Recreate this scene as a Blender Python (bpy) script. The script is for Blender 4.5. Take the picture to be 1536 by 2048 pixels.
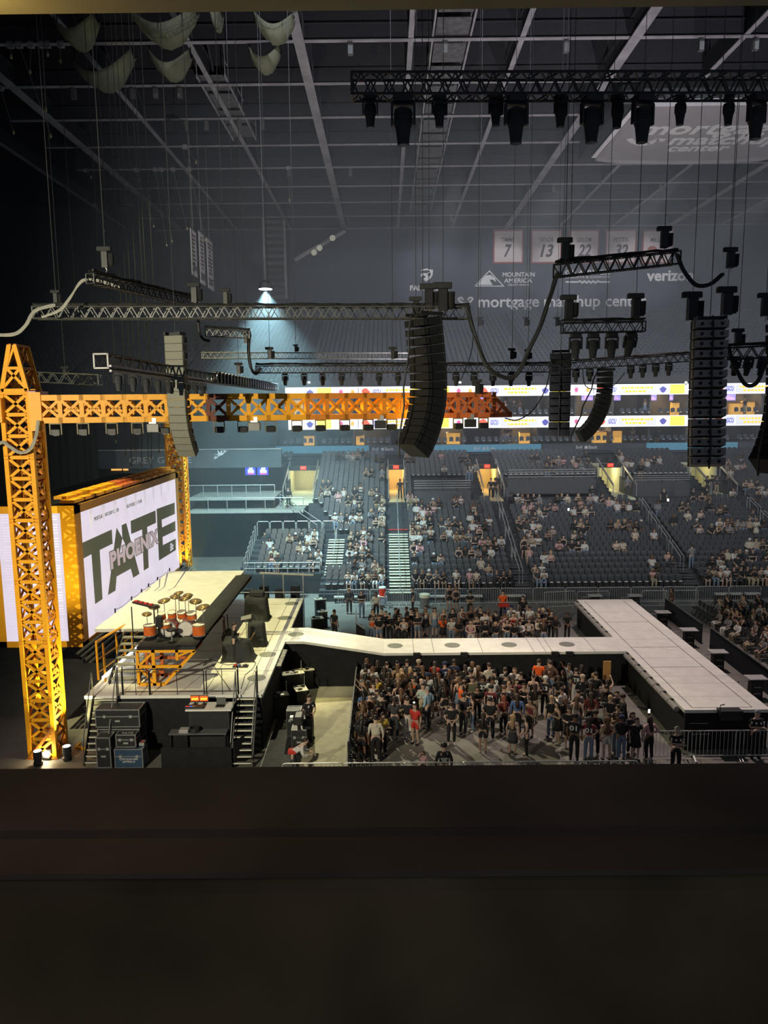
import bpy, bmesh, math, random
from mathutils import Vector, Matrix
R = math.radians
rnd = random.Random(7)
scn = bpy.context.scene
for o in list(bpy.data.objects):
    bpy.data.objects.remove(o)
COL = scn.collection

# ------------------------------------------------------------------ camera
FPX = 1500.0
CAM = Vector((0.0, 0.0, 13.0))
PITCH = math.atan(215 / FPX)
YAW = R(0.22)      # towards -X
ROLL = R(0.55)     # clockwise as seen from behind the camera
fwd = Vector((-math.sin(YAW) * math.cos(PITCH), math.cos(YAW) * math.cos(PITCH), -math.sin(PITCH)))
rt0 = Vector((math.cos(YAW), math.sin(YAW), 0))
up0 = rt0.cross(fwd)
rt = rt0 * math.cos(ROLL) - up0 * math.sin(ROLL)
up = up0 * math.cos(ROLL) + rt0 * math.sin(ROLL)
cd = bpy.data.cameras.new('camera')
cam = bpy.data.objects.new('camera', cd)
COL.objects.link(cam)
cd.sensor_fit = 'AUTO'
cd.sensor_width = 36.0
cd.lens = FPX * 36.0 / 2048.0
cd.clip_start = 0.05
cd.clip_end = 400
M3 = Matrix((rt, up, -fwd)).transposed()
cam.matrix_world = Matrix.Translation(CAM) @ M3.to_4x4()
scn.camera = cam

# ------------------------------------------------------------------ world and exposure
w = bpy.data.worlds.new('world')
scn.world = w
w.use_nodes = True
bgn = w.node_tree.nodes['Background']
bgn.inputs[0].default_value = (0.62, 0.74, 1.0, 1)
bgn.inputs[1].default_value = 0.10
vs = scn.view_settings
vs.view_transform = 'Standard'
vs.look = 'None'
vs.exposure = 0.0
vs.gamma = 1.0
vs.use_curve_mapping = False
cy = scn.cycles
cy.max_bounces = 4
cy.diffuse_bounces = 2
cy.glossy_bounces = 2
cy.transmission_bounces = 2
cy.transparent_max_bounces = 6
cy.volume_bounces = 0
cy.caustics_reflective = False
cy.caustics_refractive = False
cy.sample_clamp_indirect = 3.0


def lamp(name, kind, loc, power, color=(1, 1, 1), to=None, size=0.3, angle=60, blend=0.3):
    d = bpy.data.lights.new(name, kind)
    d.energy = power
    d.color = color
    if kind == 'AREA':
        d.shape = 'DISK'
        d.size = size
    else:
        d.shadow_soft_size = size
    if kind == 'SPOT':
        d.spot_size = R(angle)
        d.spot_blend = blend
    o = bpy.data.objects.new(name, d)
    o.location = loc
    if to is not None:
        o.rotation_euler = (Vector(to) - Vector(loc)).to_track_quat('-Z', 'Y').to_euler()
    COL.objects.link(o)
    return o


# stage wash from the rig above the stage, a low back light beside the stage, added fill spots
lamp('stage_wash_light', 'SPOT', (-10.4, 33, 32), 36000, (1.0, 0.91, 0.44), (-9.2, 35, 2), 0, 30, 0.35)
lamp('pit_back_light', 'SPOT', (-5.0, 43.8, 13.5), 11000, (1.0, 0.92, 0.62), (2.5, 27.5, 0), 0, 52, 0.7)
lamp('thrust_wash_light', 'SPOT', (13, 37, 31), 18000, (1.0, 0.80, 0.79), (12.6, 33, 1.6), 0, 46, 0.6)
lamp('catwalk_wash_light', 'SPOT', (3, 36, 31), 4500, (1.0, 0.78, 0.76), (3, 34.5, 1.6), 0, 32, 0.8)
for hx in (-2, 22):
    lamp('far_fill', 'SPOT', (hx, 20, 37), 32000, (0.80, 0.89, 1.0), (hx + 4, 76, 12), 0, 75, 0.9)  # unseen spots added to brighten the far haze and seats
for hx in (6, 15, 24, 34):
    lamp('banner_fill', 'SPOT', (hx, 60, 31.6), 24000, (0.95, 0.95, 1.0), (hx, 103, 29.6), 0, 15, 0.7)  # unseen spots added to lift the banners and wall lettering
lamp('rig_front_light', 'SPOT', (-13, 3, 14.5), 21000, (1.0, 0.92, 0.68), (-6, 28, 12), 0, 66, 0.6)
for hx, pw in ((3, 26000), (24, 26000)):
    lamp('beam_up_fill', 'SPOT', (hx, 27, 4), pw, (1.0, 0.94, 1.0), (hx, 66, 36), 0, 70, 0.9)  # unseen spots over the pit, added to light the roof beams from below
lamp('suite_fill', 'POINT', (-0.95, 0.45, 13.15), 1.0, (1.0, 0.80, 0.38), None, 0.1)  # unseen lamp added to warm the parapet and header
lamp('header_fill', 'POINT', (-0.64, 1.215, 13.53), 2.2, (1.0, 0.84, 0.36), None, 0.015)  # added out of view for the gold glow on the header's left end


# ------------------------------------------------------------------ unprojecting reference points onto real planes


def ray(px, py):
    return (fwd * FPX + rt * (px - 768) + up * (1024 - py)).normalized()


def atY(px, py, Y):
    d = ray(px, py)
    return CAM + d * ((Y - CAM.y) / d.y)


def atZ(px, py, z=0.0):
    d = ray(px, py)
    return CAM + d * ((z - CAM.z) / d.z)


def atX(px, py, x):
    d = ray(px, py)
    return CAM + d * ((x - CAM.x) / d.x)


# ------------------------------------------------------------------ materials
_mats = {}


def mat(name, col, rough=0.6, metal=0.0, var=0.12, scale=6.0, emit=0.0, spec=0.4, bump=0.0):
    if name in _mats:
        return _mats[name]
    m = bpy.data.materials.new(name)
    m.use_nodes = True
    nt = m.node_tree
    b = nt.nodes['Principled BSDF']
    b.inputs['Roughness'].default_value = rough
    b.inputs['Metallic'].default_value = metal
    b.inputs['Specular IOR Level'].default_value = spec
    tc = nt.nodes.new('ShaderNodeTexCoord')
    nz = nt.nodes.new('ShaderNodeTexNoise')
    nz.inputs['Scale'].default_value = scale
    nz.inputs['Detail'].default_value = 3.0
    nt.links.new(tc.outputs['Object'], nz.inputs['Vector'])
    rp = nt.nodes.new('ShaderNodeValToRGB')
    rp.color_ramp.elements[0].position = 0.3
    rp.color_ramp.elements[1].position = 0.7
    rp.color_ramp.elements[0].color = [c * (1 - var) for c in col] + [1]
    rp.color_ramp.elements[1].color = [min(1, c * (1 + var)) for c in col] + [1]
    nt.links.new(nz.outputs['Fac'], rp.inputs['Fac'])
    nt.links.new(rp.outputs['Color'], b.inputs['Base Color'])
    if emit > 0:
        nt.links.new(rp.outputs['Color'], b.inputs['Emission Color'])
        b.inputs['Emission Strength'].default_value = emit
    if bump > 0:
        bp = nt.nodes.new('ShaderNodeBump')
        bp.inputs['Strength'].default_value = bump
        nt.links.new(nz.outputs['Fac'], bp.inputs['Height'])
        nt.links.new(bp.outputs['Normal'], b.inputs['Normal'])
    _mats[name] = m
    return m


def glow(name, col, strength=1.0, var=0.0):
    return mat(name, col, 0.5, 0, var, 8, strength, 0.1)


BLACK = mat('black_steel', (0.018, 0.018, 0.019), 0.45, 0.0, 0.2)
DRAPE = mat('black_drape', (0.012, 0.012, 0.013), 0.9, 0, 0.3, 3)
CHAR = mat('charcoal_fabric', (0.03, 0.031, 0.033), 0.85)
ALU = mat('aluminium', (0.42, 0.42, 0.40), 0.4, 0.6)
GALV = mat('galvanised_steel', (0.50, 0.50, 0.48), 0.45, 0.4)
TRUSS = mat('truss_black', (0.03, 0.03, 0.032), 0.4, 0.2)
TRUSSG = mat('truss_grey', (0.10, 0.10, 0.095), 0.4, 0.3)
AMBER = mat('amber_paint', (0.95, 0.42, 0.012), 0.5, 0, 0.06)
AMBERD = mat('amber_paint_deep', (0.62, 0.22, 0.02), 0.6, 0, 0.2)  # deeper amber for side faces, lacing and feet
RUST = mat('rust_paint', (0.16, 0.045, 0.025), 0.6, 0, 0.15)
ORED = mat('red_orange_paint', (0.62, 0.15, 0.04), 0.55, 0, 0.1)
CONC = mat('concrete_floor', (0.20, 0.19, 0.165), 0.6, 0, 0.14, 1.2)
DECKM = mat('stage_deck_white', (0.82, 0.80, 0.72), 0.5, 0, 0.07, 2.2)
CABLE = mat('cable_rubber', (0.02, 0.02, 0.02), 0.6)
CABLEG = mat('cable_grey', (0.32, 0.31, 0.27), 0.6)
SEATM = mat('seat_plastic', (0.06, 0.062, 0.068), 0.38, 0, 0.12, 6, 0, 0.5)
WHITEM = mat('white_paint', (0.8, 0.8, 0.78), 0.5)
TIER = mat('tier_concrete', (0.050, 0.052, 0.058), 0.8, 0, 0.2, 2)
WALLM = mat('arena_wall_blue', (0.055, 0.064, 0.085), 0.85, 0, 0.1, 0.5)
LETTER = mat('sign_lettering_white', (0.80, 0.80, 0.82), 0.6, 0, 0.03)
ROOFM = mat('roof_deck_dark', (0.015, 0.017, 0.024), 0.9, 0, 0.25, 0.4)
BEAMM = mat('roof_beam_grey', (0.33, 0.31, 0.33), 0.7, 0, 0.22, 0.7)
LENS = mat('lens_glass', (0.25, 0.27, 0.3), 0.08, 0.3, 0.05)

# ------------------------------------------------------------------ mesh builder


class MB:
    def __init__(s):
        s.v = []
        s.f = []

    def add(s, vs, fs):
        n = len(s.v)
        s.v.extend([Vector(v) for v in vs])
        s.f.extend([tuple(i + n for i in f) for f in fs])
        return s

    def box(s, lo, hi):
        x0, y0, z0 = lo
        x1, y1, z1 = hi
        return s.add([(x0, y0, z0), (x1, y0, z0), (x1, y1, z0), (x0, y1, z0), (x0, y0, z1), (x1, y0, z1), (x1, y1, z1), (x0, y1, z1)],
                     [(0, 3, 2, 1), (4, 5, 6, 7), (0, 1, 5, 4), (1, 2, 6, 5), (2, 3, 7, 6), (3, 0, 4, 7)])

    def cbox(s, c, d):
        return s.box((c[0] - d[0] / 2, c[1] - d[1] / 2, c[2] - d[2] / 2), (c[0] + d[0] / 2, c[1] + d[1] / 2, c[2] + d[2] / 2))

    def bevbox(s, lo, hi, b=0.02):
        # chamfered on all vertical edges and the top rim
        x0, y0, z0 = lo
        x1, y1, z1 = hi
        o = [(x0 + b, y0), (x1 - b, y0), (x1, y0 + b), (x1, y1 - b), (x1 - b, y1), (x0 + b, y1), (x0, y1 - b), (x0, y0 + b)]
        cx, cy = (x0 + x1) / 2, (y0 + y1) / 2
        inn = [(cx + (x - cx) * (1 - 2 * b / (x1 - x0)), cy + (y - cy) * (1 - 2 * b / (y1 - y0))) for x, y in o]
        vs = [(x, y, z0) for x, y in o] + [(x, y, z1 - b) for x, y in o] + [(x, y, z1) for x, y in inn]
        fs = [tuple(range(7, -1, -1)), tuple(range(16, 24))]
        for k in (0, 8):
            for i in range(8):
                j = (i + 1) % 8
                fs.append((k + i, k + j, k + 8 + j, k + 8 + i))
        return s.add(vs, fs)

    def bar(s, p, q, w, h=None, upv=(0, 0, 1)):
        p, q = Vector(p), Vector(q)
        h = w if h is None else h
        d = (q - p)
        if d.length < 1e-6:
            return s
        d.normalize()
        u = Vector(upv)
        if abs(d.dot(u)) > 0.98:
            u = Vector((0, 1, 0))
        a = d.cross(u).normalized() * (w / 2)
        b = a.cross(d).normalized() * (h / 2)
        vs = [p - a - b, p + a - b, p + a + b, p - a + b, q - a - b, q + a - b, q + a + b, q - a + b]
        return s.add(vs, [(0, 3, 2, 1), (4, 5, 6, 7), (0, 1, 5, 4), (1, 2, 6, 5), (2, 3, 7, 6), (3, 0, 4, 7)])

    def tube(s, pts, r, n=6, r2=None):
        pts = [Vector(p) for p in pts]
        rings = []
        m = len(pts)
        for i, p in enumerate(pts):
            d = (pts[min(i + 1, m - 1)] - pts[max(i - 1, 0)])
            d = d.normalized() if d.length > 1e-9 else Vector((0, 0, 1))
            u = Vector((0, 0, 1)) if abs(d.z) < 0.95 else Vector((0, 1, 0))
            a = d.cross(u).normalized()
            b = a.cross(d)
            rr = r if r2 is None else r + (r2 - r) * i / (m - 1)
            rings.append([p + a * (rr * math.cos(2 * math.pi * k / n)) + b * (rr * math.sin(2 * math.pi * k / n)) for k in range(n)])
        vs = [v for rg in rings for v in rg]
        fs = []
        for i in range(m - 1):
            for k in range(n):
                k2 = (k + 1) % n
                fs.append((i * n + k, i * n + k2, (i + 1) * n + k2, (i + 1) * n + k))
        fs.append(tuple(range(n - 1, -1, -1)))
        fs.append(tuple((m - 1) * n + k for k in range(n)))
        return s.add(vs, fs)

    def lathe(s, prof, c=(0, 0, 0), n=14):
        vs, fs = [], []
        for (r, z) in prof:
            for k in range(n):
                a = 2 * math.pi * k / n
                vs.append((c[0] + r * math.cos(a), c[1] + r * math.sin(a), c[2] + z))
        for i in range(len(prof) - 1):
            for k in range(n):
                k2 = (k + 1) % n
                fs.append((i * n + k, i * n + k2, (i + 1) * n + k2, (i + 1) * n + k))
        fs.append(tuple(range(n - 1, -1, -1)))
        fs.append(tuple((len(prof) - 1) * n + k for k in range(n)))
        return s.add(vs, fs)

    def prism(s, pts, off):
        # pts: planar polygon (3-D points); off: thickness vector
        pts = [Vector(p) for p in pts]
        off = Vector(off)
        n = len(pts)
        fs = [tuple(range(n)), tuple(range(2 * n - 1, n - 1, -1))]
        for i in range(n):
            j = (i + 1) % n
            fs.append((i, i + n, j + n, j))
        return s.add(pts + [p + off for p in pts], fs)

    def poly(s, pts):
        return s.add(pts, [tuple(range(len(pts)))])

    def ell(s, c, r, n=8, m=5):
        prof = []
        vs, fs = [], []
        for i in range(1, m):
            t = math.pi * i / m
            for k in range(n):
                a = 2 * math.pi * k / n
                vs.append((c[0] + r[0] * math.sin(t) * math.cos(a), c[1] + r[1] * math.sin(t) * math.sin(a), c[2] + r[2] * math.cos(t)))
        vs += [(c[0], c[1], c[2] + r[2]), (c[0], c[1], c[2] - r[2])]
        T, B = len(vs) - 2, len(vs) - 1
        for i in range(m - 2):
            for k in range(n):
                k2 = (k + 1) % n
                fs.append((i * n + k, (i + 1) * n + k, (i + 1) * n + k2, i * n + k2))
        for k in range(n):
            k2 = (k + 1) % n
            fs.append((T, k, k2))
            fs.append((B, (m - 2) * n + k2, (m - 2) * n + k))
        return s.add(vs, fs)

    def mesh(s, name, smooth=False):
        me = bpy.data.meshes.new(name)
        me.from_pydata([tuple(v) for v in s.v], [], s.f)
        me.update()
        if smooth:
            for p in me.polygons:
                p.use_smooth = True
        return me

    def build(s, name, m, parent=None, smooth=False):
        return put(name, s.mesh(name, smooth), m, parent)


def put(name, me, m=None, parent=None):
    o = bpy.data.objects.new(name, me)
    if m is not None and len(me.materials) == 0:
        me.materials.append(m)
    COL.objects.link(o)
    if parent is not None:
        o.parent = parent
    return o


def tag(o, label, cat, group=None, kind=None):
    if label:
        o['label'] = label
    if cat:
        o['category'] = cat
    if group:
        o['group'] = group
    if kind:
        o['kind'] = kind
    return o


def struct(o):
    o['kind'] = 'structure'
    return o


def thing(name, label, cat, loc=(0, 0, 0), group=None, rz=0.0):
    o = bpy.data.objects.new(name, None)
    o.empty_display_size = 0.2
    COL.objects.link(o)
    o.location = loc
    o.rotation_euler = (0, 0, rz)
    return tag(o, label, cat, group)


def kids(o):
    return [c for c in COL.objects if c.parent is o]


_kidcache = {}


def dup(root, loc=None, rz=None, label=None, group=None, scale=None, rot=None):
    r = root.copy()
    COL.objects.link(r)
    if loc is not None:
        r.location = loc
    if rot is not None:
        r.rotation_euler = rot
    elif rz is not None:
        r.rotation_euler = (0, 0, rz)
    if scale is not None:
        r.scale = (scale,) * 3
    if label:
        r['label'] = label
    if group:
        r['group'] = group
    if root.name not in _kidcache:
        ch = list(root.children)
        _kidcache[root.name] = [(c, list(c.children)) for c in ch]
    for c, gs in _kidcache[root.name]:
        c2 = c.copy()
        COL.objects.link(c2)
        c2.parent = r
        for g in gs:
            g2 = g.copy()
            COL.objects.link(g2)
            g2.parent = c2
    return r


_ords = 'first second third fourth fifth sixth seventh eighth ninth tenth eleventh twelfth thirteenth fourteenth fifteenth sixteenth seventeenth eighteenth nineteenth twentieth'.split()


def nth(i):
    if i < 20:
        return _ords[i]
    t = ['twenty', 'thirty', 'forty', 'fifty', 'sixty', 'seventy', 'eighty', 'ninety'][(i + 1) // 10 - 2]
    u = (i + 1) % 10
    return t + '-' + _ords[u - 1] if u else t[:-1] + 'ieth'


def text_mesh(body, size=1.0, align='LEFT', ext=0.0, bold=0.0, shear=0.0, space=1.0):
    cu = bpy.data.curves.new('lettering', 'FONT')
    cu.body = body
    cu.size = size
    cu.align_x = align
    cu.extrude = ext
    cu.offset = bold
    cu.shear = shear
    cu.space_character = space
    cu.resolution_u = 3
    o = bpy.data.objects.new('lettering', cu)
    COL.objects.link(o)
    dg = bpy.context.evaluated_depsgraph_get()
    me = bpy.data.meshes.new_from_object(o.evaluated_get(dg))
    bpy.data.objects.remove(o)
    return me


def text_on(name, body, O, U, V, height, m, parent=None, align='LEFT', bold=0.0, shear=0.0, width=None, ext=0.01, space=1.0):
    """Flat lettering: O = baseline start, U = reading direction, V = up direction, cap height in metres."""
    me = text_mesh(body, 1.0, align, ext, bold, shear, space)
    xs = [v.co.x for v in me.vertices]
    k = height / 0.70
    kx = k if width is None else width / (max(xs) - min(xs))
    U, V = Vector(U).normalized(), Vector(V).normalized()
    N = U.cross(V)
    x0 = min(xs) if align == 'LEFT' else 0
    for v in me.vertices:
        v.co = Vector(O) + U * ((v.co.x - x0) * kx) + V * (v.co.y * k) + N * v.co.z
    me.materials.clear()
    return put(name, me, m, parent)


def arc_pts(a, b, sag, n=10):
    a, b = Vector(a), Vector(b)
    return [a.lerp(b, i / n) - Vector((0, 0, sag * 4 * (i / n) * (1 - i / n))) for i in range(n + 1)]
# ================================================================== the setting
MB().box((-60, 8, -0.3), (62, 50.2, 0)).add(*(lambda b: (b.v, b.f))(MB().box((-60, 50.2, -0.3), (-4.6, 74, 0)))).build('floor', CONC)
struct(bpy.data.objects['floor'])

# --- suite parapet and header close to the camera
PARA = mat('parapet_vinyl', (0.135, 0.092, 0.068), 0.75, 0, 0.35, 2.5, 0, 0.2)
PARB = mat('parapet_panel', (0.155, 0.110, 0.058), 0.85, 0, 0.4, 3.5, 0, 0.15, 0.15)
pe = atY(768, 1532, 1.25)
zt = pe.z
y1 = atZ(768, 1655, zt - 0.0).y
y2 = atZ(768, 1733, zt).y
m = MB()
m.add([(-3, 1.25, zt), (3, 1.25, zt), (3, y1, zt), (-3, y1, zt), (-3, y1 - 0.004, zt - 0.012), (3, y1 - 0.004, zt - 0.012), (3, y2, zt - 0.008), (-3, y2, zt - 0.008),
       (-3, y2, zt - 0.016), (3, y2, zt - 0.016), (3, 1.25, zt - 0.05), (-3, 1.25, zt - 0.05)],
      [(0, 1, 2, 3), (3, 2, 5, 4), (4, 5, 6, 7), (7, 6, 9, 8), (8, 9, 10, 11), (11, 10, 1, 0)])
struct(m.build('trim_1', PARA))
m = MB()
m.box((-3, y2 + 0.004, zt - 1.4), (3, 1.2, zt - 0.05))
m.add([(-3, y2 + 0.004, zt - 0.018), (3, y2 + 0.004, zt - 0.018), (3, y2 - 0.16, zt - 0.30), (-3, y2 - 0.16, zt - 0.30), (-3, y2 - 0.16, zt - 1.4), (3, y2 - 0.16, zt - 1.4)],
      [(0, 1, 2, 3), (3, 2, 5, 4)])
struct(m.build('wall_front', PARB))
HEAD = mat('header_brass', (0.26, 0.21, 0.11), 0.4, 0.6, 0.15, 4)
zh = atY(768, 20, 1.3).z
m = MB()
m.box((-3, 0.9, zh), (3, 1.3, zh + 0.5))
for bx in (-0.598, -0.575):
    m.cbox((bx, 1.25, zh - 0.001), (0.006, 0.008, 0.004))
struct(m.build('trim_2', HEAD))

# --- roof: deck, purlins, girders
struct(MB().box((-46, 12, 39.0), (64, 104, 39.4)).build('ceiling', ROOFM))
ZR = 36.0
WEB = mat('roof_web_shaded', (0.035, 0.036, 0.045), 0.8)  # webs painted dark, as if light reached only the undersides
for j in range(-1, 9):
    Y = 51.5 + 6.42 * j
    x0 = -46 if j < 2 else -30
    m = MB()
    m.box((x0, Y - 0.16, ZR - 0.1), (62, Y + 0.16, ZR - 0.04))
    m2 = MB()
    m2.box((x0, Y - 0.03, ZR - 0.04), (62, Y + 0.03, ZR + 0.9))
    m2.box((x0, Y - 0.16, ZR + 0.9), (62, Y + 0.16, ZR + 0.96))
    m2.box((x0, Y - 0.03, ZR + 0.96), (62, Y + 0.03, 39.0))
    bo = struct(m.build('ceiling_beam', BEAMM))
    m2.build('beam_web', WEB, bo)
for k in range(-4, 9):
    X = -5.3 + 7.1 * k
    big = (k % 3 == 0)
    m = MB()
    hw = 0.34 if big else 0.17
    zb = ZR - 0.25 if big else ZR
    m.box((X - hw, 42, zb), (X + hw, 103, zb + 0.08))
    m2 = MB()
    m2.box((X - 0.05, 42, zb + 0.08), (X + 0.05, 103, zb + 1.3))
    m2.box((X - hw, 42, zb + 1.3), (X + hw, 103, zb + 1.38))
    bo = struct(m.build('ceiling_girder', BEAMM))
    m2.build('girder_web', WEB, bo)
# diagonal web members of the deep trusses above the bottom chords
for k in (-2, -1, 0, 1, 2, 3, 4):
    X = -5.3 + 7.1 * k
    m = MB()
    for j in range(-1, 8):
        Y = 51.5 + 6.42 * j
        m.bar((X + 0.3, Y, ZR + 0.2), (X + 0.3, Y + 3.2, 38.9), 0.14)
        m.bar((X + 0.3, Y + 3.2, 38.9), (X + 0.3, Y + 6.42, ZR + 0.2), 0.14)
    struct(m.build('ceiling_web', WEB))

# roof walkways
WALK = mat('walkway_mesh', (0.13, 0.125, 0.13), 0.8, 0, 0.3, 3)


def walkway(X0, X1, Ya, Yb, z, lab):
    t = thing('roof_catwalk', lab, 'catwalk', (0, 0, 0), 'service catwalks under the roof')
    n = max(2, int((Yb - Ya) / 3.2))
    for i in range(n):
        a = Ya + (Yb - Ya) * i / n
        b = a + (Yb - Ya) / n * 0.8
        MB().box((X0 + 0.15, a, z), (X1 - 0.15, b, z + 0.05)).build('deck_panel', WALK, t)
    for X in (X0, X1):
        m = MB()
        m.bar((X, Ya, z), (X, Yb, z), 0.12, 0.2)
        m.bar((X, Ya, z + 1.0), (X, Yb, z + 1.0), 0.05)
        for i in range(n + 1):
            Y = Ya + (Yb - Ya) * i / n
            m.bar((X, Y, z), (X, Y, z + 2.9), 0.05)
        m.build('side_rail', BEAMM, t)
    return t


walkway(3.2, 5.6, 46, 96, 36.2, 'grey mesh catwalk hung under the roof beams above mid arena')
walkway(-13.2, -11.2, 57, 70, 36.2, 'short lit catwalk under the roof above the stage end')

# --- far wall and left wall
struct(MB().box((-46, 103.2, 14), (64, 103.6, 39.2)).build('wall_back', WALLM))
LEFTW = mat('left_wall_black', (0.035, 0.037, 0.042), 0.9, 0, 0.3, 0.4)
struct(MB().box((-46.4, 18, 0), (-46, 103.4, 39.2)).build('wall_left', LEFTW))

# --- lower bowl tiers (rows), cut by aisles' portals
ROWP, RISE, Y0, Z0 = 0.74, 0.249, 49.0, 0.66
NROW = 31


def rowY(r):
    return Y0 + ROWP * r


def rowZ(r):
    return Z0 + RISE * r


VOM = [(-7.4, 1.25), (0.85, 0.68), (8.95, 0.85), (19.9, 0.95), (28.2, 1.05)]   # centre x, half width
VR0, VR1 = 18, 24
LEFT_END = [-10.4 if r < 10 else -4.2 - 0.41 * (rowY(r) - 56) for r in range(NROW + 1)]
m = MB()
for r in range(NROW):
    ya, yb = rowY(r), rowY(r + 1)
    za = rowZ(r)
    spans = []
    x = LEFT_END[r] if r >= 3 else -4.6
    if VR0 <= r < VR1 + 6:
        for c, h in VOM:
            if c - h > x:
                spans.append((x, c - h))
            x = max(x, c + h)
    spans.append((x, 46))
    for a, b in spans:
        m.box((a, ya, -0.05), (b, yb + 0.02, za))
struct(m.build('floor_lower_bowl', TIER))
struct(MB().box((-4.6, 48.7, 0), (46, 49.0, Z0 - RISE + 0.1)).build('wall_bowl_front', TIER))
struct(MB().box((-10.6, 50.9, 0), (-4.6, 51.2, rowZ(3))).build('wall_left_block', CHAR))

# portals (openings the spectators walk through)
WARM = mat('portal_paint_cream', (0.80, 0.62, 0.30), 0.7, 0, 0.08)
PALE = mat('portal_paint_pale', (0.80, 0.78, 0.52), 0.7, 0, 0.08)
EXITM = glow('exit_sign_red', (1.0, 0.05, 0.015), 1.6)
names_v = ['beside the suite balcony', 'above the bright cream staircase', 'with two cream leaves of light', 'with pale glowing steps', 'crowded with people standing']
for i, (c, h) in enumerate(VOM):
    ya, yb = rowY(VR0), rowY(VR1)
    zf = rowZ(VR0) - 0.05
    top = zf + 2.15
    zs = rowZ(VR1) + 1.0
    m = MB()
    m.box((c - h, ya, zf - 0.4), (c + h, yb + 4, zf))                       # floor
    m.box((c - h - 0.15, yb - 0.1, zf), (c - h + 0.02, yb + 4, top + 0.1))
    m.box((c + h - 0.02, yb - 0.1, zf), (c + h + 0.15, yb + 4, top + 0.1))
    m.box((c - h, yb + 3.9, zf), (c + h, yb + 4.1, top + 0.1))
    m.box((c - h, yb, top), (c + h, yb + 4, top + 0.1))
    d = m.build('door_%d' % (i + 1), WARM if i in (1, 2) else PALE)
    struct(d)
    m = MB()
    m.box((c - h - 0.02, yb - 0.12, top), (c + h + 0.02, yb + 0.02, zs))     # dark fascia above the opening
    for s in (-1, 1):
        xs = c + s * h
        for r in range(VR0, VR1):
            m.box((xs - 0.06, rowY(r), zf - 0.1), (xs + 0.06, rowY(r + 1) + 0.02, rowZ(r) + 0.1))
    struct(m.build('trim_%d' % (i + 3), TIER))
    for s in (-1, 1):
        t = thing('portal_handrail', 'grey sloping handrail on the %s of the portal %s' % ('left' if s < 0 else 'right', names_v[i]), 'handrail', (0, 0, 0), 'portal handrails')
        xs = c + s * (h + 0.02)
        m = MB()
        p0 = Vector((xs, rowY(VR0), rowZ(VR0) + 1.0))
        p1 = Vector((xs, rowY(VR1 + 1), rowZ(VR1 + 1) + 1.15))
        m.bar(p0, p1, 0.07, 0.16)
        m.build('top_rail', GALV, t)
        m = MB()
        for q in (0, 0.33, 0.66, 1):
            p = p0.lerp(p1, q)
            m.bar(p, (p.x, p.y, p.z - 0.95), 0.05)
        m.build('post', GALV, t)
    t = thing('exit_sign', 'red lit EXIT sign over the portal ' + names_v[i], 'exit sign', (0, 0, 0), 'exit signs')
    MB().cbox((c, yb - 0.17, top + 0.24), (0.5, 0.08, 0.3)).build('housing', EXITM, t)
    text_on('lettering', 'EXIT', (c - 0.19, yb - 0.215, top + 0.17), (1, 0, 0), (0, 0, 1), 0.15, WHITEM, t, width=0.38)
    # the lamp in the corridor behind each opening
    t = thing('corridor_lamp', 'ceiling lamp in the corridor behind the portal ' + names_v[i], 'lamp', (0, 0, 0), 'corridor lamps')
    MB().cbox((c, yb + 2.2, top - 0.03), (0.8, 0.5, 0.06)).build('diffuser', glow('corridor_diffuser', (1, 0.85, 0.5), 2.0), t)
    lamp('corridor_light', 'POINT', (c, yb + 1.6, top - 0.35), (60, 190, 170, 80, 25)[i], (1.0, 0.72, 0.30) if i in (1, 2) else (1.0, 0.90, 0.55), None, 0.2)

struct(MB().box((-12, YF if False else rowY(NROW), 0), (48, rowY(NROW) + 0.3, 8.2)).build('wall_concourse', TIER))
# concourse fascia and suites above the lower bowl
YF = rowY(NROW)
zf0 = atY(1000, 903, YF).z
zf1 = atY(1000, 889, YF).z
struct(MB().box((-11.5, YF, zf0 - 1.0), (48, YF + 0.4, zf1)).build('trim_8', mat('fascia_grey', (0.09, 0.10, 0.12), 0.7)))
BLUE = glow('fascia_board_blue', (0.07, 0.19, 0.27), 0.8, 0.08)
BLUED = mat('fascia_board_off', (0.10, 0.11, 0.13), 0.6)


def fascia_board(xa, xb, lit, txt, lab):
    a, b = atY(xa, 896, YF - 0.1), atY(xb, 896, YF - 0.1)
    t = thing('fascia_display', lab, 'display board', (0, 0, 0), 'boards along the concourse fascia')
    MB().box((a.x, YF - 0.12, zf0), (b.x, YF, zf1 + 0.02)).build('panel', BLUE if lit else BLUED, t)
    if txt is not None:
        p = atY(txt, 899, YF - 0.14)
        text_on('lettering', 'Bell', (p.x, YF - 0.13, zf0 + 0.2), (1, 0, 0), (0, 0, 1), 0.3, LETTER, t, bold=0.01)
        q = MB()
        q.prism([(p.x + 0.82, YF - 0.13, zf0 + 0.2), (p.x + 1.1, YF - 0.13, zf0 + 0.2), (p.x + 1.1, YF - 0.13, zf0 + 0.38), (p.x + 0.96, YF - 0.13, zf0 + 0.52), (p.x + 0.82, YF - 0.13, zf0 + 0.38)], (0, -0.01, 0))
        q.build('emblem', LETTER, t)
        text_on('lettering', 'Bank', (p.x + 1.2, YF - 0.13, zf0 + 0.2), (1, 0, 0), (0, 0, 1), 0.3, LETTER, t, bold=0.01)


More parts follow.
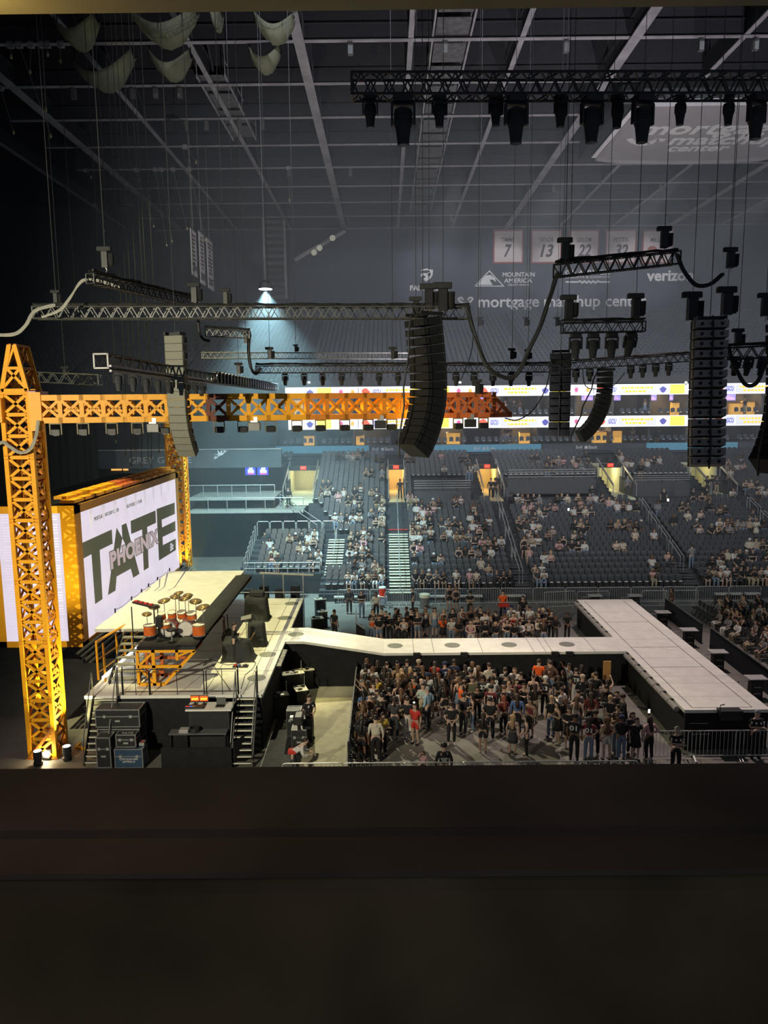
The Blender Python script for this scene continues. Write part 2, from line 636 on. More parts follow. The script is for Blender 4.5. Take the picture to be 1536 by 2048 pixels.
fascia_board(552, 738, True, None, 'pale blue lit board along the concourse over the suite balcony')
fascia_board(741, 826, False, 745, 'unlit grey board lettered Bell Bank over the warm portal')
fascia_board(868, 1082, True, 948, 'long blue lit board lettered Bell Bank along the concourse')
fascia_board(1085, 1290, False, 1152, 'unlit grey board lettered Bell Bank behind the curved loudspeaker')
fascia_board(1293, 1475, True, None, 'blue lit board behind the big straight loudspeaker array')
fascia_board(1478, 1536, False, None, 'unlit end piece of concourse board past the blue ones')

YS = 73.0
zl0, zl1 = atY(1000, 855.5, YS).z, atY(1000, 834, YS).z
zu0, zu1 = atY(1000, 792, YS).z, atY(1000, 771, YS).z
SLAB = mat('suite_slab', (0.06, 0.062, 0.07), 0.8)
m = MB()
m.box((-10.6, YF + 0.4, zf1 - 0.5), (48, YS + 6, zf1 - 0.1))
m.box((-10.6, YS + 0.15, zl0 + 0.1), (48, YS + 6, zl1 - 0.1))
m.box((-10.6, YS + 0.15, zu0 + 0.1), (48, YS + 6, zu1 - 0.1))
struct(m.build('floor_suites', SLAB))
SUITEW = mat('suite_back_wall', (0.30, 0.25, 0.19), 0.8, 0, 0.25, 0.6)
struct(MB().box((-10.6, YS + 5.0, zf1 - 0.1), (48, YS + 5.2, zu1)).build('wall_suites', SUITEW))
struct(MB().box((-11.2, YS + 0.1, zf1 - 1), (-10.6, YS + 6, zu1 + 0.2)).build('wall_suite_end', SLAB))
m = MB()
for i in range(16):
    X = -10.6 + i * 3.65
    m.box((X - 0.09, YS + 1.35, zf1 - 0.1), (X + 0.09, YS + 5, zl0 + 0.1))
    m.box((X - 0.09, YS + 1.35, zl1 - 0.1), (X + 0.09, YS + 5, zu0 + 0.1))
struct(m.build('wall_suite_partition', mat('suite_partition', (0.14, 0.13, 0.12), 0.8)))
for X, zz, pw, cc in ((6, zl0, 60, (1, 0.78, 0.45)), (13, zl0, 60, (1, 0.78, 0.45)), (21, zl0, 80, (1, 0.78, 0.45)), (30, zl0, 80, (1, 0.75, 0.42)), (38, zl0, 40, (1, 0.75, 0.42)),
                   (-2, zl0, 30, (1, 0.8, 0.5)), (19, zu0, 70, (1, 0.78, 0.5)), (27, zu0, 70, (1, 0.75, 0.42)), (35, zu0, 80, (1, 0.75, 0.42)), (10, zu0, 30, (0.9, 0.8, 0.7))):
    lamp('suite_light', 'POINT', (X, YS + 2.6, zz - 0.35), pw * 1.3, cc, None, 0.3)

# upper bowl
UR, UP = 30, 0.9
m = MB()
zu = zu1 + 0.35
for r in range(UR):
    m.box((-46, YS + 1.2 + UP * r, zu + 0.33 * r - 0.5), (64, YS + 1.2 + UP * (r + 1) + 0.02, zu + 0.33 * r))
struct(m.build('floor_upper_bowl', mat('upper_tier', (0.075, 0.082, 0.10), 0.9, 0, 0.25, 1.5)))
struct(MB().box((-10.6, YS + 0.9, zu1 - 0.1), (48, YS + 1.1, zu + 0.55)).build('trim_9', SLAB))
# closure under the upper bowl left of the suites
struct(MB().box((-46, YS + 0.6, 0), (-11.2, YS + 1.0, zu + 0.4)).build('wall_end_stand', mat('end_stand_wall', (0.055, 0.065, 0.072), 0.9, 0, 0.3, 0.6)))
# ================================================================== stage, catwalk and thrust
ZS, ZC = 2.2, 1.6
SX0, SX1, SY0, SY1 = -11.5, -4.75, 27.05, 41.3
CY0, CY1 = 33.45, 35.6
TX0, TX1, TY0, TY1 = 11.05, 14.26, 26.7, 42.7
DISC = mat('lift_disc_grey', (0.22, 0.23, 0.19), 0.6, 0, 0.1, 4)
LINE = mat('deck_joint', (0.09, 0.085, 0.08), 0.7)


def disc(x, y, z, r, parent):
    b = MB()
    b.lathe([(r, 0.0), (r, 0.006)], (x, y, z), 28)
    return b.build('lift_disc', DISC, parent)


st = thing('stage', 'main stage with white scuffed deck and black skirt below the tilted crane', 'stage')
MB().box((SX0, SY0, ZS - 0.12), (SX1, SY1, ZS)).build('deck', DECKM, st)
m = MB()
m.box((SX0 + 0.03, SY0 + 0.05, 0.0), (SX1 - 0.05, SY0 + 0.09, ZS - 0.12))
m.box((SX1 - 0.09, SY0 + 0.09, 0.0), (SX1 - 0.05, SY1, ZS - 0.12))
m.build('skirt', DRAPE, st)
m = MB()
for y in (29.6, 32.2, 34.8, 37.4, 40):
    m.box((SX0, y - 0.012, ZS), (SX1, y + 0.012, ZS + 0.003))
for x in (-9.4, -7.0, -5.5):
    m.box((x - 0.012, SY0, ZS), (x + 0.012, SY1, ZS + 0.0035))
m.build('deck_joint', LINE, st)
for px, py in ((583, 1207), (569.6, 1236), (592, 1268.6), (535, 1308.8), (513, 1356)):
    p = atZ(px, py, ZS)
    disc(p.x, p.y, ZS, 0.37, st)

ct = thing('catwalk', 'long narrow white catwalk linking the stage to the thrust through the crowd', 'catwalk')
ra = atZ(768, 1289, ZC).x
m = MB()
sl = atZ(612, 1270, ZS).x
cs0 = SX1 + 0.006
# level piece beside the stage, ramp, long run
m.prism([(cs0, CY0, ZS), (sl, CY0, ZS), (ra, CY0, ZC), (TX0, CY0, ZC), (TX0, CY0, ZC - 0.12), (ra, CY0, ZC - 0.12), (sl, CY0, ZS - 0.12), (cs0, CY0, ZS - 0.12)], (0, CY1 - CY0, 0))
m.build('deck', DECKM, ct)
m = MB()
for yy in (CY0 + 0.05, CY1 - 0.1):
    m.prism([(cs0, yy, ZS - 0.12), (sl, yy, ZS - 0.12), (ra, yy, ZC - 0.12), (TX0, yy, ZC - 0.12), (TX0, yy, 0), (cs0, yy, 0)], (0, 0.05, 0))
m.build('skirt', DRAPE, ct)
m = MB()
for px in (826, 865, 960, 1060, 1083, 1096, 1180):
    x = atZ(px, 1290, ZC).x
    m.box((x - 0.01, CY0, ZC), (x + 0.01, CY1, ZC + 0.003))
m.build('deck_joint', LINE, ct)
for px in (790, 904, 1018, 1134):
    disc(atZ(px, 1289, ZC).x, (CY0 + CY1) / 2, ZC, 0.37, ct)
for px in (833, 928, 1111, 1140):
    x = atZ(px, 1306, ZC).x
    MB().box((x - 0.16, CY0 - 0.14, ZC - 0.16), (x + 0.16, CY0 - 0.01, ZC + 0.03)).build('edge_monitor', BLACK, ct)

tt = thing('thrust_stage', 'long white thrust stage with a thin dark rectangle marked on its deck', 'stage')
MB().box((TX0, TY0, ZC - 0.12), (TX1, TY1, ZC)).build('deck', DECKM, tt)
m = MB()
m.box((TX0 + 0.05, TY0 + 0.05, 0), (TX1 - 0.05, TY0 + 0.1, ZC - 0.12))
m.box((TX0 + 0.05, TY0 + 0.1, 0), (TX0 + 0.1, CY0, ZC - 0.12))
m.box((TX0 + 0.05, CY1, 0), (TX0 + 0.1, TY1, ZC - 0.12))
m.box((TX1 - 0.1, TY0 + 0.1, 0), (TX1 - 0.05, TY1, ZC - 0.12))
m.build('skirt', DRAPE, tt)
m = MB()
xa, xb = atZ(1380, 1411, ZC).x, atZ(1500, 1411, ZC).x
ya, yb = atZ(1440, 1415, ZC).y, TY1 - 0.35
for x in (xa, xb):
    m.box((x - 0.015, ya, ZC), (x + 0.015, yb, ZC + 0.004))
for y in (ya, 31.3, 34.0, 38.1):
    m.box((xa, y - 0.015, ZC), (xb, y + 0.015, ZC + 0.0045))
m.build('marked_line', LINE, tt)
m = MB()
for y in (28.0, 29.4, 30.2, 32.5, 35.2, 36.6, 40.0):
    m.box((TX0, y - 0.006, ZC), (TX1, y + 0.006, ZC + 0.002))
m.build('deck_joint', mat('deck_seam', (0.42, 0.39, 0.36), 0.7), tt)
# rolled edge light along the inner side
PIPE = mat('pale_pipe', (0.30, 0.28, 0.26), 0.5)
for a, b in ((TY0 + 0.4, CY0 - 0.15), (CY1 + 0.2, TY1 - 0.3)):
    n = int((b - a) / 0.75)
    for i in range(n):
        q = MB().tube([(TX0 - 0.12, a + (b - a) * i / n + 0.02, ZC - 0.14), (TX0 - 0.12, a + (b - a) * (i + 1) / n - 0.03, ZC - 0.14)], 0.11, 8)
        e = q.build('edge_roll', PIPE, tt)
        MB().cbox((TX0 - 0.06, a + (b - a) * (i + 0.9) / n, ZC - 0.02), (0.1, 0.1, 0.05)).build('bracket', BLACK, e)
pc = atZ(1462, 1424, ZC)
m = MB()
m.box((pc.x - 0.42, TY0 - 0.30, ZC - 0.30), (pc.x + 0.42, TY0 + 0.06, ZC + 0.06))
m.tube([(pc.x - 0.35, TY0 - 0.1, ZC + 0.05), (pc.x - 0.35, TY0 - 0.1, ZC + 0.22), (pc.x - 0.2, TY0 - 0.1, ZC + 0.25)], 0.02)
m.build('teleprompter_box', BLACK, tt)
m = MB()
for (x0, x1, z) in ((1378, 1416, 1.05), (1383, 1421, 0.62), (1461, 1476, 1.30)):
    p, q = atY(x0, 1450, TY0 + 0.03), atY(x1, 1450, TY0 + 0.03)
    m.box((p.x, TY0 + 0.02, z), (q.x, TY0 + 0.05, z + 0.02))
m.build('skirt_seam', ALU, tt)

# ------------------------------------------------------------------ the raised band riser
ZR2 = 3.8
rs = thing('band_riser', 'raised band platform with white top, black drape and orange slanted end frames', 'platform')
RX0, RX1, RB1, RY0, RY1 = -12.3, -7.45, -8.75, 28.0, 40.2
MB().box((RX0, 30.4, ZR2 - 0.14), (RX1 - 0.62, RY1 + 1.2, ZR2)).build('white_deck', DECKM, rs)
MB().box((-9.75, RY0, ZR2 - 0.14), (RX1 - 0.62, 30.4, ZR2 + 0.001)).build('carpet', DRAPE, rs)
m = MB()
n = 40
vs, fs = [], []
for i in range(n + 1):
    y = RY0 + (RY1 - RY0) * i / n
    wv = 0.03 * math.sin(i * 1.7) + 0.02 * math.sin(i * 3.1)
    vs += [(RX1 - 0.85, y, ZR2 + 0.004), (RX1 - 0.7 + wv, y, ZR2 + 0.05 + wv), (RX1 - 0.35 + wv * 2, y, ZR2 + 0.02 + abs(wv)), (RX1, y, ZR2 + 0.0), (RX1 + 0.0, y, ZR2 - 0.14)]
for i in range(n):
    for k in range(4):
        fs.append((i * 5 + k, i * 5 + k + 1, i * 5 + k + 6, i * 5 + k + 5))
m.add(vs, fs)
m.build('edge_drape', CHAR, rs, True)
MB().box((RX1 - 0.62, RY0, ZR2 - 0.14), (RX1, RY1, ZR2 - 0.01)).build('edge_deck', CHAR, rs)


def end_frame(y, mm, full=True):
    zb, zt2 = ZS, ZR2 - 0.14
    x0, x1, xb1 = -9.75, RX1, RB1
    g = MB()
    w_ = 0.11
    U = (0, 1, 0)
    A, B = Vector((x0, y, zb + 0.06)), Vector((xb1, y, zb + 0.06))
    D, E = Vector((x0, y, zt2 - 0.06)), Vector((x1 - 0.05, y, zt2 - 0.06))
    mx = (x0 + xb1) / 2 + 0.12
    g.bar(A, B, 0.08, w_)
    g.bar(A, D, w_, 0.08, U)
    g.bar(D, E, 0.08, w_)
    g.bar(B, E, w_, 0.08, U)
    zm = (zb + zt2) / 2 + 0.05
    fx = xb1 + (x1 - xb1) * (zm - zb) / (zt2 - zb)
    g.bar((x0, y, zm), (fx, y, zm), 0.08, w_)
    g.bar((mx, y, zb), (mx, y, zt2), w_ * 1.2, 0.08, U)
    g.bar((x0, y, zm), (mx, y, zt2 - 0.1), 0.09, 0.06, U)
    g.bar((x0, y, zm), (mx, y, zb + 0.1), 0.09, 0.06, U)
    xq = mx + (x1 - mx) * 0.55
    g.bar((xq, y, zm + 0.25), (xq, y, zt2), w_, 0.08, U)
    g.bar((xq, y, zm + 0.4), (x1 - 0.3, y, zt2 - 0.1), 0.07, 0.06, U)
    return g.build('end_frame', mm, rs)


end_frame(RY0 + 0.06, AMBER)
end_frame(RY0 + 1.1, ORED)
end_frame(33.0, RUST)
end_frame(RY1 - 0.1, AMBER)

# steps up to the riser with a lit strip
sp = thing('riser_steps', 'orange-railed steps with a bright light strip climbing to the band platform', 'stairs')
for i in range(8):
    z = ZS + (ZR2 - ZS) * (i + 1) / 8
    y = 28.3 + i * 0.255
    MB().box((-10.95, y, z - 0.05), (-9.85, y + 0.24, z - 0.005)).build('tread', mat('tread_grey', (0.25, 0.24, 0.2), 0.7), sp)
m = MB()
for x in (-10.98, -9.84):
    m.bar((x, 28.2, ZS + 0.05), (x, 30.33, ZR2 - 0.1), 0.05, 0.2)
m.build('stringer', BLACK, sp)
p, q = atX(205, 1356, -11.1), atX(281, 1289, -11.1)
MB().bar(p, q, 0.06, 0.1).build('light_strip', glow('light_strip_white', (0.9, 0.95, 1.0), 2.2), sp)
hr = MB()
for px, pyt, pyb in ((192, 1284, 1362), (206, 1286, 1372), (232, 1267, 1335), (247, 1258, 1320), (262, 1248, 1305)):
    a, b = atX(px, pyt, -11.25), atX(px + 3, pyb, -11.25)
    hr.tube([(a.x, a.y, a.z), (a.x, a.y, max(b.z, ZS))], 0.045)
a, b = atX(192, 1284, -11.25), atX(298, 1222, -11.25)
hr.tube([a, b], 0.05)
a, b = atX(194, 1320, -11.25), atX(298, 1250, -11.25)
hr.tube([a, b], 0.025)
a, b = atX(196, 1345, -11.25), atX(298, 1270, -11.25)
hr.tube([a, b], 0.025)
hr.build('handrail', AMBER, sp)

# stanchions and dark trough along the foot of the big screen
tr_ = thing('cable_trough', 'dark ribbed cable trough running along the foot of the big screen', 'cable trough')
for i, (dx, dz) in enumerate(((0, 0), (0.16, -0.12), (0.34, -0.24), (0.5, -0.36))):
    MB().tube([(-12.72 + dx, 29.4, 3.0 + dz), (-12.72 + dx, 46.5, 3.0 + dz)], 0.075, 8).build('tube', BLACK if i % 2 else CHAR, tr_)
MB().box((-12.95, 30.6, 2.25), (-12.2, 46.4, 2.6)).build('base', CHAR, tr_)
sr = thing('wire_barrier', 'thin posts joined by a sagging wire in front of the big screen', 'barrier')
tops = []
for px, pt, pb in ((230, 1217, 1250), (263, 1193, 1228), (283, 1178, 1208), (297, 1167, 1196), (315, 1154, 1182), (339, 1136, 1164)):
    a, b = atX(px, pt, -12.6), atX(px, pb, -12.6)
    MB().tube([(a.x, a.y, 2.9), (a.x, a.y, a.z)], 0.035).build('post', CHAR, sr)
    tops.append(Vector((a.x, a.y, a.z - 0.05)))
m = MB()
for a, b in zip(tops, tops[1:]):
    m.tube(arc_pts(a, b, 0.1, 6), 0.012, 4)
m.build('wire', CHAR, sr)

# ================================================================== crane towers, head, jib


def brace_face(g, a, b, c, d, w_, t_, nrm, x=True):
    """rectangle a-b (bottom) d-c (top); plates along the top edge and the diagonals."""
    g.bar(d, c, t_, w_, (0, 0, 1))
    if x:
        g.bar(a, c, w_ * 0.8, t_, nrm)
        g.bar(b, d, w_ * 0.8, t_, nrm)


def tower(label, cx, cy, w_, z0, z1, bays, mm, mside):
    t = thing('crane_tower', label, 'crane tower', (0, 0, 0))
    h = w_ / 2
    cs = [(cx - h, cy - h), (cx + h, cy - h), (cx + h, cy + h), (cx - h, cy + h)]
    for (x, y) in cs:
        MB().cbox((x, y, (z0 + z1) / 2), (0.15, 0.15, z1 - z0)).build('corner_post', mm, t)
    dz = (z1 - z0) / bays
    for k in range(4):
        (xa, ya), (xb, yb) = cs[k], cs[(k + 1) % 4]
        n = (0, 1, 0) if k % 2 == 0 else (1, 0, 0)
        g = MB()
        for i in range(bays):
            za, zb = z0 + dz * i, z0 + dz * (i + 1)
            brace_face(g, (xa, ya, za), (xb, yb, za), (xb, yb, zb), (xa, ya, zb), 0.13, 0.035, n)
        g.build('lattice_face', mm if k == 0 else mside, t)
    # bolted joint plates every third bay
    for i in range(0, bays + 1, 3):
        g = MB()
        for (x, y) in cs[:3]:
            for s in (-0.06, 0.06):
                g.cbox((x, y - 0.085, z0 + dz * i + s), (0.11, 0.02, 0.03))
        g.build('bolt_plate', AMBERD, t)
    return t, cs


T1Y = 26.95
b0 = atY(60, 1499, T1Y - 0.45)
TW = 0.92
T1X = atY(57, 1130, T1Y - 0.45).x
zt_ = atY(30, 786, T1Y - 0.45).z
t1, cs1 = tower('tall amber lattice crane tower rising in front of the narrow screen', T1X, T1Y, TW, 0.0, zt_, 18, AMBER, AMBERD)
# wedge head of the tower
hz0, hz1 = zt_, atY(30, 690, T1Y - 0.45).z
h = TW / 2
g = MB()
xl, xr = T1X - h, T1X + h
xtl, xtr = T1X - 0.06, T1X + 0.12
for y in (T1Y - h, T1Y + h):
    n = (0, 1, 0)
    g.bar((xl, y, hz0), (xtl, y, hz1), 0.15, 0.1, n)
    g.bar((xr, y, hz0), (xtr, y, hz1), 0.15, 0.1, n)
    g.bar((xl, y, hz0 + 0.05), (xr, y, hz0 + 0.05), 0.1, 0.2)
    zm = hz0 + (hz1 - hz0) * 0.52
    g.bar((xl + 0.24, y, zm), (xr - 0.2, y, zm), 0.08, 0.1)
    g.bar((xl, y, hz0 + 0.1), (xr - 0.2, y, zm), 0.1, 0.05, n)
    g.bar((xr, y, hz0 + 0.1), (xl + 0.24, y, zm), 0.1, 0.05, n)
    g.bar((xl + 0.24, y, zm), (xtr, y, hz1), 0.08, 0.05, n)
g.build('head_frame', AMBER, t1)
g = MB()
for xa, xb in ((xl, xtl), (xr, xtr)):
    for f0, f1 in ((0, 0.52), (0.52, 1)):
        p = lambda f, y: (xa + (xb - xa) * f, y, hz0 + (hz1 - hz0) * f)
        g.bar(p(f0, T1Y - h), p(f1, T1Y + h), 0.07, 0.05)
        g.bar(p(f0, T1Y + h), p(f1, T1Y - h), 0.07, 0.05)
        g.bar(p(f1, T1Y - h), p(f1, T1Y + h), 0.1, 0.08)
g.build('head_lacing', AMBERD, t1)
PINKP = mat('faded_pink_plate', (0.62, 0.38, 0.42), 0.6)
MB().box((xr + 0.02, T1Y - h - 0.1, hz0 - 0.08), (xr + 0.30, T1Y + h, hz0 + 0.06)).build('head_plate', PINKP, t1)
g = MB()
g.box((T1X - h - 0.1, T1Y - h - 0.12, hz0 - 0.02), (T1X + h + 0.05, T1Y - h - 0.07, hz0 + 0.03))
g.build('head_sill', AMBER, t1)
# foot of the tower, brown timbers
g = MB()
g.box((T1X - h - 0.12, T1Y - h - 0.12, 0), (T1X + h + 0.12, T1Y + h + 0.12, 0.05))
g.bar((T1X - h, T1Y - h - 0.05, 0.05), (T1X + h, T1Y - h - 0.05, 1.2), 0.1)
g.build('foot', AMBERD, t1)

t2c = atY(350, 1160, 47.0)
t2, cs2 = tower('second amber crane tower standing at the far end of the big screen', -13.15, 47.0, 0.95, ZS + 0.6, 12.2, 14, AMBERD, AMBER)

# jib
JL, JR = atY(74, 790, 26.4), atY(1024, 790, 29.6)
zjt = atY(74, 790, 26.4).z
zjb = atY(74, 847, 26.4).z
jd = Vector((JR.x - JL.x, JR.y - JL.y, 0))
jlen = jd.length
jd.normalize()
jn = Vector((-jd.y, jd.x, 0))
NB = 24
bay = jlen / NB
jb = thing('crane_jib', 'long horizontal amber crane arm spanning from the tower towards mid arena', 'crane jib')


def jp(s, dpt, z):
    return Vector((JL.x, JL.y, 0)) + jd * s + jn * dpt + Vector((0, 0, z))


sect = [(0, 8, AMBER), (8, 9, RUST), (9, 19, AMBER), (19, 21, AMBERD), (21, 24, ORED)]
a0 = [(0, 7.7), (7.7, 9.0), (9.0, 13.0), (13.0, 19.4), (19.4, 24)]
msec = [AMBER, RUST, AMBER, mat('jib_paint_orange', (0.72, 0.24, 0.02), 0.55, 0, 0.1), ORED]
bounds = [0, 8, 9, 13, 20, 24]
JW = 0.85
for si in range(5):
    i0, i1 = bounds[si], bounds[si + 1]
    mm = msec[si]
    sec = thing('jib_section', None, None)
    del_ = sec
    bpy.data.objects.remove(sec)
    for face, dpt in (('front', 0.0), ('back', JW)):
        g = MB()
        for zc_, hh in ((zjt - 0.1, 0.2), (zjb + 0.1, 0.2)):
            s1 = i1 * bay
            if i1 == NB and zc_ > zjb + 0.3:
                s1 = (i1 - 1.15) * bay
            g.bar(jp(i0 * bay, dpt, zc_), jp(s1, dpt, zc_), 0.05, hh)
        for i in range(i0, i1):
            sa, sb = i * bay, (i + 1) * bay
            if i == NB - 1:
                g.bar(jp(sa - 0.1 * bay, dpt, zjt - 0.1), jp(sb - 0.05, dpt, zjb + 0.1), 0.14, 0.05, jn)
                g.bar(jp(sa, dpt, zjb), jp(sa, dpt, zjt), 0.15, 0.05, jn)
                g.bar(jp(sa + 0.1, dpt, zjb + 0.15), jp(sa + 0.42, dpt, zjb + 0.55), 0.09, 0.04, jn)
                continue
            g.bar(jp(sa, dpt, zjb), jp(sa, dpt, zjt), 0.15, 0.05, jn)
            g.bar(jp(sa, dpt, zjb + 0.15), jp(sb, dpt, zjt - 0.15), 0.10, 0.04, jn)
            g.bar(jp(sa, dpt, zjt - 0.15), jp(sb, dpt, zjb + 0.15), 0.10, 0.04, jn)
        g.build(face + '_lattice', mm, jb)
    g = MB()
    for i in range(i0, i1):
        for z in (zjt - 0.05, zjb + 0.05):
            if i == NB - 1 and z > zjb + 0.2:
                continue
            g.bar(jp(i * bay, 0, z), jp((i + 1) * bay, JW, z), 0.07, 0.04)
            g.bar(jp(i * bay, 0, z), jp(i * bay, JW, z), 0.1, 0.04)
    g.build('cross_lacing', AMBERD if si != 4 else ORED, jb)
MB().bar(jp(-0.28, -0.02, (zjt + zjb) / 2 - 0.08), jp(0.12, -0.02, (zjt + zjb) / 2 - 0.08), 0.1, zjt - zjb + 0.35).build('pivot_plate', AMBER, jb)
g = MB()
g.bar(jp(-1.75, 0.2, (zjt + zjb) / 2 - 0.02), jp(-1.2, 0.2, (zjt + zjb) / 2 - 0.02), 0.4, 0.85)
g.build('counter_end', AMBER, jb)

# ================================================================== screens in an amber box
SXP, SYN, SYF_ = -12.9, 30.6, 46.0
szb = atX(160, 1299, SXP).z
szt = atX(153, 1010, SXP).z
sxl = atY(0, 1150, SYN).x - 0.05
sc_ = thing('screen_box', 'big amber-framed screen box showing TATE and PHOENIX on white', 'video screen')
g = MB()
g.box((sxl - 0.2, SYN + 0.06, szb + 0.05), (SXP - 0.06, SYF_ - 0.06, szt - 0.02))
g.build('core', BLACK, sc_)
FB = mat('frame_brown_edge', (0.34, 0.15, 0.03), 0.6)
g = MB()
fw_ = 0.58
g.box((sxl - 0.25, SYN - 0.04, szt - 0.30), (SXP, SYN + 0.06, szt))
g.box((sxl - 0.25, SYN - 0.04, szb), (SXP, SYN + 0.06, szb + 0.26))
g.box((SXP - fw_, SYN - 0.04, szb + 0.26), (SXP, SYN + 0.06, szt - 0.30))
g.box((sxl - 0.25, SYN - 0.04, szb), (sxl + 0.12, SYN + 0.06, szt))
g.build('front_frame', AMBER, sc_)
g = MB()
g.box((SXP - 0.06, SYN, szt - 0.34), (SXP + 0.05, SYF_, szt))
g.box((SXP - 0.06, SYN, szb), (SXP + 0.05, SYF_, szb + 0.20))
g.box((SXP - 0.06, SYN, szb), (SXP + 0.05, SYN + 0.5, szt))
g.box((SXP - 0.06, SYF_ - 0.5, szb), (SXP + 0.05, SYF_, szt))
g.build('side_frame', FB, sc_)
SCRW = bpy.data.materials.new('screen_content_white')
SCRW.use_nodes = True
nt = SCRW.node_tree
b = nt.nodes['Principled BSDF']
b.inputs['Base Color'].default_value = (0.05, 0.05, 0.05, 1)
b.inputs['Roughness'].default_value = 0.6
tc = nt.nodes.new('ShaderNodeTexCoord')
nz = nt.nodes.new('ShaderNodeTexNoise')
nz.inputs['Scale'].default_value = 1.3
nt.links.new(tc.outputs['Object'], nz.inputs['Vector'])
rp = nt.nodes.new('ShaderNodeValToRGB')
rp.color_ramp.elements[0].color = (0.66, 0.58, 0.68, 1)
rp.color_ramp.elements[1].color = (0.80, 0.73, 0.84, 1)
nt.links.new(nz.outputs['Fac'], rp.inputs['Fac'])
nt.links.new(rp.outputs['Color'], b.inputs['Emission Color'])
b.inputs['Emission Strength'].default_value = 1.0
INK = glow('screen_content_ink', (0.055, 0.056, 0.038), 1.0)
INKP = glow('screen_content_mauve', (0.34, 0.27, 0.30), 1.0)
INKL = glow('screen_content_grey', (0.50, 0.45, 0.52), 1.0)
d1 = MB().box((SXP - 0.05, SYN + 0.5, szb + 0.20), (SXP + 0.02, SYF_ - 0.5, szt - 0.34)).build('side_display', SCRW, sc_)
d2 = MB().box((sxl + 0.12, SYN - 0.01, szb + 0.26), (SXP - fw_, SYN + 0.05, szt - 0.30)).build('front_display', SCRW, sc_)
XI = SXP + 0.024


def sq(cx, cy, x=XI):
    return atX(140 + cx / 5.687, 940 + cy / 5.687, x)


LET = {
    'T': [(97, 848), (475, 677), (485, 838), (338, 910), (370, 1467), (287, 1525), (245, 957), (103, 1035)],
    'T2': [(690, 580), (972, 460), (978, 600), (878, 648), (895, 1110), (840, 1145), (820, 676), (697, 728)],
    'E': [(985, 445), (1190, 370), (1192, 500), (1043, 565), (1047, 655), (1197, 580), (1200, 690), (1053, 762), (1057, 855), (1203, 780), (1205, 910), (1013, 1030)],
    'A1': [(530, 655), (588, 628), (596, 775), (560, 985), (650, 945), (622, 830), (596, 775), (588, 628), (640, 604), (790, 1180), (720, 1226), (692, 1122), (530, 1212), (517, 1372), (433, 1422)],
}


def tri_fill(pts, off):
    """fill a concave planar outline; returns builder with a thin slab."""
    from mathutils.geometry import tessellate_polygon
    tris = tessellate_polygon([pts])
    n = len(pts)
    g = MB()
    fs = [tuple(t) for t in tris] + [tuple(i + n for i in reversed(t)) for t in tris]
    for i in range(n):
        fs.append((i, (i + 1) % n, (i + 1) % n + n, i + n))
    g.add(list(pts) + [p + off for p in pts], fs)
    return g


for k, pts in LET.items():
    tri_fill([sq(*p) for p in pts], Vector((-0.01, 0, 0))).build('big_letter', INK, d1)
# PHOENIX in its slanted strip
me = text_mesh('PHOENIX', 1.0, 'LEFT', 0, 0.05, 0, 1.12)
xs = [v.co.x for v in me.vertices]
ys_ = [v.co.y for v in me.vertices]
c00, c10, c11, c01 = sq(465, 1140), sq(1012, 828), sq(998, 664), sq(448, 935)
me_b = text_mesh('PHOENIX', 1.0, 'LEFT', 0, 0.085, 0, 1.12)
for dx, mm, src in ((0.004, INK, me_b), (0.012, INKP, me)):
    m2 = src.copy()
    for v in m2.vertices:
        u = (v.co.x - min(xs)) / (max(xs) - min(xs))
        s = (v.co.y - min(ys_)) / (max(ys_) - min(ys_))
        p = (c00 * (1 - u) + c10 * u) * (1 - s) + (c01 * (1 - u) + c11 * u) * s
        v.co = (XI + dx, p.y, p.z)
    m2.materials.clear()
    put('city_lettering', m2, mm, d1)
for body, a, b2 in (('MORTGAGE MATCHUP CENTER', (278, 580), (556, 468)), ('MISS POSSESSIVE TOUR', (640, 438), (818, 368))):
    p, q = sq(*a), sq(*b2)
    text_on('caption', body, p, (0, q.y - p.y, q.z - p.z), (0, 0, 1), 0.17, INK, d1, width=(q - p).length, ext=0.004)
g = MB()
for y in range(5):
    p = sq(1140 + (y % 2) * 16, 860 + y * 16)
    g.box((XI, p.y, p.z), (XI + 0.008, p.y + 0.35, p.z + 0.10))
g.build('small_mark', INKL, d1)
# scalloped highlights printed along the picture's top edge
g = MB()
for i in range(9):
    y = SYN + 0.9 + i * 1.47
    pts2 = [Vector((XI + 0.004, y + 0.735, szt - 0.36)), Vector((XI + 0.004, y + 0.735, szt - 1.35)), Vector((XI + 0.004, y + 0.56, szt - 0.75)), Vector((XI + 0.004, y + 0.50, szt - 0.36))]
    pts3 = [Vector((XI + 0.004, y + 0.735, szt - 0.36)), Vector((XI + 0.004, y + 0.97, szt - 0.36)), Vector((XI + 0.004, y + 0.91, szt - 0.75)), Vector((XI + 0.004, y + 0.735, szt - 1.35))]
    g.prism(pts2, (-0.005, 0, 0))
    g.prism(pts3, (-0.005, 0, 0))
g.build('scallop_picture', glow('screen_content_shade', (0.54, 0.49, 0.56), 1.0), d1)
g = MB()
for i in range(46):
    z = szt - 0.45 - i * 0.115
    g.box((sxl + 0.3 + (0.4 if i % 7 == 3 else 0), SYN - 0.014, z), (SXP - fw_ - 0.15 - 0.3 * (i % 5 == 2), SYN - 0.01, z + 0.035))
g.build('small_print', glow('screen_content_small_print', (0.55, 0.48, 0.62), 1.0), d2)
# overlapping roof planks
for i in range(13):
    y = SYN + 0.2 + i * 1.17
    for k in range(2):
        z = szt + 0.08 + 0.13 * k
        x = SXP - 0.15 - 0.38 * k
        MB().box((x - 0.5, y + 0.3 * k, z), (x + 0.1, y + 0.3 * k + 1.0, z + 0.13)).build('roof_plank', (AMBER if i < 5 else ORED if i < 7 else AMBERD), sc_)

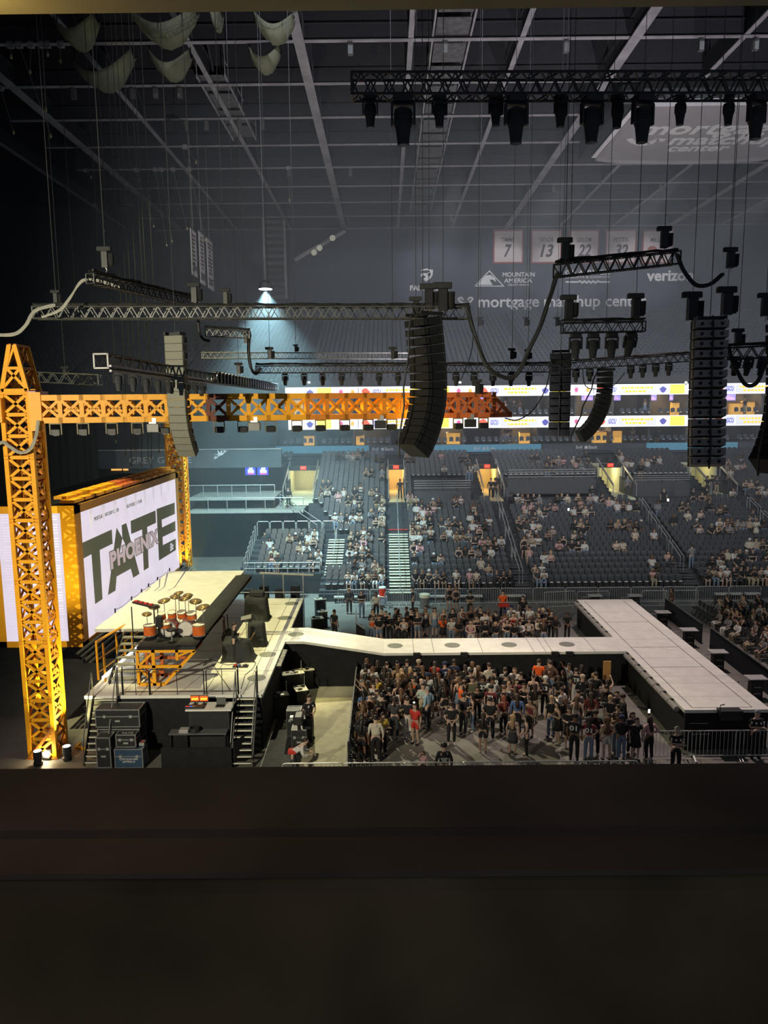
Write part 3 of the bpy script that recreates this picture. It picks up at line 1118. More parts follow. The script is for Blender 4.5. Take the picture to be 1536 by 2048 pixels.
# black masking drapes behind and beside the screen box
for xa, ya, xb, yb, hz_, lab in ((-21.5, 31.5, -21.5, 56.0, 12.8, 'tall black drape hanging behind the big screen box'), (-30, 31.5, -21.5, 31.5, 13.2, 'tall black drape beyond the narrow screen'),
                                 (-15.5, 30.2, -9.0, 30.2, 2.6, None)):
    if lab is None:
        continue
    t = thing('masking_drape', lab, 'drape')
    n = 60
    vs, fs = [], []
    dx, dy = xb - xa, yb - ya
    L = math.hypot(dx, dy)
    for i in range(n + 1):
        o = 0.12 * math.sin(i * 1.9) + 0.06 * math.sin(i * 0.7)
        x, y = xa + dx * i / n - dy / L * o, ya + dy * i / n + dx / L * o
        vs += [(x, y, 0.02), (x, y, hz_)]
    for i in range(n):
        fs.append((2 * i, 2 * i + 2, 2 * i + 3, 2 * i + 1))
    g = MB()
    g.add(vs, fs)
    ob = g.build('cloth', DRAPE, t, True)
    md = ob.modifiers.new('thickness', 'SOLIDIFY')
    md.thickness = 0.02
    MB().tube([(xa, ya, hz_ + 0.06), (xb, yb, hz_ + 0.06)], 0.05).build('pipe', TRUSSG, t)
# ================================================================== flown rig: trusses, hoists, lamps, loudspeakers, cables
ROOFZ = 39.0


def truss(label, P, Q, w_, group=None, col=None, cover=False, n=None, hang=(0.15, 0.85)):
    """box truss between the centres P and Q."""
    col = col or TRUSS
    t = thing('lighting_truss', label, 'truss', (0, 0, 0), group)
    P, Q = Vector(P), Vector(Q)
    d = (Q - P)
    L = d.length
    d.normalize()
    s = d.cross(Vector((0, 0, 1))).normalized() * (w_ / 2)
    u = Vector((0, 0, w_ / 2))
    r = w_ * 0.07
    offs = [s + u, -s + u, -s - u, s - u]
    for o in offs:
        MB().tube([P + o, Q + o], r, 6).build('chord', col, t)
    n = n or max(3, int(L / (w_ * 1.15)))
    g = MB()
    for k in range(4):
        a, b = offs[k], offs[(k + 1) % 4]
        for i in range(n):
            p, q = P + d * (L * i / n), P + d * (L * (i + 1) / n)
            m_ = (p + q) / 2
            g.bar(p + a, m_ + b, r * 1.1)
            g.bar(m_ + b, q + a, r * 1.1)
        g.bar(P + a, P + b, r * 1.6)
        g.bar(Q + a, Q + b, r * 1.6)
    g.build('lacing', col, t)
    if cover:
        g = MB()
        rr = random.Random(int(L * 100))
        for k in range(4):
            pts = []
            for i in range(n + 1):
                pts.append(P + d * (L * i / n) + u + s * (rr.uniform(-0.9, 0.9)) + Vector((0, 0, r + 0.035 + rr.uniform(0, 0.05))))
            g.tube(pts, 0.032, 5)
        g.build('cable_loom', CABLE, t)
    return t


def hoist(P, size=0.5, label='', up=True, group=None, bag=True, lean=0.0):
    """electric chain hoist hanging on its chain: P = bottom hook."""
    t = thing('chain_hoist', label, 'hoist', (0, 0, 0), group)
    x, y, z = P
    s = size * 0.8
    m = MB()
    m.bevbox((x - 0.16 * s, y - 0.16 * s, z + 0.16 * s), (x + 0.16 * s, y + 0.16 * s, z + 0.92 * s), 0.03 * s)
    m.build('motor_body', BLACK, t)
    MB().bevbox((x - 0.36 * s, y - 0.12 * s, z + 0.92 * s), (x + 0.30 * s, y + 0.12 * s, z + 1.12 * s), 0.03 * s).build('gear_case', CHAR, t)
    if bag:
        MB().lathe([(0.06 * s, 0.22 * s), (0.13 * s, 0.3 * s), (0.14 * s, 0.8 * s)], (x + 0.27 * s, y, z), 8).build('chain_bag', DRAPE, t)
    m = MB()
    m.tube([(x, y, z - 0.02), (x + 0.05 * s, y, z + 0.04 * s), (x, y, z + 0.17 * s)], 0.025 * s, 5)
    m.build('hook', ALU, t)
    if up:
        MB().tube([(x, y, z + 1.1 * s), (x, y, ROOFZ)], 0.010, 4).build('chain', mat('chain_dark', (0.07, 0.07, 0.075), 0.5), t)
    return t


# --- moving head lamp prototype (hangs down from z=0, unit height)


def make_moving_light():
    t = thing('moving_light', 'x', 'stage light', (0, 0, -500), 'moving lights')
    MB().bevbox((-0.20, -0.17, -0.17), (0.20, 0.17, 0.0), 0.03).build('base', BLACK, t)
    g = MB()
    g.box((-0.25, -0.07, -0.22), (0.25, 0.07, -0.16))
    for s in (-1, 1):
        g.bar((s * 0.235, 0, -0.18), (s * 0.235, 0, -0.62), 0.05, 0.14, (0, 1, 0))
    g.build('yoke', BLACK, t)
    g = MB()
    g.lathe([(0.10, -0.26), (0.185, -0.30), (0.20, -0.56), (0.185, -0.62), (0.165, -0.66), (0.125, -0.96), (0.13, -1.0)], (0, 0, 0), 14)
    hd = g.build('head', CHAR, t)
    MB().lathe([(0.11, -1.008), (0.10, -0.99)], (0, 0, 0), 14).build('lens', LENS, hd)
    g = MB()
    for k in range(5):
        g.lathe([(0.2, -0.36 - 0.045 * k), (0.207, -0.37 - 0.045 * k)], (0, 0, 0), 14)
    g.build('cooling_rib', BLACK, hd)
    return t


ML0 = make_moving_light()
_mlused = [False]


def moving_light(P, size, label, rz=0.0, tilt=0.0, group='moving lights'):
    if not _mlused[0]:
        _mlused[0] = True
        o = ML0
        o.location = P
        o.scale = (size,) * 3
        o['label'] = label
        o['group'] = group
    else:
        o = dup(ML0, P, None, label, group, size)
    o.rotation_euler = (tilt, 0, rz)
    return o


# --- long front truss
YA = 24.6
truss('long black truss above the crane arm carrying the two near loudspeaker arrays', atY(70, 626, YA), atY(938, 626, YA), 0.36, 'long cross trusses', TRUSSG, True)
truss('black truss slanting down from the dark towards the front loudspeaker array', atY(180, 557, 21.5), atY(391, 606, 26.5), 0.26, 'long cross trusses', TRUSS, True)
truss('short stub of truss with a rounded cable wrap beside the cone of cool light', atY(412, 665, 27), atY(500, 670, 27), 0.24, 'long cross trusses', TRUSSG, True)
truss('thin pale truss hung below the short stub of truss', atY(405, 711, 34), atY(838, 712, 34), 0.26, 'long cross trusses', TRUSSG)
truss('black cable-laden truss with a row of lamps just above the ribbon board', atY(512, 739, 30), atY(1100, 737, 30), 0.27, 'long cross trusses', TRUSS, True)
truss('black truss between the straight far loudspeakers and the big straight array', atY(1103, 735, 30.4), atY(1385, 715, 30.4), 0.28, 'long cross trusses', TRUSS, True)
truss('tilted black truss in front of the jersey banners', atY(1114, 541, 22), atY(1353, 516, 23.4), 0.36, 'long cross trusses', TRUSS, True)
truss('short black truss with four lamps under it above the curved loudspeakers', atY(1124, 656, 24), atY(1288, 653, 24), 0.30, 'long cross trusses', TRUSS, True)
truss('deep black truss near the roof with a long row of big lamps', atY(704, 174, 17), atY(1600, 172, 17), 0.42, 'long cross trusses', TRUSS, False, 24)
truss('black truss at the frame edge beside the big straight array', atY(1450, 708, 24), atY(1600, 700, 24), 0.36, 'long cross trusses', TRUSS, True)
truss('dark grey truss behind the crane tower head', atY(74, 754, 33), atY(200, 760, 33), 0.42, 'long cross trusses', TRUSSG)

# --- rows of lamps
big = [(806, 215, 290), (1033, 215, 287), (1185, 205, 285), (1287, 205, 285), (1515, 200, 278)]
small = [(740, 200, 255), (879, 199, 254), (992, 198, 252), (1122, 195, 254), (1236, 200, 256), (1362, 194, 250), (1459, 194, 250)]
for i, (px, a, b) in enumerate(big):
    p, q = atY(px, 190, 16.75), atY(px, b, 16.75)
    moving_light(p, p.z - q.z, 'big moving light, %s of the five large ones along the deep roof truss' % nth(i), 0.1 * i)
for i, (px, a, b) in enumerate(small):
    p, q = atY(px, 190, 17.3), atY(px, b, 17.3)
    moving_light(p, (p.z - q.z), 'smaller moving light, %s of the seven between the large ones on the deep roof truss' % nth(i), 0.2 * i)
for i, (px, tl) in enumerate(((1152, 0), (1187, 0), (1224, 0), (1264, 0.5))):
    p, q = atY(px, 661, 24), atY(px, 713, 24)
    sz_ = p.z - q.z
    p.z = atY(1205, 654.5, 24).z - 0.168
    moving_light(p, sz_, 'moving light, %s of four under the short truss above the curved loudspeakers' % nth(i), 0, tl)
for i, px in enumerate((570, 608, 645, 683, 720, 758, 796)):
    p, q = atY(px, 745, 30), atY(px, 771, 30)
    moving_light(p, p.z - q.z, 'small slim lamp, %s of the seven hanging from the cable-laden truss' % nth(i), 0.1)
for i, px in enumerate((912, 948, 986, 1022, 1058, 1152, 1180, 1262, 1286, 1312, 1338)):
    yt = 744 if px < 1100 else 735 - 0.071 * (px - 1103) + 5.5
    p, q = atY(px, yt, 30.3), atY(px, yt + 28, 30.3)
    moving_light(p, p.z - q.z, 'small slim lamp, %s past the big bent array on the far truss' % nth(i), 0.1)
for i, px in enumerate((1475, 1500, 1528)):
    p, q = atY(px, 713, 24), atY(px, 752, 24)
    moving_light(p, p.z - q.z, 'moving light, %s of three on the truss at the frame edge' % nth(i), 0.1, 0.3)
for i, (px, py) in enumerate(((620, 762), (1018, 690), (1028, 690), (1056, 692))):
    pass

# --- lamps standing on the jib's lower edge
def make_strobe():
    t = thing('strobe_lamp', 'x', 'stage light', (0, 0, -500), 'strobe lamps under the crane arm')
    g = MB()
    g.bar((-0.19, 0, 0), (-0.19, 0, -0.40), 0.035, 0.07, (0, 1, 0))
    g.bar((0.19, 0, 0), (0.19, 0, -0.40), 0.035, 0.07, (0, 1, 0))
    g.bar((-0.2, 0, -0.02), (0.2, 0, -0.02), 0.07, 0.04)
    g.build('yoke', mat('yoke_olive', (0.22, 0.19, 0.09), 0.5), t)
    g = MB()
    g.bevbox((-0.165, -0.10, -0.42), (0.165, 0.10, -0.20), 0.03)
    hd = g.build('head', BLACK, t)
    MB().ell((0, 0, -0.42), (0.12, 0.09, 0.03)).build('lens', LENS, hd)
    return t


ST0 = make_strobe()
used = False
for i, px in enumerate((102, 152, 205, 253, 305, 410, 457, 512, 565, 613, 663, 712, 762, 905, 961)):
    s = (px - 74) / 39.5 * bay
    p = jp(s, 0.1, zjb)
    lab = 'strobe lamp in a square yoke under the crane arm, %s from the tower' % nth(i)
    if not used:
        used = True
        o = ST0
        o.location, o['label'] = p, lab
    else:
        o = dup(ST0, p, None, lab)
    o.rotation_euler = (0, 0, math.atan2(jd.y, jd.x))
for i, px in enumerate((284, 480, 738, 932)):
    s = (px - 74) / 39.5 * bay
    p = jp(s, 0.1, zjb)
    t = thing('dimmer_box', 'dark control box hung between the strobe lamps, %s from the tower' % nth(i), 'control box', p, 'control boxes under the crane arm')
    MB().bevbox((-0.22, -0.15, -0.36), (0.22, 0.15, -0.06), 0.02).build('case', BLACK if i > 1 else TRUSSG, t)
    MB().bar((0, 0, 0.14), (0, 0, -0.08), 0.26).build('clamp', ALU, t)
# the warm lamp glaring at the end of the amber part of the arm
s = (823 - 74) / 39.5 * bay
p = jp(s, -0.12, zjb + 0.02)
t = thing('glaring_lamp', 'small lamp glaring bright yellow at the bent loudspeaker array', 'stage light', p)
MB().lathe([(0.05, 0.06), (0.10, 0.03), (0.11, -0.05), (0.09, -0.07)], (0, 0, 0), 12).build('housing', BLACK, t)
MB().ell((0, -0.03, -0.02), (0.11, 0.11, 0.09)).build('bulb', glow('yellow_bulb', (1.0, 0.82, 0.10), 9.0), t)
lamp('jib_glare_light', 'POINT', p + Vector((0, -0.35, 0)), 60, (1.0, 0.78, 0.08), None, 0.08)
for k in range(4):
    q = jp((590 + k * 58 - 74) / 39.5 * bay, 0.4, (zjt + zjb) / 2 - 0.2)
    lamp('jib_inner_light', 'POINT', q, 16, (1.0, 0.66, 0.05), None, 0.06)

# --- the lamp bar running over the stage away from the camera
px0, px1 = atX(202, 722, -7.0), atX(546, 776, -7.0)
t = truss('long black truss over the stage running away with a picket row of lamps', px0, px1, 0.34, None, TRUSS, False, 40)
L9 = (px1 - px0).length
d9 = (px1 - px0).normalized()
g = MB()
for k in (0.12, 0.24):
    g.bar(px0 + Vector((0.22, 0, -k)), px0 + d9 * (L9 * 0.5) + Vector((0.22, 0, -k)), 0.05)
g.build('pale_rail', mat('pale_rail_grey', (0.34, 0.33, 0.36), 0.5), t)
for i in range(26):
    p = px0 + d9 * (L9 * (0.40 + 0.6 * i / 25)) + Vector((0.25, 0, 0.02))
    tt_ = thing('batten_lamp', 'short upright lamp of the picket row over the stage, %s from the near end' % nth(i), 'stage light', p, 'picket row of lamps over the stage')
    g = MB()
    g.bevbox((-0.09, -0.10, -0.20), (0.09, 0.10, 0.24), 0.02)
    g.build('case', BLACK, tt_)
    MB().cbox((0.095, -0.02, 0.0), (0.012, 0.12, 0.3)).build('lens', LENS, tt_)
for i in range(9):
    p = px0 + d9 * (L9 * (0.03 + 0.04 * i)) + Vector((0.1, 0, -0.2))
    moving_light(p, 0.5, 'black lamp hung under the near end of the picket-row truss, %s from the tip' % nth(i), 0.3)

# --- hoists
hz_l = [(212, 543, 21.8, 0.75, 'upright on the slanting truss at its high end'), (452, 613, YA, 0.62, 'on the front truss beside the cone of cool light'), (492, 690, 27, 0.5, 'below the short stub of truss'),
        (540, 722, 30, 0.6, 'at the bend of the thick black cable'), (592, 706, 34, 0.42, 'on the thin pale truss'), (786, 722, 30, 0.6, 'left of the bent loudspeaker array on the lamp-row truss'),
        (858, 628, YA, 1.05, 'large, over the bent loudspeaker array, left of a pair'), (886, 632, YA - 0.2, 1.15, 'large, over the bent loudspeaker array, right of a pair'), (832, 637, YA, 0.75, 'leaning at the bent array towards the stage'),
        (1130, 528, 22, 0.8, 'on the low end of the tilted truss by the banner numbered 13'), (1328, 503, 23.2, 0.8, 'on the high end of the tilted truss by the ball-emblem banner'), (1137, 646, 24, 0.95, 'on the short four-lamp truss, end nearer the stage'),
        (1271, 643, 24, 0.95, 'on the short four-lamp truss, end farther from the stage'), (1383, 650, 23.5, 1.1, 'over the big straight array, left of a pair'), (1452, 640, 23.5, 1.1, 'over the big straight array, right of a pair'),
        (1460, 543, 22.5, 0.75, 'below the verizon lettering at a swag of cable'), (1475, 698, 24, 0.7, 'on the truss at the frame edge'), (1530, 640, 21, 0.8, 'cut by the frame edge above the last truss'),
        (478, 752, 31, 0.6, 'holding the picket row of lamps'), (1024, 722, 30, 0.55, 'on the far truss, single one under the missing letters'), (1056, 722, 30, 0.5, 'on the far truss, next to a slack cable swag'),
        (955, 792, 29, 0.7, 'on the red-orange end of the crane arm'), (390, 612, YA, 0.8, 'behind the front loudspeaker array by the pennant banners'), (113, 612, YA, 0.55, 'near the far left end of the front truss'), (131, 758, 33, 0.6, 'small, behind the crane tower head'),
        (960, 655, 34, 0.5, 'far off against the upper seats, first of a row of three'), (1052, 655, 34, 0.5, 'far off against the upper seats, second of a row of three'), (1114, 655, 34, 0.5, 'far off against the upper seats, third of a row of three')]
for i, (px, py, Y, s, lab) in enumerate(hz_l):
    hoist(atY(px, py, Y), s, 'black chain hoist ' + lab, True, 'chain hoists')

# ------------------------------------------------------------------ loudspeaker line arrays


def make_cab(w_, dp, hh, body, grm, rear=False):
    g = MB()
    t_ = hh * 0.14
    x = w_ / 2
    # front at +y, wedge profile
    g.add([(-x, 0, -hh / 2), (x, 0, -hh / 2), (x, 0, hh / 2), (-x, 0, hh / 2), (-x, -dp, -hh / 2 + t_), (x, -dp, -hh / 2 + t_), (x, -dp, hh / 2 - t_), (-x, -dp, hh / 2 - t_)],
          [(0, 3, 2, 1), (4, 5, 6, 7), (0, 1, 5, 4), (1, 2, 6, 5), (2, 3, 7, 6), (3, 0, 4, 7)])
    me = g.mesh('cabinet')
    me.materials.append(body)
    g = MB()
    g.box((-x + 0.015, 0.0, -hh / 2 + 0.012), (x - 0.015, 0.012, hh / 2 - 0.012))
    g.cbox((-x + 0.1, 0.016, hh * 0.1), (0.07, 0.006, 0.05))
    mg = g.mesh('grille')
    mg.materials.append(grm)
    g = MB()
    if rear:
        for sx in (-0.3, 0.0, 0.3):
            n = 10
            vs = [(sx * w_ + 0.055 * math.cos(2 * math.pi * k / n), -dp - 0.006, 0.055 * math.sin(2 * math.pi * k / n)) for k in range(n)]
            g.prism(vs, (0, 0.008, 0))
    for s in (-1, 1):
        g.bar((s * (x + 0.012), -0.05, -hh * 0.46), (s * (x + 0.012), -0.05, hh * 0.46), 0.02, 0.05)
        g.bar((s * (x + 0.012), -dp * 0.85, -hh * 0.34), (s * (x + 0.012), -dp * 0.85, hh * 0.34), 0.02, 0.04)
    mr = g.mesh('rigging_link')
    mr.materials.append(BLACK)
    return me, mg, mr


def line_array(label, top, n, w_, dp, hh, f, tilts, body, grm, rear=False, frame=True):
    t = thing('loudspeaker_array', label, 'loudspeaker', (0, 0, 0), 'flown loudspeaker arrays')
    me, mg, mr = make_cab(w_, dp, hh, body, grm, rear)
    f = Vector((f[0], f[1], 0)).normalized()
    sd = Vector((f.y, -f.x, 0))          # local x
    P = Vector(top)
    for i in range(n):
        a = R(tilts(i / (n - 1)))
        nr = f * math.cos(a) + Vector((0, 0, -math.sin(a)))
        upv = f * math.sin(a) + Vector((0, 0, math.cos(a)))
        c = P - upv * (hh / 2)
        o = put('cabinet', me, None, t)
        o.matrix_world = Matrix.Translation(c) @ Matrix((sd, nr, upv)).transposed().to_4x4()
        gcb = put('grille', mg, None, o)
        if rear or i % 2 == 0:
            put('rigging_link', mr, None, o)
        P = P - upv * (hh + 0.008)
    top = Vector(top)
    g = MB()
    for s in (-0.4, 0.4):
        g.bar(top + sd * (w_ * s) + Vector((0, 0, 0.06)) - f * dp, top + sd * (w_ * s) + Vector((0, 0, 0.06)) + f * 0.1, 0.07, 0.1)
    g.bar(top + sd * (w_ * -0.4) + Vector((0, 0, 0.06)) - f * dp * 0.5, top + sd * (w_ * 0.4) + Vector((0, 0, 0.06)) - f * dp * 0.5, 0.07, 0.1)
    g.build('bumper_frame', BLACK, t)
    g = MB()
    g.tube([top + Vector((0, 0, 0.08)) - f * dp * 0.5, Vector((top.x - f.x * dp * 0.5, top.y - f.y * dp * 0.5, ROOFZ))], 0.012, 4)
    g.build('hanging_cable', mat('chain_dark', (0.07, 0.07, 0.075), 0.5), t)
    g = MB()
    e = P
    pts = [top - f * dp + Vector((0, 0, 0.1))]
    for i in range(9):
        pts.append(top.lerp(P, i / 8) - f * (dp * 1.12 + 0.05 * math.sin(i * 2.1)))
    g.tube(pts, 0.03, 5)
    g.build('speaker_cable', CABLE, t)
    return t


CABG = mat('cabinet_grey_green', (0.13, 0.13, 0.10), 0.55, 0, 0.08)
GRG = mat('grille_grey_green', (0.20, 0.20, 0.155), 0.6, 0, 0.1, 30)
CABK = mat('cabinet_black', (0.012, 0.012, 0.011), 0.6, 0, 0.15)
GRK = mat('grille_black', (0.012, 0.012, 0.012), 0.7, 0, 0.2, 30)
CABB = mat('cabinet_brown_grey', (0.30, 0.265, 0.245), 0.6, 0, 0.15)
line_array('grey-green loudspeaker column hanging in front of the crane arm near the tower', atY(346, 671, YA - 0.3), 16, 0.62, 0.30, 0.243, (-0.22, -1), lambda q: max(0, (q - 0.52)) * 72, CABG, GRG)
line_array('big black bent loudspeaker column over mid arena, hiding part of the crane arm', atY(864, 634, YA - 0.5), 16, 1.05, 0.7, 0.275, (0.85, 0.52), lambda q: -7 + 62 * max(0, q - 0.28) ** 1.25, CABK, GRK, True)
line_array('straight black far loudspeaker column left of the curved one', atY(1122, 706, 33), 11, 0.85, 0.5, 0.32, (0.25, 0.97), lambda q: -1 + 6 * q, CABK, GRK, True)
line_array('small curved loudspeaker column hooking back at its foot', atY(1221, 742, 31), 14, 0.42, 0.50, 0.225, (1, 0.22), lambda q: -2 + 66 * max(0, q - 0.1) ** 1.2, CABK, GRG, True)
line_array('big straight grey-brown loudspeaker column at the edge beside the ball-emblem banner', atY(1415, 642, 23.2), 15, 0.94, 0.5, 0.285, (0.12, 0.99), lambda q: 2 + 6 * q, CABB, GRK, True)
line_array('black loudspeaker column cut by the frame edge, only its bent foot showing', atY(1590, 640, 20), 15, 0.85, 0.62, 0.27, (0.85, 0.52), lambda q: -7 + 68 * max(0, q - 0.28) ** 1.25, CABK, GRK, True)

# ------------------------------------------------------------------ swagged cables


def cable(label, pts, r=0.05, m_=None, Y=25, strands=3):
    t = thing('cable_swag', label, 'cable', (0, 0, 0), 'swagged cables')
    P = [atY(px, py, Y) for px, py in pts]
    # smooth
    Q = []
    for i in range(len(P) - 1):
        p0, p1, p2, p3 = P[max(i - 1, 0)], P[i], P[i + 1], P[min(i + 2, len(P) - 1)]
        for k in range(5):
            u = k / 5
            Q.append(0.5 * ((2 * p1) + (p2 - p0) * u + (2 * p0 - 5 * p1 + 4 * p2 - p3) * u * u + (3 * p1 - p0 - 3 * p2 + p3) * u ** 3))
    Q.append(P[-1])
    for s in range(strands):
        a = 2 * math.pi * s / strands
        MB().tube([q + Vector((math.cos(a + i * 0.35), 0.4 * math.sin(a + i * .35), math.sin(a + i * 0.35))) * (r * 0.75 if strands > 1 else 0) for i, q in enumerate(Q)], r, 6).build('strand', m_ or CABLE, t)
    return t


cable('thick black cable drooping from the bent array truss to the tilted truss', [(934, 612), (950, 672), (972, 728), (1000, 752), (1030, 752), (1058, 700), (1085, 640), (1104, 580), (1116, 545)], 0.045, None, 24.3)
cable('thin cable dropping from the crane arm tip to the far straight loudspeakers', [(1010, 836), (1035, 840), (1066, 820), (1090, 780), (1100, 740)], 0.025, None, 29.2, 1)
cable('pale bundle of cables drooping beyond the tower head', [(-10, 670), (30, 668), (52, 650), (70, 622), (110, 610)], 0.035, CABLEG, 24.4, 4)
cable('pale cable pair climbing from the front truss to the slanting truss', [(85, 634), (120, 620), (140, 596), (163, 563), (190, 560), (240, 575)], 0.03, CABLEG, 23.5, 2)
cable('grey cable bundle looped round the amber tower', [(-8, 892), (6, 884), (18, 892), (40, 905), (60, 898), (72, 872), (76, 842)], 0.035, CABLEG, 26.1, 4)
cable('black cable draped from the tilted truss to a single hoist', [(1353, 508), (1370, 545), (1392, 570), (1420, 568), (1446, 548)], 0.04, None, 23.3)
cable('black cable loop under the truss at the frame edge', [(1456, 690), (1468, 730), (1490, 768), (1512, 766), (1530, 730), (1545, 690)], 0.04, None, 24)
cable('thick black cable dropping from the short stub of truss to the lamp-row truss', [(500, 668), (497, 700), (502, 735), (512, 748), (522, 735)], 0.06, None, 28.5, 1)
cable('black cable loop left of the short stub of truss', [(396, 630), (398, 660), (406, 678), (420, 682)], 0.05, None, 26.5, 1)
cable('thin black cable hanging below the small curved loudspeakers', [(1165, 735), (1170, 770), (1190, 778), (1225, 772), (1250, 745)], 0.02, None, 30, 1)
cable('thin slack cable falling along the bent array', [(922, 760), (938, 720), (945, 690), (947, 660)], 0.02, None, 30, 1)

# ------------------------------------------------------------------ rigging slings under the dark end of the roof
sl = [((38, 85), (101, 268)), ((2, 190), (27, 262)), ((84, 85), (91, 215)), ((62, 90), (60, 140)), ((272, 330), (307, 450)), ((310, 335), (333, 488)), ((322, 335), (344, 480)), ((346, 335), (374, 455)),
      ((378, 335), (410, 478)), ((188, 398), (208, 460)), ((172, 332), (182, 352)), ((20, 78), (22, 110)), ((95, 88), (95, 105)), ((122, 90), (120, 118)), ((577, 345), (579, 398)), ((370, 295), (392, 322))]
for i, (a, b) in enumerate(sl):
    p = atZ(a[0], a[1], 35.9)
    jy = 51.5 + 6.42 * round((p.y - 51.5) / 6.42)
    p = Vector((p.x * jy / p.y, jy, 35.9))
    q = atY(b[0], b[1], p.y - 1.5)
    t = thing('hanging_sling', 'thin steel sling hanging from the roof over the stage end, %s of the row' % nth(i), 'sling', (0, 0, 0), 'slings under the roof')
    MB().tube([p, q], 0.022, 4).build('chain', CABLEG, t)
    g = MB()
    g.ell((q.x, q.y, q.z - 0.1), (0.09, 0.07, 0.16))
    g.build('hook', mat('hook_brass', (0.6, 0.52, 0.25), 0.4, 0.5), t)
    MB().bar(p + Vector((-0.2, 0, 0.0)), p + Vector((0.2, 0, 0.0)), 0.25, 0.35).build('beam_clamp', BEAMM, t)

# cream cloth bundles gathered up against the roof over the stage
CREAM = mat('cream_cloth', (0.17, 0.17, 0.115), 0.85, 0, 0.12, 2)
sw = [((262, 40), (395, 40), 1.9), ((420, 30), (450, 55), 1.0), ((115, 60), (190, 45), 1.6), ((150, 142), (255, 105), 2.0), ((300, 120), (385, 130), 1.6), ((510, 50), (590, 62), 1.3), ((500, 118), (560, 112), 1.3)]
for i, (a, b, h_) in enumerate(sw):
    p, q = atZ(a[0], a[1], 35.1), atZ(b[0], b[1], 35.1)
    q.y = p.y + (q.y - p.y) * 0.5
    t = thing('hanging_cloth', 'cream cloth gathered in a sagging bundle under the roof, %s from the wall side' % nth(i), 'drape', (0, 0, 0), 'cloth bundles under the roof')
    n, k = 12, 7
    vs, fs = [], []
    for ii in range(n + 1):
        u = ii / n
        c = p.lerp(q, u) - Vector((0, 0, h_ * 0.75 * math.sin(math.pi * u)))
        for kk in range(k):
            an = math.pi * kk / (k - 1)
            vs.append(c + Vector((0, math.cos(an) * (0.5 + 0.5 * h_ * math.sin(math.pi * u)), 0.6 - math.sin(an) * (0.45 + 0.08 * math.sin(ii * 2.3 + kk)))))
    for ii in range(n):
        for kk in range(k - 1):
            fs.append((ii * k + kk, ii * k + kk + 1, ii * k + kk + k + 1, ii * k + kk + k))
    g = MB()
    g.add(vs, fs)
    o = g.build('cloth', CREAM, t, True)
    o.modifiers.new('thickness', 'SOLIDIFY').thickness = 0.03
    for u in (0.0, 1.0):
        e = p.lerp(q, u)
        MB().tube([(e.x, e.y, e.z + 0.5), (e.x, e.y, ROOFZ)], 0.04, 5).build('tie', CABLE, t)

# loose cables dropping behind the crane arm
for i, (px, pa, pb) in enumerate(((251, 770, 905), (262, 765, 925), (271, 770, 900), (283, 775, 930), (296, 775, 915), (303, 780, 930), (318, 785, 900), (213, 765, 860), (162, 765, 850), (232, 768, 880))):
    a, b = atY(px, pa, 36), atY(px, pb, 36)
    t = thing('hanging_cable', 'thin dark cable hanging behind the crane arm, %s from the roof truss end' % nth(i), 'cable', (0, 0, 0), 'cables hanging behind the crane arm')
    MB().tube([(a.x, 36, ROOFZ), (a.x, 36, a.z), (b.x, 36, b.z)], 0.016, 4).build('lead', CABLE, t)
    MB().lathe([(0.04, -0.15), (0.04, 0.0)], (b.x, 36, b.z), 6).build('plug', CHAR, t)

# small fittings clamped along the purlins
FIT = mat('fitting_grey', (0.12, 0.12, 0.12), 0.6)
rr = random.Random(5)
k = 0
for (px, py) in ((172, 200), (278, 190), (309, 170), (358, 170), (328, 225), (362, 226), (402, 222), (470, 222), (518, 222), (575, 330), (700, 75), (890, 80), (1132, 80), (1390, 90), (1475, 110), (1110, 365), (1340, 352), (900, 440), (700, 330)):
    p = atZ(px, py, 35.9)
    t = thing('beam_fitting', 'small grey fitting clamped to a roof beam, %s of the scattered ones' % nth(k), 'fitting', (0, 0, 0), 'fittings on the roof beams')
    k += 1
    jy = 51.5 + 6.42 * round((p.y - 51.5) / 6.42)
    MB().bevbox((p.x - 0.17, jy - 0.17, 35.1), (p.x + 0.17, jy + 0.17, 35.75), 0.03).build('body', FIT, t)
    MB().bar((p.x, jy, 35.7), (p.x, jy, 36.0), 0.08).build('clamp', ALU, t)

# lamp with the cool cone of light, high at the stage end
cp = atY(531, 578, 46)
t = thing('cool_work_lamp', 'bright cool lamp throwing a wide cone of light down through the haze', 'lamp', (0, 0, 0))
g = MB()
g.lathe([(0.12, 0.5), (0.34, 0.32), (0.42, 0.02), (0.40, 0.0)], (cp.x, cp.y, cp.z), 14)
g.build('housing', CHAR, t)
MB().lathe([(0.39, -0.02), (0.39, 0.0)], (cp.x, cp.y, cp.z), 14).build('lens', glow('cool_lens', (0.85, 0.98, 1.0), 12), t)
MB().tube([(cp.x, cp.y, cp.z + 0.5), (cp.x, cp.y, ROOFZ - 0.01)], 0.015, 5).build('chain', mat('chain_dark', (0.07, 0.07, 0.075), 0.5), t)
lamp('cool_cone_light', 'SPOT', (cp.x, cp.y, cp.z - 0.1), 36000, (0.55, 0.93, 1.0), (cp.x - 1.0, cp.y + 9.0, 0), 0.1, 86, 0.8)
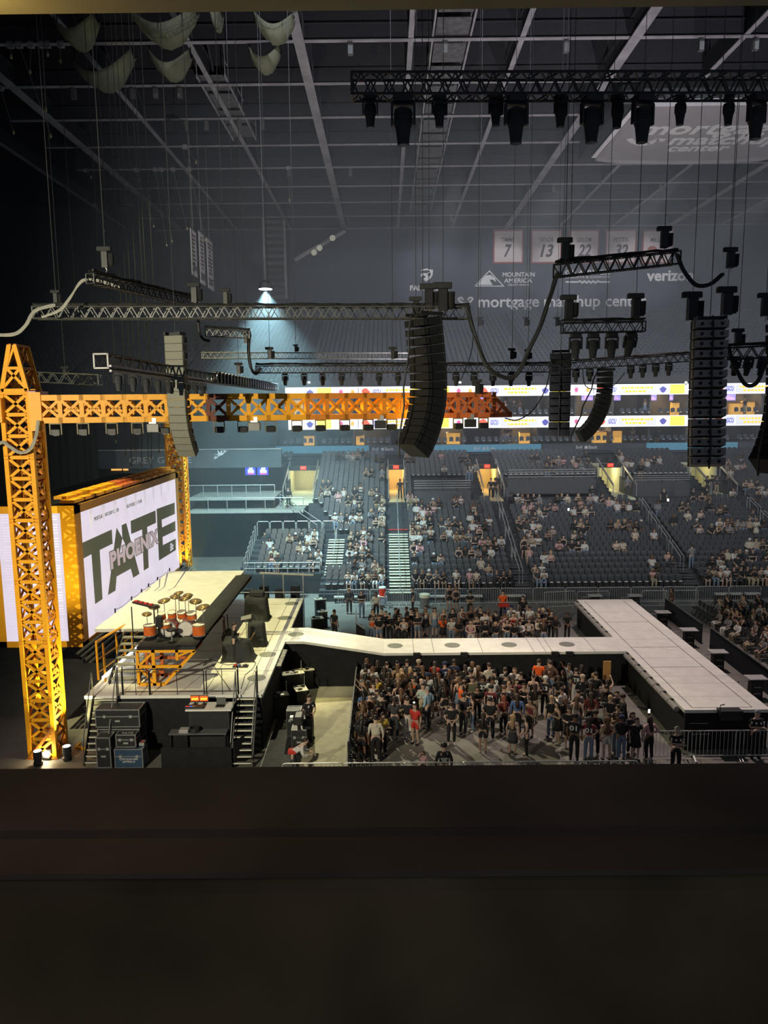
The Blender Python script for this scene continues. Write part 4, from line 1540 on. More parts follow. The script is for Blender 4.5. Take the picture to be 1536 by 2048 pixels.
# ladder-like perforated tower behind it and a pipe with three round lamps
t = thing('cable_ladder', 'tall dim cable ladder on the far wall above the cool lamp', 'ladder')
a, b = atY(548, 462, 100), atY(548, 598, 100)
for s in (-1.35, 1.35):
    MB().bar((a.x + s, 100, b.z), (a.x + s, 100, 37), 0.3).build('side', BEAMM, t)
g = MB()
z = b.z
while z < 37:
    g.box((a.x - 1.35, 99.9, z), (a.x + 1.35, 100.1, z + 0.4))
    z += 0.85
g.build('rung', WALK, t)
t = thing('lamp_pipe', 'slanting pipe with three round pale lamps on the far wall', 'lamp bar')
a, b = atY(590, 520, 100), atY(690, 462, 100)
MB().tube([a, b], 0.28).build('pipe', BEAMM, t)
MB().bar(a, (a.x, 103.19, a.z), 0.2).build('bracket', BEAMM, t)
MB().bar(b, (b.x, 103.19, b.z), 0.2).build('bracket', BEAMM, t)
for px, py in ((628, 505), (639, 496), (665, 476)):
    c = atY(px, py, 99.4)
    g = MB()
    g.ell((c.x, c.y, c.z), (0.38, 0.3, 0.38), 12, 8)
    g.build('round_lamp', glow('round_lamp_pale', (0.30, 0.30, 0.24), 0.8), t)
# ================================================================== far side: ribbons, wall signs, banners, suites, stage-end balcony
WHITE_ON = glow('ribbon_white', (0.95, 0.97, 1.0), 1.5)
LAV = glow('ribbon_lavender', (0.62, 0.64, 1.0), 1.3)
YEL = glow('ribbon_yellow', (1.0, 0.72, 0.05), 1.1)
YELB = glow('ribbon_yellow_block', (1.0, 0.90, 0.12), 1.2)
REDE = glow('ribbon_red', (0.95, 0.16, 0.10), 1.0)
ORGE = glow('ribbon_orange', (1.0, 0.50, 0.12), 1.1)
NAVY = glow('ribbon_navy', (0.12, 0.12, 0.45), 1.0)
PNKE = glow('ribbon_pink', (0.85, 0.16, 0.38), 1.0)


def ribbon(label, z0, z1, px0, refpx, refpy):
    t = thing('ribbon_board', label, 'display board', (0, 0, 0), 'bright ribbon boards')
    xa = atY(px0, refpy, YS).x
    MB().box((xa, YS - 0.12, z0), (47, YS + 0.15, z1)).build('panel', WHITE_ON, t)
    y = YS - 0.125
    H = z1 - z0
    X = lambda px: atY(px, refpy, YS).x

    def tile(a, b, m_, f0=0.0, f1=1.0, nm='ad_tile', dy=0.0):
        return MB().box((X(a), y - 0.008 - dy, z0 + H * f0), (X(b), y + 0.004, z0 + H * f1)).build(nm, m_, t)
    for k in range(-2, 3):
        o = refpx + 235 * k
        if o + 235 < px0:
            continue
        if o > px0 - 4:
            lv = tile(o - 8, o + 72, LAV, 0.05, 0.95)
            g = MB()
            for i, (a, b) in enumerate(((2, 66), (10, 52))):
                f = 0.56 - 0.34 * i
                px = o + a
                rr_ = random.Random(k * 9 + i)
                while px < o + b:
                    wd = rr_.uniform(3, 8)
                    g.box((X(px), y - 0.02, z0 + H * f), (X(min(px + wd, o + b)), y - 0.005, z0 + H * (f + 0.2)))
                    px += wd + 1.2
            g.build('advert_line', YEL, lv)
        if o + 78 > px0:
            g = MB()
            c = X(o + 85)
            zc_ = z0 + H * 0.5
            g.prism([(c - 0.36, y - 0.01, zc_ + 0.05), (c, y - 0.01, zc_ + 0.30), (c + 0.36, y - 0.01, zc_ + 0.05), (c + 0.2, y - 0.01, zc_ - 0.25), (c, y - 0.01, zc_ - 0.36), (c - 0.2, y - 0.01, zc_ - 0.25)], (0, -0.008, 0))
            g.build('crest', NAVY, t)
            tile(o + 99, o + 128, YELB, 0.05, 0.95)
        if o + 140 > px0:
            for q, m_ in ((147, PNKE), (170, ORGE), (197, REDE)):
                c = X(o + q)
                g = MB()
                rr_ = random.Random(q)
                n = 11
                s = 0.26 if q < 190 else 0.34
                pts = [(c + s * (1.35 if q > 190 else 0.8) * math.cos(2 * math.pi * i / n) * rr_.uniform(0.7, 1.1), y - 0.01, z0 + H * 0.5 + s * math.sin(2 * math.pi * i / n) * rr_.uniform(0.75, 1.15)) for i in range(n)]
                g.prism(pts, (0, -0.008, 0))
                g.build('team_emblem', m_, t)
            tile(o + 181, o + 182.2, NAVY, 0.1, 0.9, 'divider')
            tl = tile(o + 208, o + 230, LAV, 0.1, 0.9)
            text_on('lettering', 'GCU', (X(o + 211), y - 0.02, z0 + H * 0.3), (1, 0, 0), (0, 0, 1), H * 0.42, NAVY, tl, width=X(o + 227) - X(o + 211), bold=0.02, shear=0.25)
    return t


ribbon('upper bright white ribbon board of adverts above the higher row of suites', zu0, zu1, 571, 1005, 782)
ribbon('lower bright white ribbon board of adverts between the two rows of suites', zl0, zl1, 577, 1005, 845)
# small lamps along the upper ledge
for i, px in enumerate((618, 920, 952, 1372, 1386)):
    p = atY(px, 766, YS - 0.2)
    t = thing('ledge_lamp', 'tiny bright lamp on the ledge of the upper ribbon board, %s along it' % nth(i), 'lamp', (0, 0, 0), 'lamps along the upper ledge')
    MB().ell((p.x, p.y, p.z + 0.05), (0.13, 0.1, 0.1)).build('bulb', glow('ledge_bulb', (1, 0.92, 0.7), 4), t)
    MB().cbox((p.x, p.y + 0.12, p.z - 0.1), (0.1, 0.3, 0.15)).build('bracket', BLACK, t)

# --- jersey banners on the far wall
YW = 103.355
BRED = mat('banner_red_edge', (0.38, 0.09, 0.07), 0.8)
BFLD = mat('banner_field', (0.66, 0.58, 0.58), 0.85, 0, 0.05, 3)
BINK = mat('banner_ink', (0.07, 0.06, 0.07), 0.8)
NUMS = [('TIMMS', '7', 987), ('TAYLOR', '13', 1063), ('GILLOM', '22', 1138), ('PETTIS', '32', 1212), ('MILLER', '', 1286)]
for nm, num, px in NUMS:
    a, b = atY(px, 460, YW - 0.2), atY(px + 59, 526, YW - 0.2)
    desc = ('white red-edged jersey banner numbered %s high on the far wall' % num) if num else 'white jersey banner with a ball emblem, half hidden by a hoist'
    t = thing('jersey_banner', desc, 'banner', (0, 0, 0), 'jersey banners on the far wall')
    MB().box((a.x, YW - 0.2, b.z), (b.x, YW - 0.16, a.z)).build('edge', BRED, t)
    f = MB().box((a.x + 0.16, YW - 0.225, b.z + 0.16), (b.x - 0.16, YW - 0.2, a.z - 0.16)).build('field', BFLD, t)
    W, H = b.x - a.x, a.z - b.z
    text_on('name_lettering', nm, (a.x + W * 0.26, YW - 0.235, a.z - H * 0.36), (1, 0, 0), (0, 0, 1), H * 0.13, BINK, f, width=W * (0.48 if len(nm) > 5 else 0.42), bold=0.012)
    if num:
        text_on('numeral', num, (a.x + W * (0.30 if len(num) > 1 else 0.36), YW - 0.235, b.z + H * 0.20), (1, 0, 0), (0, 0, 1), H * 0.36, BINK, f, width=W * (0.44 if len(num) > 1 else 0.26), bold=0.03, shear=0.25)
    else:
        g = MB()
        n = 16
        c = ((a.x + b.x) / 2 - W * 0.18, a.z - H * 0.58)
        g.prism([(c[0] + W * 0.15 * math.cos(2 * math.pi * k / n), YW - 0.235, c[1] + H * 0.1 * math.sin(2 * math.pi * k / n)) for k in range(n)], (0, -0.01, 0))
        g.build('ball_emblem', BRED, f)
        text_on('numeral', '13', (a.x + W * 0.40, YW - 0.235, b.z + H * 0.16), (1, 0, 0), (0, 0, 1), H * 0.2, BINK, f, width=W * 0.3)
    MB().tube([(a.x - 0.05, YW - 0.22, a.z), (b.x + 0.05, YW - 0.22, a.z)], 0.05).build('rod', BEAMM, t)

# three championship pennants hung at the stage end
for i, (xa, xb, ya, yb, yr) in enumerate(((380, 395, 456, 556, '2014'), (397, 411, 462, 572, '2009'), (412.5, 428, 475, 583, '2007'))):
    X = -16.0
    a, b = atX(xa, ya, X), atX(xb, yb, X)
    zt3, zb3 = a.z, b.z
    t = thing('pennant_banner', 'tall white pennant dated %s hanging beside two others over the stage end' % yr, 'banner', (0, 0, 0), 'championship pennants')
    f = MB().box((X - 0.02, a.y, zb3), (X + 0.02, b.y, zt3)).build('cloth', BFLD, t)
    L = b.y - a.y
    text_on('numeral', yr, (X + 0.03, a.y + L * 0.06, zb3 + 0.35), (0, 1, 0), (0, 0, 1), 0.62, BINK, f, width=L * 0.88, bold=0.02)
    g = MB()
    rr_ = random.Random(i)
    for k in range(9):
        z = zt3 - 0.5 - k * 0.32
        w_ = rr_.uniform(0.25, 0.75)
        g.box((X + 0.02, a.y + L * (0.5 - w_ / 2), z), (X + 0.03, a.y + L * (0.5 + w_ / 2), z + 0.17))
    g.build('printed_line', BINK, f)
    MB().tube([(X, a.y - 0.05, zt3), (X, b.y + 0.05, zt3)], 0.04).build('rod', BEAMM, t)
    MB().tube([(X, (a.y + b.y) / 2, zt3), (X, (a.y + b.y) / 2, ROOFZ)], 0.015, 4).build('cable', CABLEG, t)


# --- lettering on the far wall
YW = 103.22

def wy(px, py):
    return atY(px, py, YW - 0.02)


def wall_text(body, x0, x1, ybase, ytop, parent, name='lettering', bold=0.015, **k):
    a, b = wy(x0, ybase), wy(x1, ybase)
    c = wy(x0, ytop)
    return text_on(name, body, (a.x, YW - 0.02, a.z), (1, 0, 0), (0, 0, 1), c.z - a.z, LETTER, parent, width=b.x - a.x, bold=bold, ext=0.03, **k)


def wall_poly(pts, parent, name):
    return tri_fill([Vector((wy(*p).x, YW - 0.05, wy(*p).z)) for p in pts], Vector((0, 0.06, 0))).build(name, LETTER, parent)


t = thing('wall_sign', 'FANDUEL lettering with a shield on the far wall behind the array hoists', 'sign', (0, 0, 0), 'sponsor signs on the far wall')
wall_text('FANDUEL', 820, 885, 581, 571, t, bold=0.03)
wall_poly([(841, 540), (853, 537), (866, 540), (865, 551), (860, 558), (851, 563), (847, 558), (852, 553), (846, 550), (843, 554), (841, 549), (845, 546), (853, 547), (861, 543), (853, 540), (845, 542)], t, 'shield')
wall_poly([(853, 549), (862, 545), (861, 551), (856, 556), (857, 551)], t, 'shield')
t = thing('wall_sign', 'MOUNTAIN AMERICA lettering with a triangle and eagle head on the far wall', 'sign', (0, 0, 0), 'sponsor signs on the far wall')
wall_text('MOUNTAIN', 1005, 1069, 553.5, 545, t)
wall_text('AMERICA', 1008, 1064, 565.5, 557, t)
wall_text('CREDIT UNION', 1015, 1058, 571.5, 568.5, t)
wall_poly([(948, 573), (978.5, 540.5), (1009, 573), (952, 573), (952.5, 571.5), (1005, 571.5), (978.5, 543.5), (951, 572)], t, 'triangle')
wall_poly([(955, 570), (966, 557), (972, 551), (981, 550), (990, 556), (992, 564), (985, 559), (979, 560), (982, 565), (985, 570)], t, 'eagle_head')
t = thing('wall_sign', 'GILA RIVER lettering over a zigzag line behind the tilted truss', 'sign', (0, 0, 0), 'sponsor signs on the far wall')
wall_text('GILA RIVER', 1130, 1220, 550, 540.5, t)
wall_text('RESORTS & CASINOS', 1131, 1219, 556.5, 552.5, t)
zz = [(1131, 564), (1156, 564)] + [(1160 + 4.4 * k, 561.5 if k % 2 == 0 else 566.5) for k in range(9)] + [(1199, 564), (1219, 564)]
g = MB()
for a, b in zip(zz, zz[1:]):
    p, q = wy(*a), wy(*b)
    g.bar((p.x, YW - 0.03, p.z), (q.x, YW - 0.03, q.z), 0.05, 0.2)
g.build('zigzag_line', LETTER, t)
t = thing('wall_sign', 'verizon lettering on the far wall near the frame edge', 'sign', (0, 0, 0), 'sponsor signs on the far wall')
wall_text('verizon', 1293, 1386, 561.5, 540, t, bold=0.03)
t = thing('wall_sign', 'long mortgage matchup center lettering with a smile along the far wall', 'sign', (0, 0, 0), 'sponsor signs on the far wall')
wall_text('mortgage', 957, 1078, 614.5, 592, t)
wall_text('matchup', 1088, 1200, 613.5, 591, t)
wall_text('center', 1211, 1292, 612.5, 590, t)
g = MB()
for a0_, cxp, cyp, rx, ry in ((R(200), 931, 597, 13, 10),):
    n = 10
    for k in range(n):
        u0, u1 = math.pi * (1.08 + 0.84 * k / n), math.pi * (1.08 + 0.84 * (k + 1) / n)
        p, q = wy(cxp + rx * math.cos(u0), cyp - ry * math.sin(u0)), wy(cxp + rx * math.cos(u1), cyp - ry * math.sin(u1))
        g.bar((p.x, YW - 0.03, p.z), (q.x, YW - 0.03, q.z), 0.05, 0.28)
for px in (921, 941):
    for k in range(5):
        u0, u1 = math.pi * k / 5, math.pi * (k + 1) / 5
        p, q = wy(px + 5 * math.cos(u0), 600 - 5 * math.sin(u0)), wy(px + 5 * math.cos(u1), 600 - 5 * math.sin(u1))
        g.bar((p.x, YW - 0.03, p.z), (q.x, YW - 0.03, q.z), 0.05, 0.22)
g.build('smile_emblem', LETTER, t)

# --- underside of the centre-hung board
SBZ = 34.3
SBG = mat('board_underside_grey', (0.34, 0.31, 0.32), 0.8, 0, 0.06, 1)
SBL = mat('board_lettering', (0.72, 0.70, 0.68), 0.7)
t = thing('hung_scoreboard', 'centre-hung board raised to the roof, its grey underside lettered mortgage matchup center', 'scoreboard')
fl, nl = atZ(1198, 319, SBZ), atZ(1286, 214, SBZ)
fr = atZ(1492, 325, SBZ)
x0, x1 = (fl.x + nl.x) / 2, fr.x
yn, yf = nl.y, fl.y
cut = 3.6
out = [(x0, yn - 0.2), (x0 + 0.0, yf - 0.6), (x0 + 2.2, yf + 0.25), (x0 + 7, yf + 0.6), (x1 - 2, yf + 0.5), (x1 + 0.5, yf), (x1 + cut, yf - cut), (x1 + cut, yn + 2), (x1 + 1.5, yn - 0.4)]
tri_fill([Vector((x, y, SBZ)) for x, y in out], Vector((0, 0, 0.15))).build('underside', SBG, t)
cx_, cy_ = x0 + 8, (yn + yf) / 2
out2 = [(cx_ + (x - cx_) * 1.035, cy_ + (y - cy_) * 1.05) for x, y in out]
g = MB()
n = len(out)
for i in range(n):
    (a, b), (c, d) = out2[i], out2[(i + 1) % n]
    g.bar((a, b, SBZ + 0.3), (c, d, SBZ + 0.3), 0.16, 1.0)
g.build('rim', SBG, t)
g = MB()
g.box((x0 - 0.75, yn + 0.4, SBZ - 0.02), (x0 - 0.05, yf - 0.5, SBZ + 0.06))
g.build('white_stripe', mat('rim_stripe_white', (0.75, 0.72, 0.72), 0.6), t)
g = MB()
g.box((x0 - 1.7, yn - 0.3, SBZ + 0.1), (x0 - 0.85, yf + 0.2, SBZ + 1.4))
g.build('end_box', BLACK, t)
g = MB()
for i in range(n):
    (a, b), (c, d) = out2[i], out2[(i + 1) % n]
    g.bar((a, b, SBZ + 0.9), (c, d, SBZ + 0.9), 0.2, 1.2)
g.build('side_display', BLACK, t)
for xx, yy in ((x0 + 2, 57.92), (x0 + 2, 64.34), (x1, 64.34), (x1, 57.92)):
    MB().tube([(xx, yy, SBZ + 0.1), (xx, yy, 35.89)], 0.05, 5).build('cable', CABLEG, t)


def under_text(body, xpx, ypx, x2px, hpx, ):
    p, q = atZ(xpx, ypx, SBZ - 0.01), atZ(x2px, ypx, SBZ - 0.01)
    h = abs(atZ(xpx, ypx - hpx, SBZ).y - p.y)
    return text_on('lettering', body, (p.x, p.y, SBZ - 0.02), (1, 0, 0), (0, -1, 0), h, SBL, t, width=q.x - p.x, bold=0.025, ext=0.01)


under_text('mortgage', 1274, 269, 1562, 24)
under_text('matchup', 1334, 289, 1552, 19)
under_text('center', 1331, 302.5, 1449, 13)
g = MB()
P = [atZ(px, py, SBZ - 0.02) for px, py in ((1259, 278), (1266, 284), (1280, 289), (1298, 288), (1308, 282), (1316, 279), (1329, 281))]
for a, b in zip(P, P[1:]):
    g.bar(a, b, 0.5, 0.03)
g.build('smile_emblem', SBL, t)

# ------------------------------------------------------------------ suites: screens, furniture glow, seat backs
for i, (xa, xb, ya, yb, yy) in enumerate(((1163, 1186, 788, 801, 4.8), (1226, 1241, 788, 801, 4.8), (1291, 1313, 788, 801, 4.8), (1339, 1346, 788, 801, 4.8), (1350, 1370, 788, 801, 4.8), (1449, 1471, 788, 801, 4.8), (960, 968, 795, 803, 4.8), (617, 626, 802, 808, 4.8))):
    Y = YS + yy
    a, b = atY(xa, ya, Y), atY(xb, yb, Y)
    t = thing('suite_television', 'lit television in the upper suites, %s from the crane arm tip' % nth(i), 'television', (0, 0, 0), 'televisions in the suites')
    MB().box((a.x - 0.05, Y, b.z - 0.05), (b.x + 0.05, Y + 0.15, a.z + 0.05)).build('bezel', BLACK, t)
    d = MB().box((a.x, Y - 0.02, b.z), (b.x, Y, a.z)).build('display', glow('tv_blue', (0.30, 0.28, 0.75), 1.4), t)
    g = MB()
    w_ = (b.x - a.x)
    for k in range(5):
        g.box((a.x + w_ * (0.1 + 0.17 * k), Y - 0.03, b.z + 0.1), (a.x + w_ * (0.2 + 0.17 * k), Y - 0.02, b.z + (a.z - b.z) * (0.4 + 0.12 * ((k * 3) % 4))))
    g.build('picture', glow('tv_pink', (0.95, 0.5, 0.75), 1.2), d)
WOODL = glow('counter_glow', (0.95, 0.50, 0.10), 0.55)  # fronts glow by themselves to stand for warm lamplight on them
for i, (px, py, w_) in enumerate(((935, 866, 26), (1050, 866, 20), (1218, 864, 26), (1352, 806, 14), (1475, 807, 24), (1520, 804, 22), (1235, 862, 18), (1412, 863, 16), (596, 801, 18), (640, 872, 20), (720, 873, 16))):
    Y = YS + 2.2
    a = atY(px - w_ / 2, py, Y)
    b = atY(px + w_ / 2, py, Y)
    zb = zf1 - 0.1 if py > 830 else zl1 - 0.1
    bc = -10.6 + 3.65 * (math.floor((a.x + 10.6) / 3.65) + 0.5)
    hw_ = (b.x - a.x) / 2
    mx_ = max(bc - 1.55 + hw_, min(bc + 1.55 - hw_, (a.x + b.x) / 2))
    a.x, b.x = mx_ - hw_, mx_ + hw_
    t = thing('suite_counter', 'small warmly lit counter inside a suite, %s of those in view' % nth(i), 'counter', (0, 0, 0), 'counters in the suites')
    MB().box((a.x, Y, zb), (b.x, Y + 0.6, max(a.z, zb + 0.6))).build('front', WOODL, t)
    MB().box((a.x - 0.05, Y - 0.05, max(a.z, zb + 0.6)), (b.x + 0.05, Y + 0.65, max(a.z, zb + 0.6) + 0.08)).build('top', mat('counter_top', (0.5, 0.3, 0.12), 0.4), t)

# ------------------------------------------------------------------ stage-end balcony with the bird sign
YB = 62.0
FAS = mat('end_fascia_slate', (0.085, 0.095, 0.105), 0.8, 0, 0.1, 1)
a, b = atY(40, 903, YB), atY(562, 897, YB)
zt4, zb4 = atY(300, 901, YB).z, atY(300, 937, YB).z
t = thing('balcony_fascia', 'long slate fascia lettered GREY GOOSE with flying birds at the stage end', 'fascia')
MB().box((a.x, YB, zb4), (b.x, YB + 0.5, zt4)).build('board', FAS, t)
MB().box((a.x, YB - 0.1, zt4), (b.x, YB + 0.5, zt4 + 0.08)).build('cap', GALV, t)
p, q = atY(259, 927, YB), atY(383, 927, YB)
GGL = mat('fascia_lettering', (0.42, 0.43, 0.43), 0.7)
text_on('lettering', 'GREY GOOSE', (p.x, YB - 0.02, p.z), (1, 0, 0), (0, 0, 1), 0.52, GGL, t, width=q.x - p.x)
for (cx_, cy_, s) in ((441, 909, 1.0), (432, 916, 0.5), (450, 903, 0.5)):
    c = atY(cx_, cy_, YB - 0.03)
    pts = [(-0.55, 0.05), (-0.2, 0.02), (-0.28, 0.5), (-0.05, 0.12), (0.15, 0.42), (0.12, 0.1), (0.5, 0.28), (0.15, -0.05), (-0.1, -0.12), (-0.3, -0.3), (-0.2, -0.06)]
    tri_fill([Vector((c.x + x * s, YB - 0.03, c.z + z * s)) for x, z in pts], Vector((0, 0.03, 0))).build('bird', LETTER, t)
# lit club behind the drape under the fascia
t = thing('club_front', 'dim club front with small warm and mauve lights under the bird fascia', 'club front')
MB().box((a.x, YB + 2.6, 0), (-11.0, YB + 2.9, zb4)).build('back_wall', mat('club_wall', (0.05, 0.055, 0.06), 0.8), t)
for (xa, xb, ya, yb, m_) in ((222, 243, 934, 941, ORGE), (246, 256, 934, 941, ORGE), (288, 306, 929, 935, glow('club_mauve', (0.8, 0.5, 0.9), 0.9)), (225, 246, 958, 972, mat('club_orange_shape', (0.7, 0.25, 0.05), 0.6))):
    p, q = atY(xa, ya, YB + 2.5), atY(xb, yb, YB + 2.5)
    MB().box((p.x, YB + 2.5, q.z), (q.x, YB + 2.6, p.z)).build('lit_sign', m_, t)
# slab edges, glass rails
for i, (xa, ya, xb, yb, Y, lab) in enumerate(((378, 996, 549, 981, 60.5, 'upper'), (378, 1022, 606, 1003, 60.0, 'lower'))):
    p, q = atY(xa, ya, Y), atY(xb, yb, Y)
    t = thing('balcony_slab', '%s pale-edged balcony slab below the two screens at the stage end' % lab, 'balcony', (0, 0, 0), 'balcony slabs at the stage end')
    q = Vector((q.x, Y + 2.0, 0))
    zz_ = p.z
    MB().prism([(p.x, Y, zz_), (q.x, Y, zz_), (q.x, Y + 6, zz_), (p.x, Y + 6, zz_)], (0, 0, -0.22)).build('edge', mat('slab_pale', (0.40, 0.40, 0.36), 0.7), t)
    MB().tube([(p.x, Y + 0.1, zz_ + 1.0), (q.x, Y + 0.1, zz_ + 1.0)], 0.04).build('handrail', GALV, t)
    for k in range(7):
        x = p.x + (q.x - p.x) * k / 6
        MB().tube([(x, Y + 0.1, zz_), (x, Y + 0.1, zz_ + 1.0)], 0.03).build('rail_post', GALV, t)
    MB().box((p.x - 0.1, Y + 5.6, 0), (p.x + 0.3, Y + 6, zz_)).build('prop', FAS, t)
for i, (xa, xb) in enumerate(((490, 511.5), (514, 537))):
    Y = YB + 1.2
    p, q = atY(xa, 928, Y), atY(xb, 950, Y)
    t = thing('wall_television', ('first' if i == 0 else 'second') + ' of two blue televisions hung side by side at the stage end', 'television', (0, 0, 0), 'televisions at the stage end')
    MB().box((p.x - 0.05, Y, q.z - 0.05), (q.x + 0.05, Y + 0.12, p.z + 0.05)).build('bezel', BLACK, t)
    d = MB().box((p.x, Y - 0.02, q.z), (q.x, Y, p.z)).build('display', glow('tv_deep_blue', (0.06, 0.10, 0.75), 1.3), t)
    g = MB()
    W, H = q.x - p.x, p.z - q.z
    for k, (u, h_) in enumerate(((0.3, 0.5), (0.42, 0.8), (0.55, 0.9), (0.68, 0.7), (0.8, 0.45))):
        g.box((p.x + W * (u - 0.05), Y - 0.03, q.z + H * 0.2), (p.x + W * (u + 0.05), Y - 0.02, q.z + H * h_))
    g.build('picture', glow('tv_white', (0.75, 0.8, 1.0), 1.3), d)
    g = MB()
    g.box((p.x + W * 0.25, Y - 0.035, q.z + H * 0.06), (p.x + W * 0.85, Y - 0.02, q.z + H * 0.18))
    g.build('caption_bar', PNKE, d)
    MB().tube([((p.x + q.x) / 2, Y + 0.06, p.z), ((p.x + q.x) / 2, Y + 0.06, zb4 - 0.025)], 0.05).build('hanger', BLACK, t)
MB().box((a.x, YB + 0.4, zb4 - 0.02), (b.x, YB + 2.58, zb4 + 0.1)).build('soffit', FAS, bpy.data.objects['balcony_fascia'])
# ================================================================== people kit


def skin_mesh(name, chains, sub=1, warp=None):
    bm = bmesh.new()
    sk = bm.verts.layers.skin.verify()
    idx = {}
    first = True
    for ch in chains:
        prev = None
        for (x, y, z, r) in ch:
            key = (round(x, 4), round(y, 4), round(z, 4))
            v = idx.get(key)
            if v is None:
                v = bm.verts.new((x, y, z))
                v[sk].radius = (r, r)
                v[sk].use_root = first
                first = False
                idx[key] = v
            if prev is not None and prev is not v and bm.edges.get((prev, v)) is None:
                bm.edges.new((prev, v))
            prev = v
    me = bpy.data.meshes.new(name)
    bm.to_mesh(me)
    bm.free()
    o = bpy.data.objects.new(name, me)
    COL.objects.link(o)
    s = o.modifiers.new('skin', 'SKIN')
    s.use_smooth_shade = True
    s.branch_smoothing = 0.3
    d = o.modifiers.new('sub', 'SUBSURF')
    d.levels = d.render_levels = sub
    dg = bpy.context.evaluated_depsgraph_get()
    out = bpy.data.meshes.new_from_object(o.evaluated_get(dg))
    bpy.data.objects.remove(o)
    bpy.data.meshes.remove(me)
    if warp:
        for v in out.vertices:
            v.co = warp(v.co)
    for p in out.polygons:
        p.use_smooth = True
    out.name = name
    return out


def add_islands(me, items):
    """items: (centre, radii, material index) ellipsoids joined into the mesh (eyes, lips)."""
    bm = bmesh.new()
    bm.from_mesh(me)
    for c, r, mi in items:
        g = MB().ell(c, r, 6, 4)
        vs = [bm.verts.new(v) for v in g.v]
        for f in g.f:
            fc = bm.faces.new([vs[i] for i in f])
            fc.material_index = mi
            fc.smooth = True
    bm.to_mesh(me)
    bm.free()


# poses: joints facing +Y.  Arms given as (elbow, wrist) for right (+x) and left (-x)
def pose_def(kind):
    P = {}
    if kind.startswith('sit'):
        P['pel'] = (0, 0, 0.54)
        lean = {'sit_lap': 0.02, 'sit_lean': 0.20, 'sit_arms': 0.0}.get(kind, 0.02)
        sp = lambda t: (0, lean * t, 0.54 + t * 0.50)
        P['wai'], P['che'], P['nek'] = sp(0.32), sp(0.74), sp(1.02)
        P['legs'] = [((s * 0.09, 0.02, 0.53), (s * 0.13, 0.42, 0.53), (s * 0.13, 0.37, 0.10), (s * 0.14, 0.47, 0.05)) for s in (1, -1)]
        if kind == 'sit_lap':
            A = [((s * 0.25, 0.06, 0.78), (s * 0.12, 0.26, 0.66)) for s in (1, -1)]
        elif kind == 'sit_lean':
            A = [((s * 0.22, 0.34, 0.72), (s * 0.05, 0.50, 0.92)) for s in (1, -1)]
        else:
            A = [((0.26, 0.10, 0.80), (-0.02, 0.22, 0.84)), ((-0.26, 0.04, 0.80), (-0.16, 0.30, 0.62))]
    elif kind == 'bend':
        P['pel'] = (0, -0.12, 0.92)
        P['wai'], P['che'], P['nek'] = (0, 0.0, 1.04), (0, 0.18, 1.17), (0, 0.32, 1.24)
        P['legs'] = [((s * 0.09, -0.12, 0.90), (s * 0.11, -0.02, 0.49), (s * 0.12, -0.08, 0.09), (s * 0.13, 0.08, 0.04)) for s in (1, -1)]
        A = [((s * 0.24, 0.30, 0.95), (s * 0.14, 0.50, 0.95)) for s in (1, -1)]
    else:
        P['pel'] = (0, 0, 0.95)
        fl = 0.10 if kind == 'lean' else 0.0
        P['wai'], P['che'], P['nek'] = (0, 0.01 + fl * 0.4, 1.10), (0, 0.02 + fl, 1.30), (0, 0.01 + fl * 1.3, 1.45)
        P['legs'] = [((s * 0.09, 0, 0.93), (s * 0.11, 0.03, 0.50), (s * 0.115, -0.02, 0.09), (s * 0.13, 0.14, 0.04)) for s in (1, -1)]
        if kind == 'down':
            A = [((s * 0.25, -0.03, 1.12), (s * 0.25, 0.05, 0.87)) for s in (1, -1)]
        elif kind == 'phone':
            A = [((s * 0.24, 0.02, 1.12), (s * 0.06, 0.27, 1.20)) for s in (1, -1)]
        elif kind == 'clasp':
            A = [((s * 0.27, 0.03, 1.12), (s * 0.05, 0.20, 0.96)) for s in (1, -1)]
        elif kind == 'fold':
            A = [((0.25, 0.05, 1.13), (-0.10, 0.21, 1.17)), ((-0.25, 0.05, 1.13), (0.10, 0.24, 1.13))]
        elif kind == 'raise':
            A = [((0.24, 0.18, 1.52), (0.14, 0.32, 1.72)), ((-0.25, -0.02, 1.12), (-0.22, 0.10, 0.90))]
        elif kind == 'hair':
            A = [((0.34, 0.06, 1.50), (0.15, 0.02, 1.66)), ((-0.25, -0.02, 1.12), (-0.22, 0.10, 0.90))]
        elif kind == 'lean':
            A = [((s * 0.24, 0.26, 1.14), (s * 0.10, 0.46, 1.16)) for s in (1, -1)]
        else:
            A = [((0.30, -0.06, 1.18), (0.15, 0.08, 1.02)), ((-0.25, -0.02, 1.12), (-0.22, 0.12, 0.90))]
    P['arms'] = A
    return P


def torso_warp(P):
    pz, nz = P['pel'][2], P['nek'][2]
    py, ny = P['pel'][1], P['nek'][1]

    def f(co):
        t = (co.z - pz + 0.12) / (nz - pz + 0.08)
        if -0.05 < t < 1.0 and abs(co.x) < 0.21:
            cyy = py + (ny - py) * max(0, min(1, (co.z - pz) / (nz - pz)))
            if abs(co.y - cyy) < 0.19:
                wgt = max(0, min(1, 1 - abs(t - 0.5) * 1.1))
                return Vector((co.x * (1 + 0.20 * wgt), cyy + (co.y - cyy) * (1 - 0.16 * wgt), co.z))
        return co
    return f


def V4(p, r):
    return (p[0], p[1], p[2], r)


def head_base(P):
    n = P['nek']
    dy = 0.03 if P['nek'][1] > 0.15 else 0.0
    return (0, n[1] + 0.015 + dy, n[2] + 0.10), (0, n[1] + 0.03 + dy, n[2] + 0.165), (0, n[1] + 0.02 + dy, n[2] + 0.225)


def shoulder(P, s):
    c, n = P['che'], P['nek']
    return (s * 0.175, (c[1] + n[1]) / 2, c[2] + (n[2] - c[2]) * 0.62)


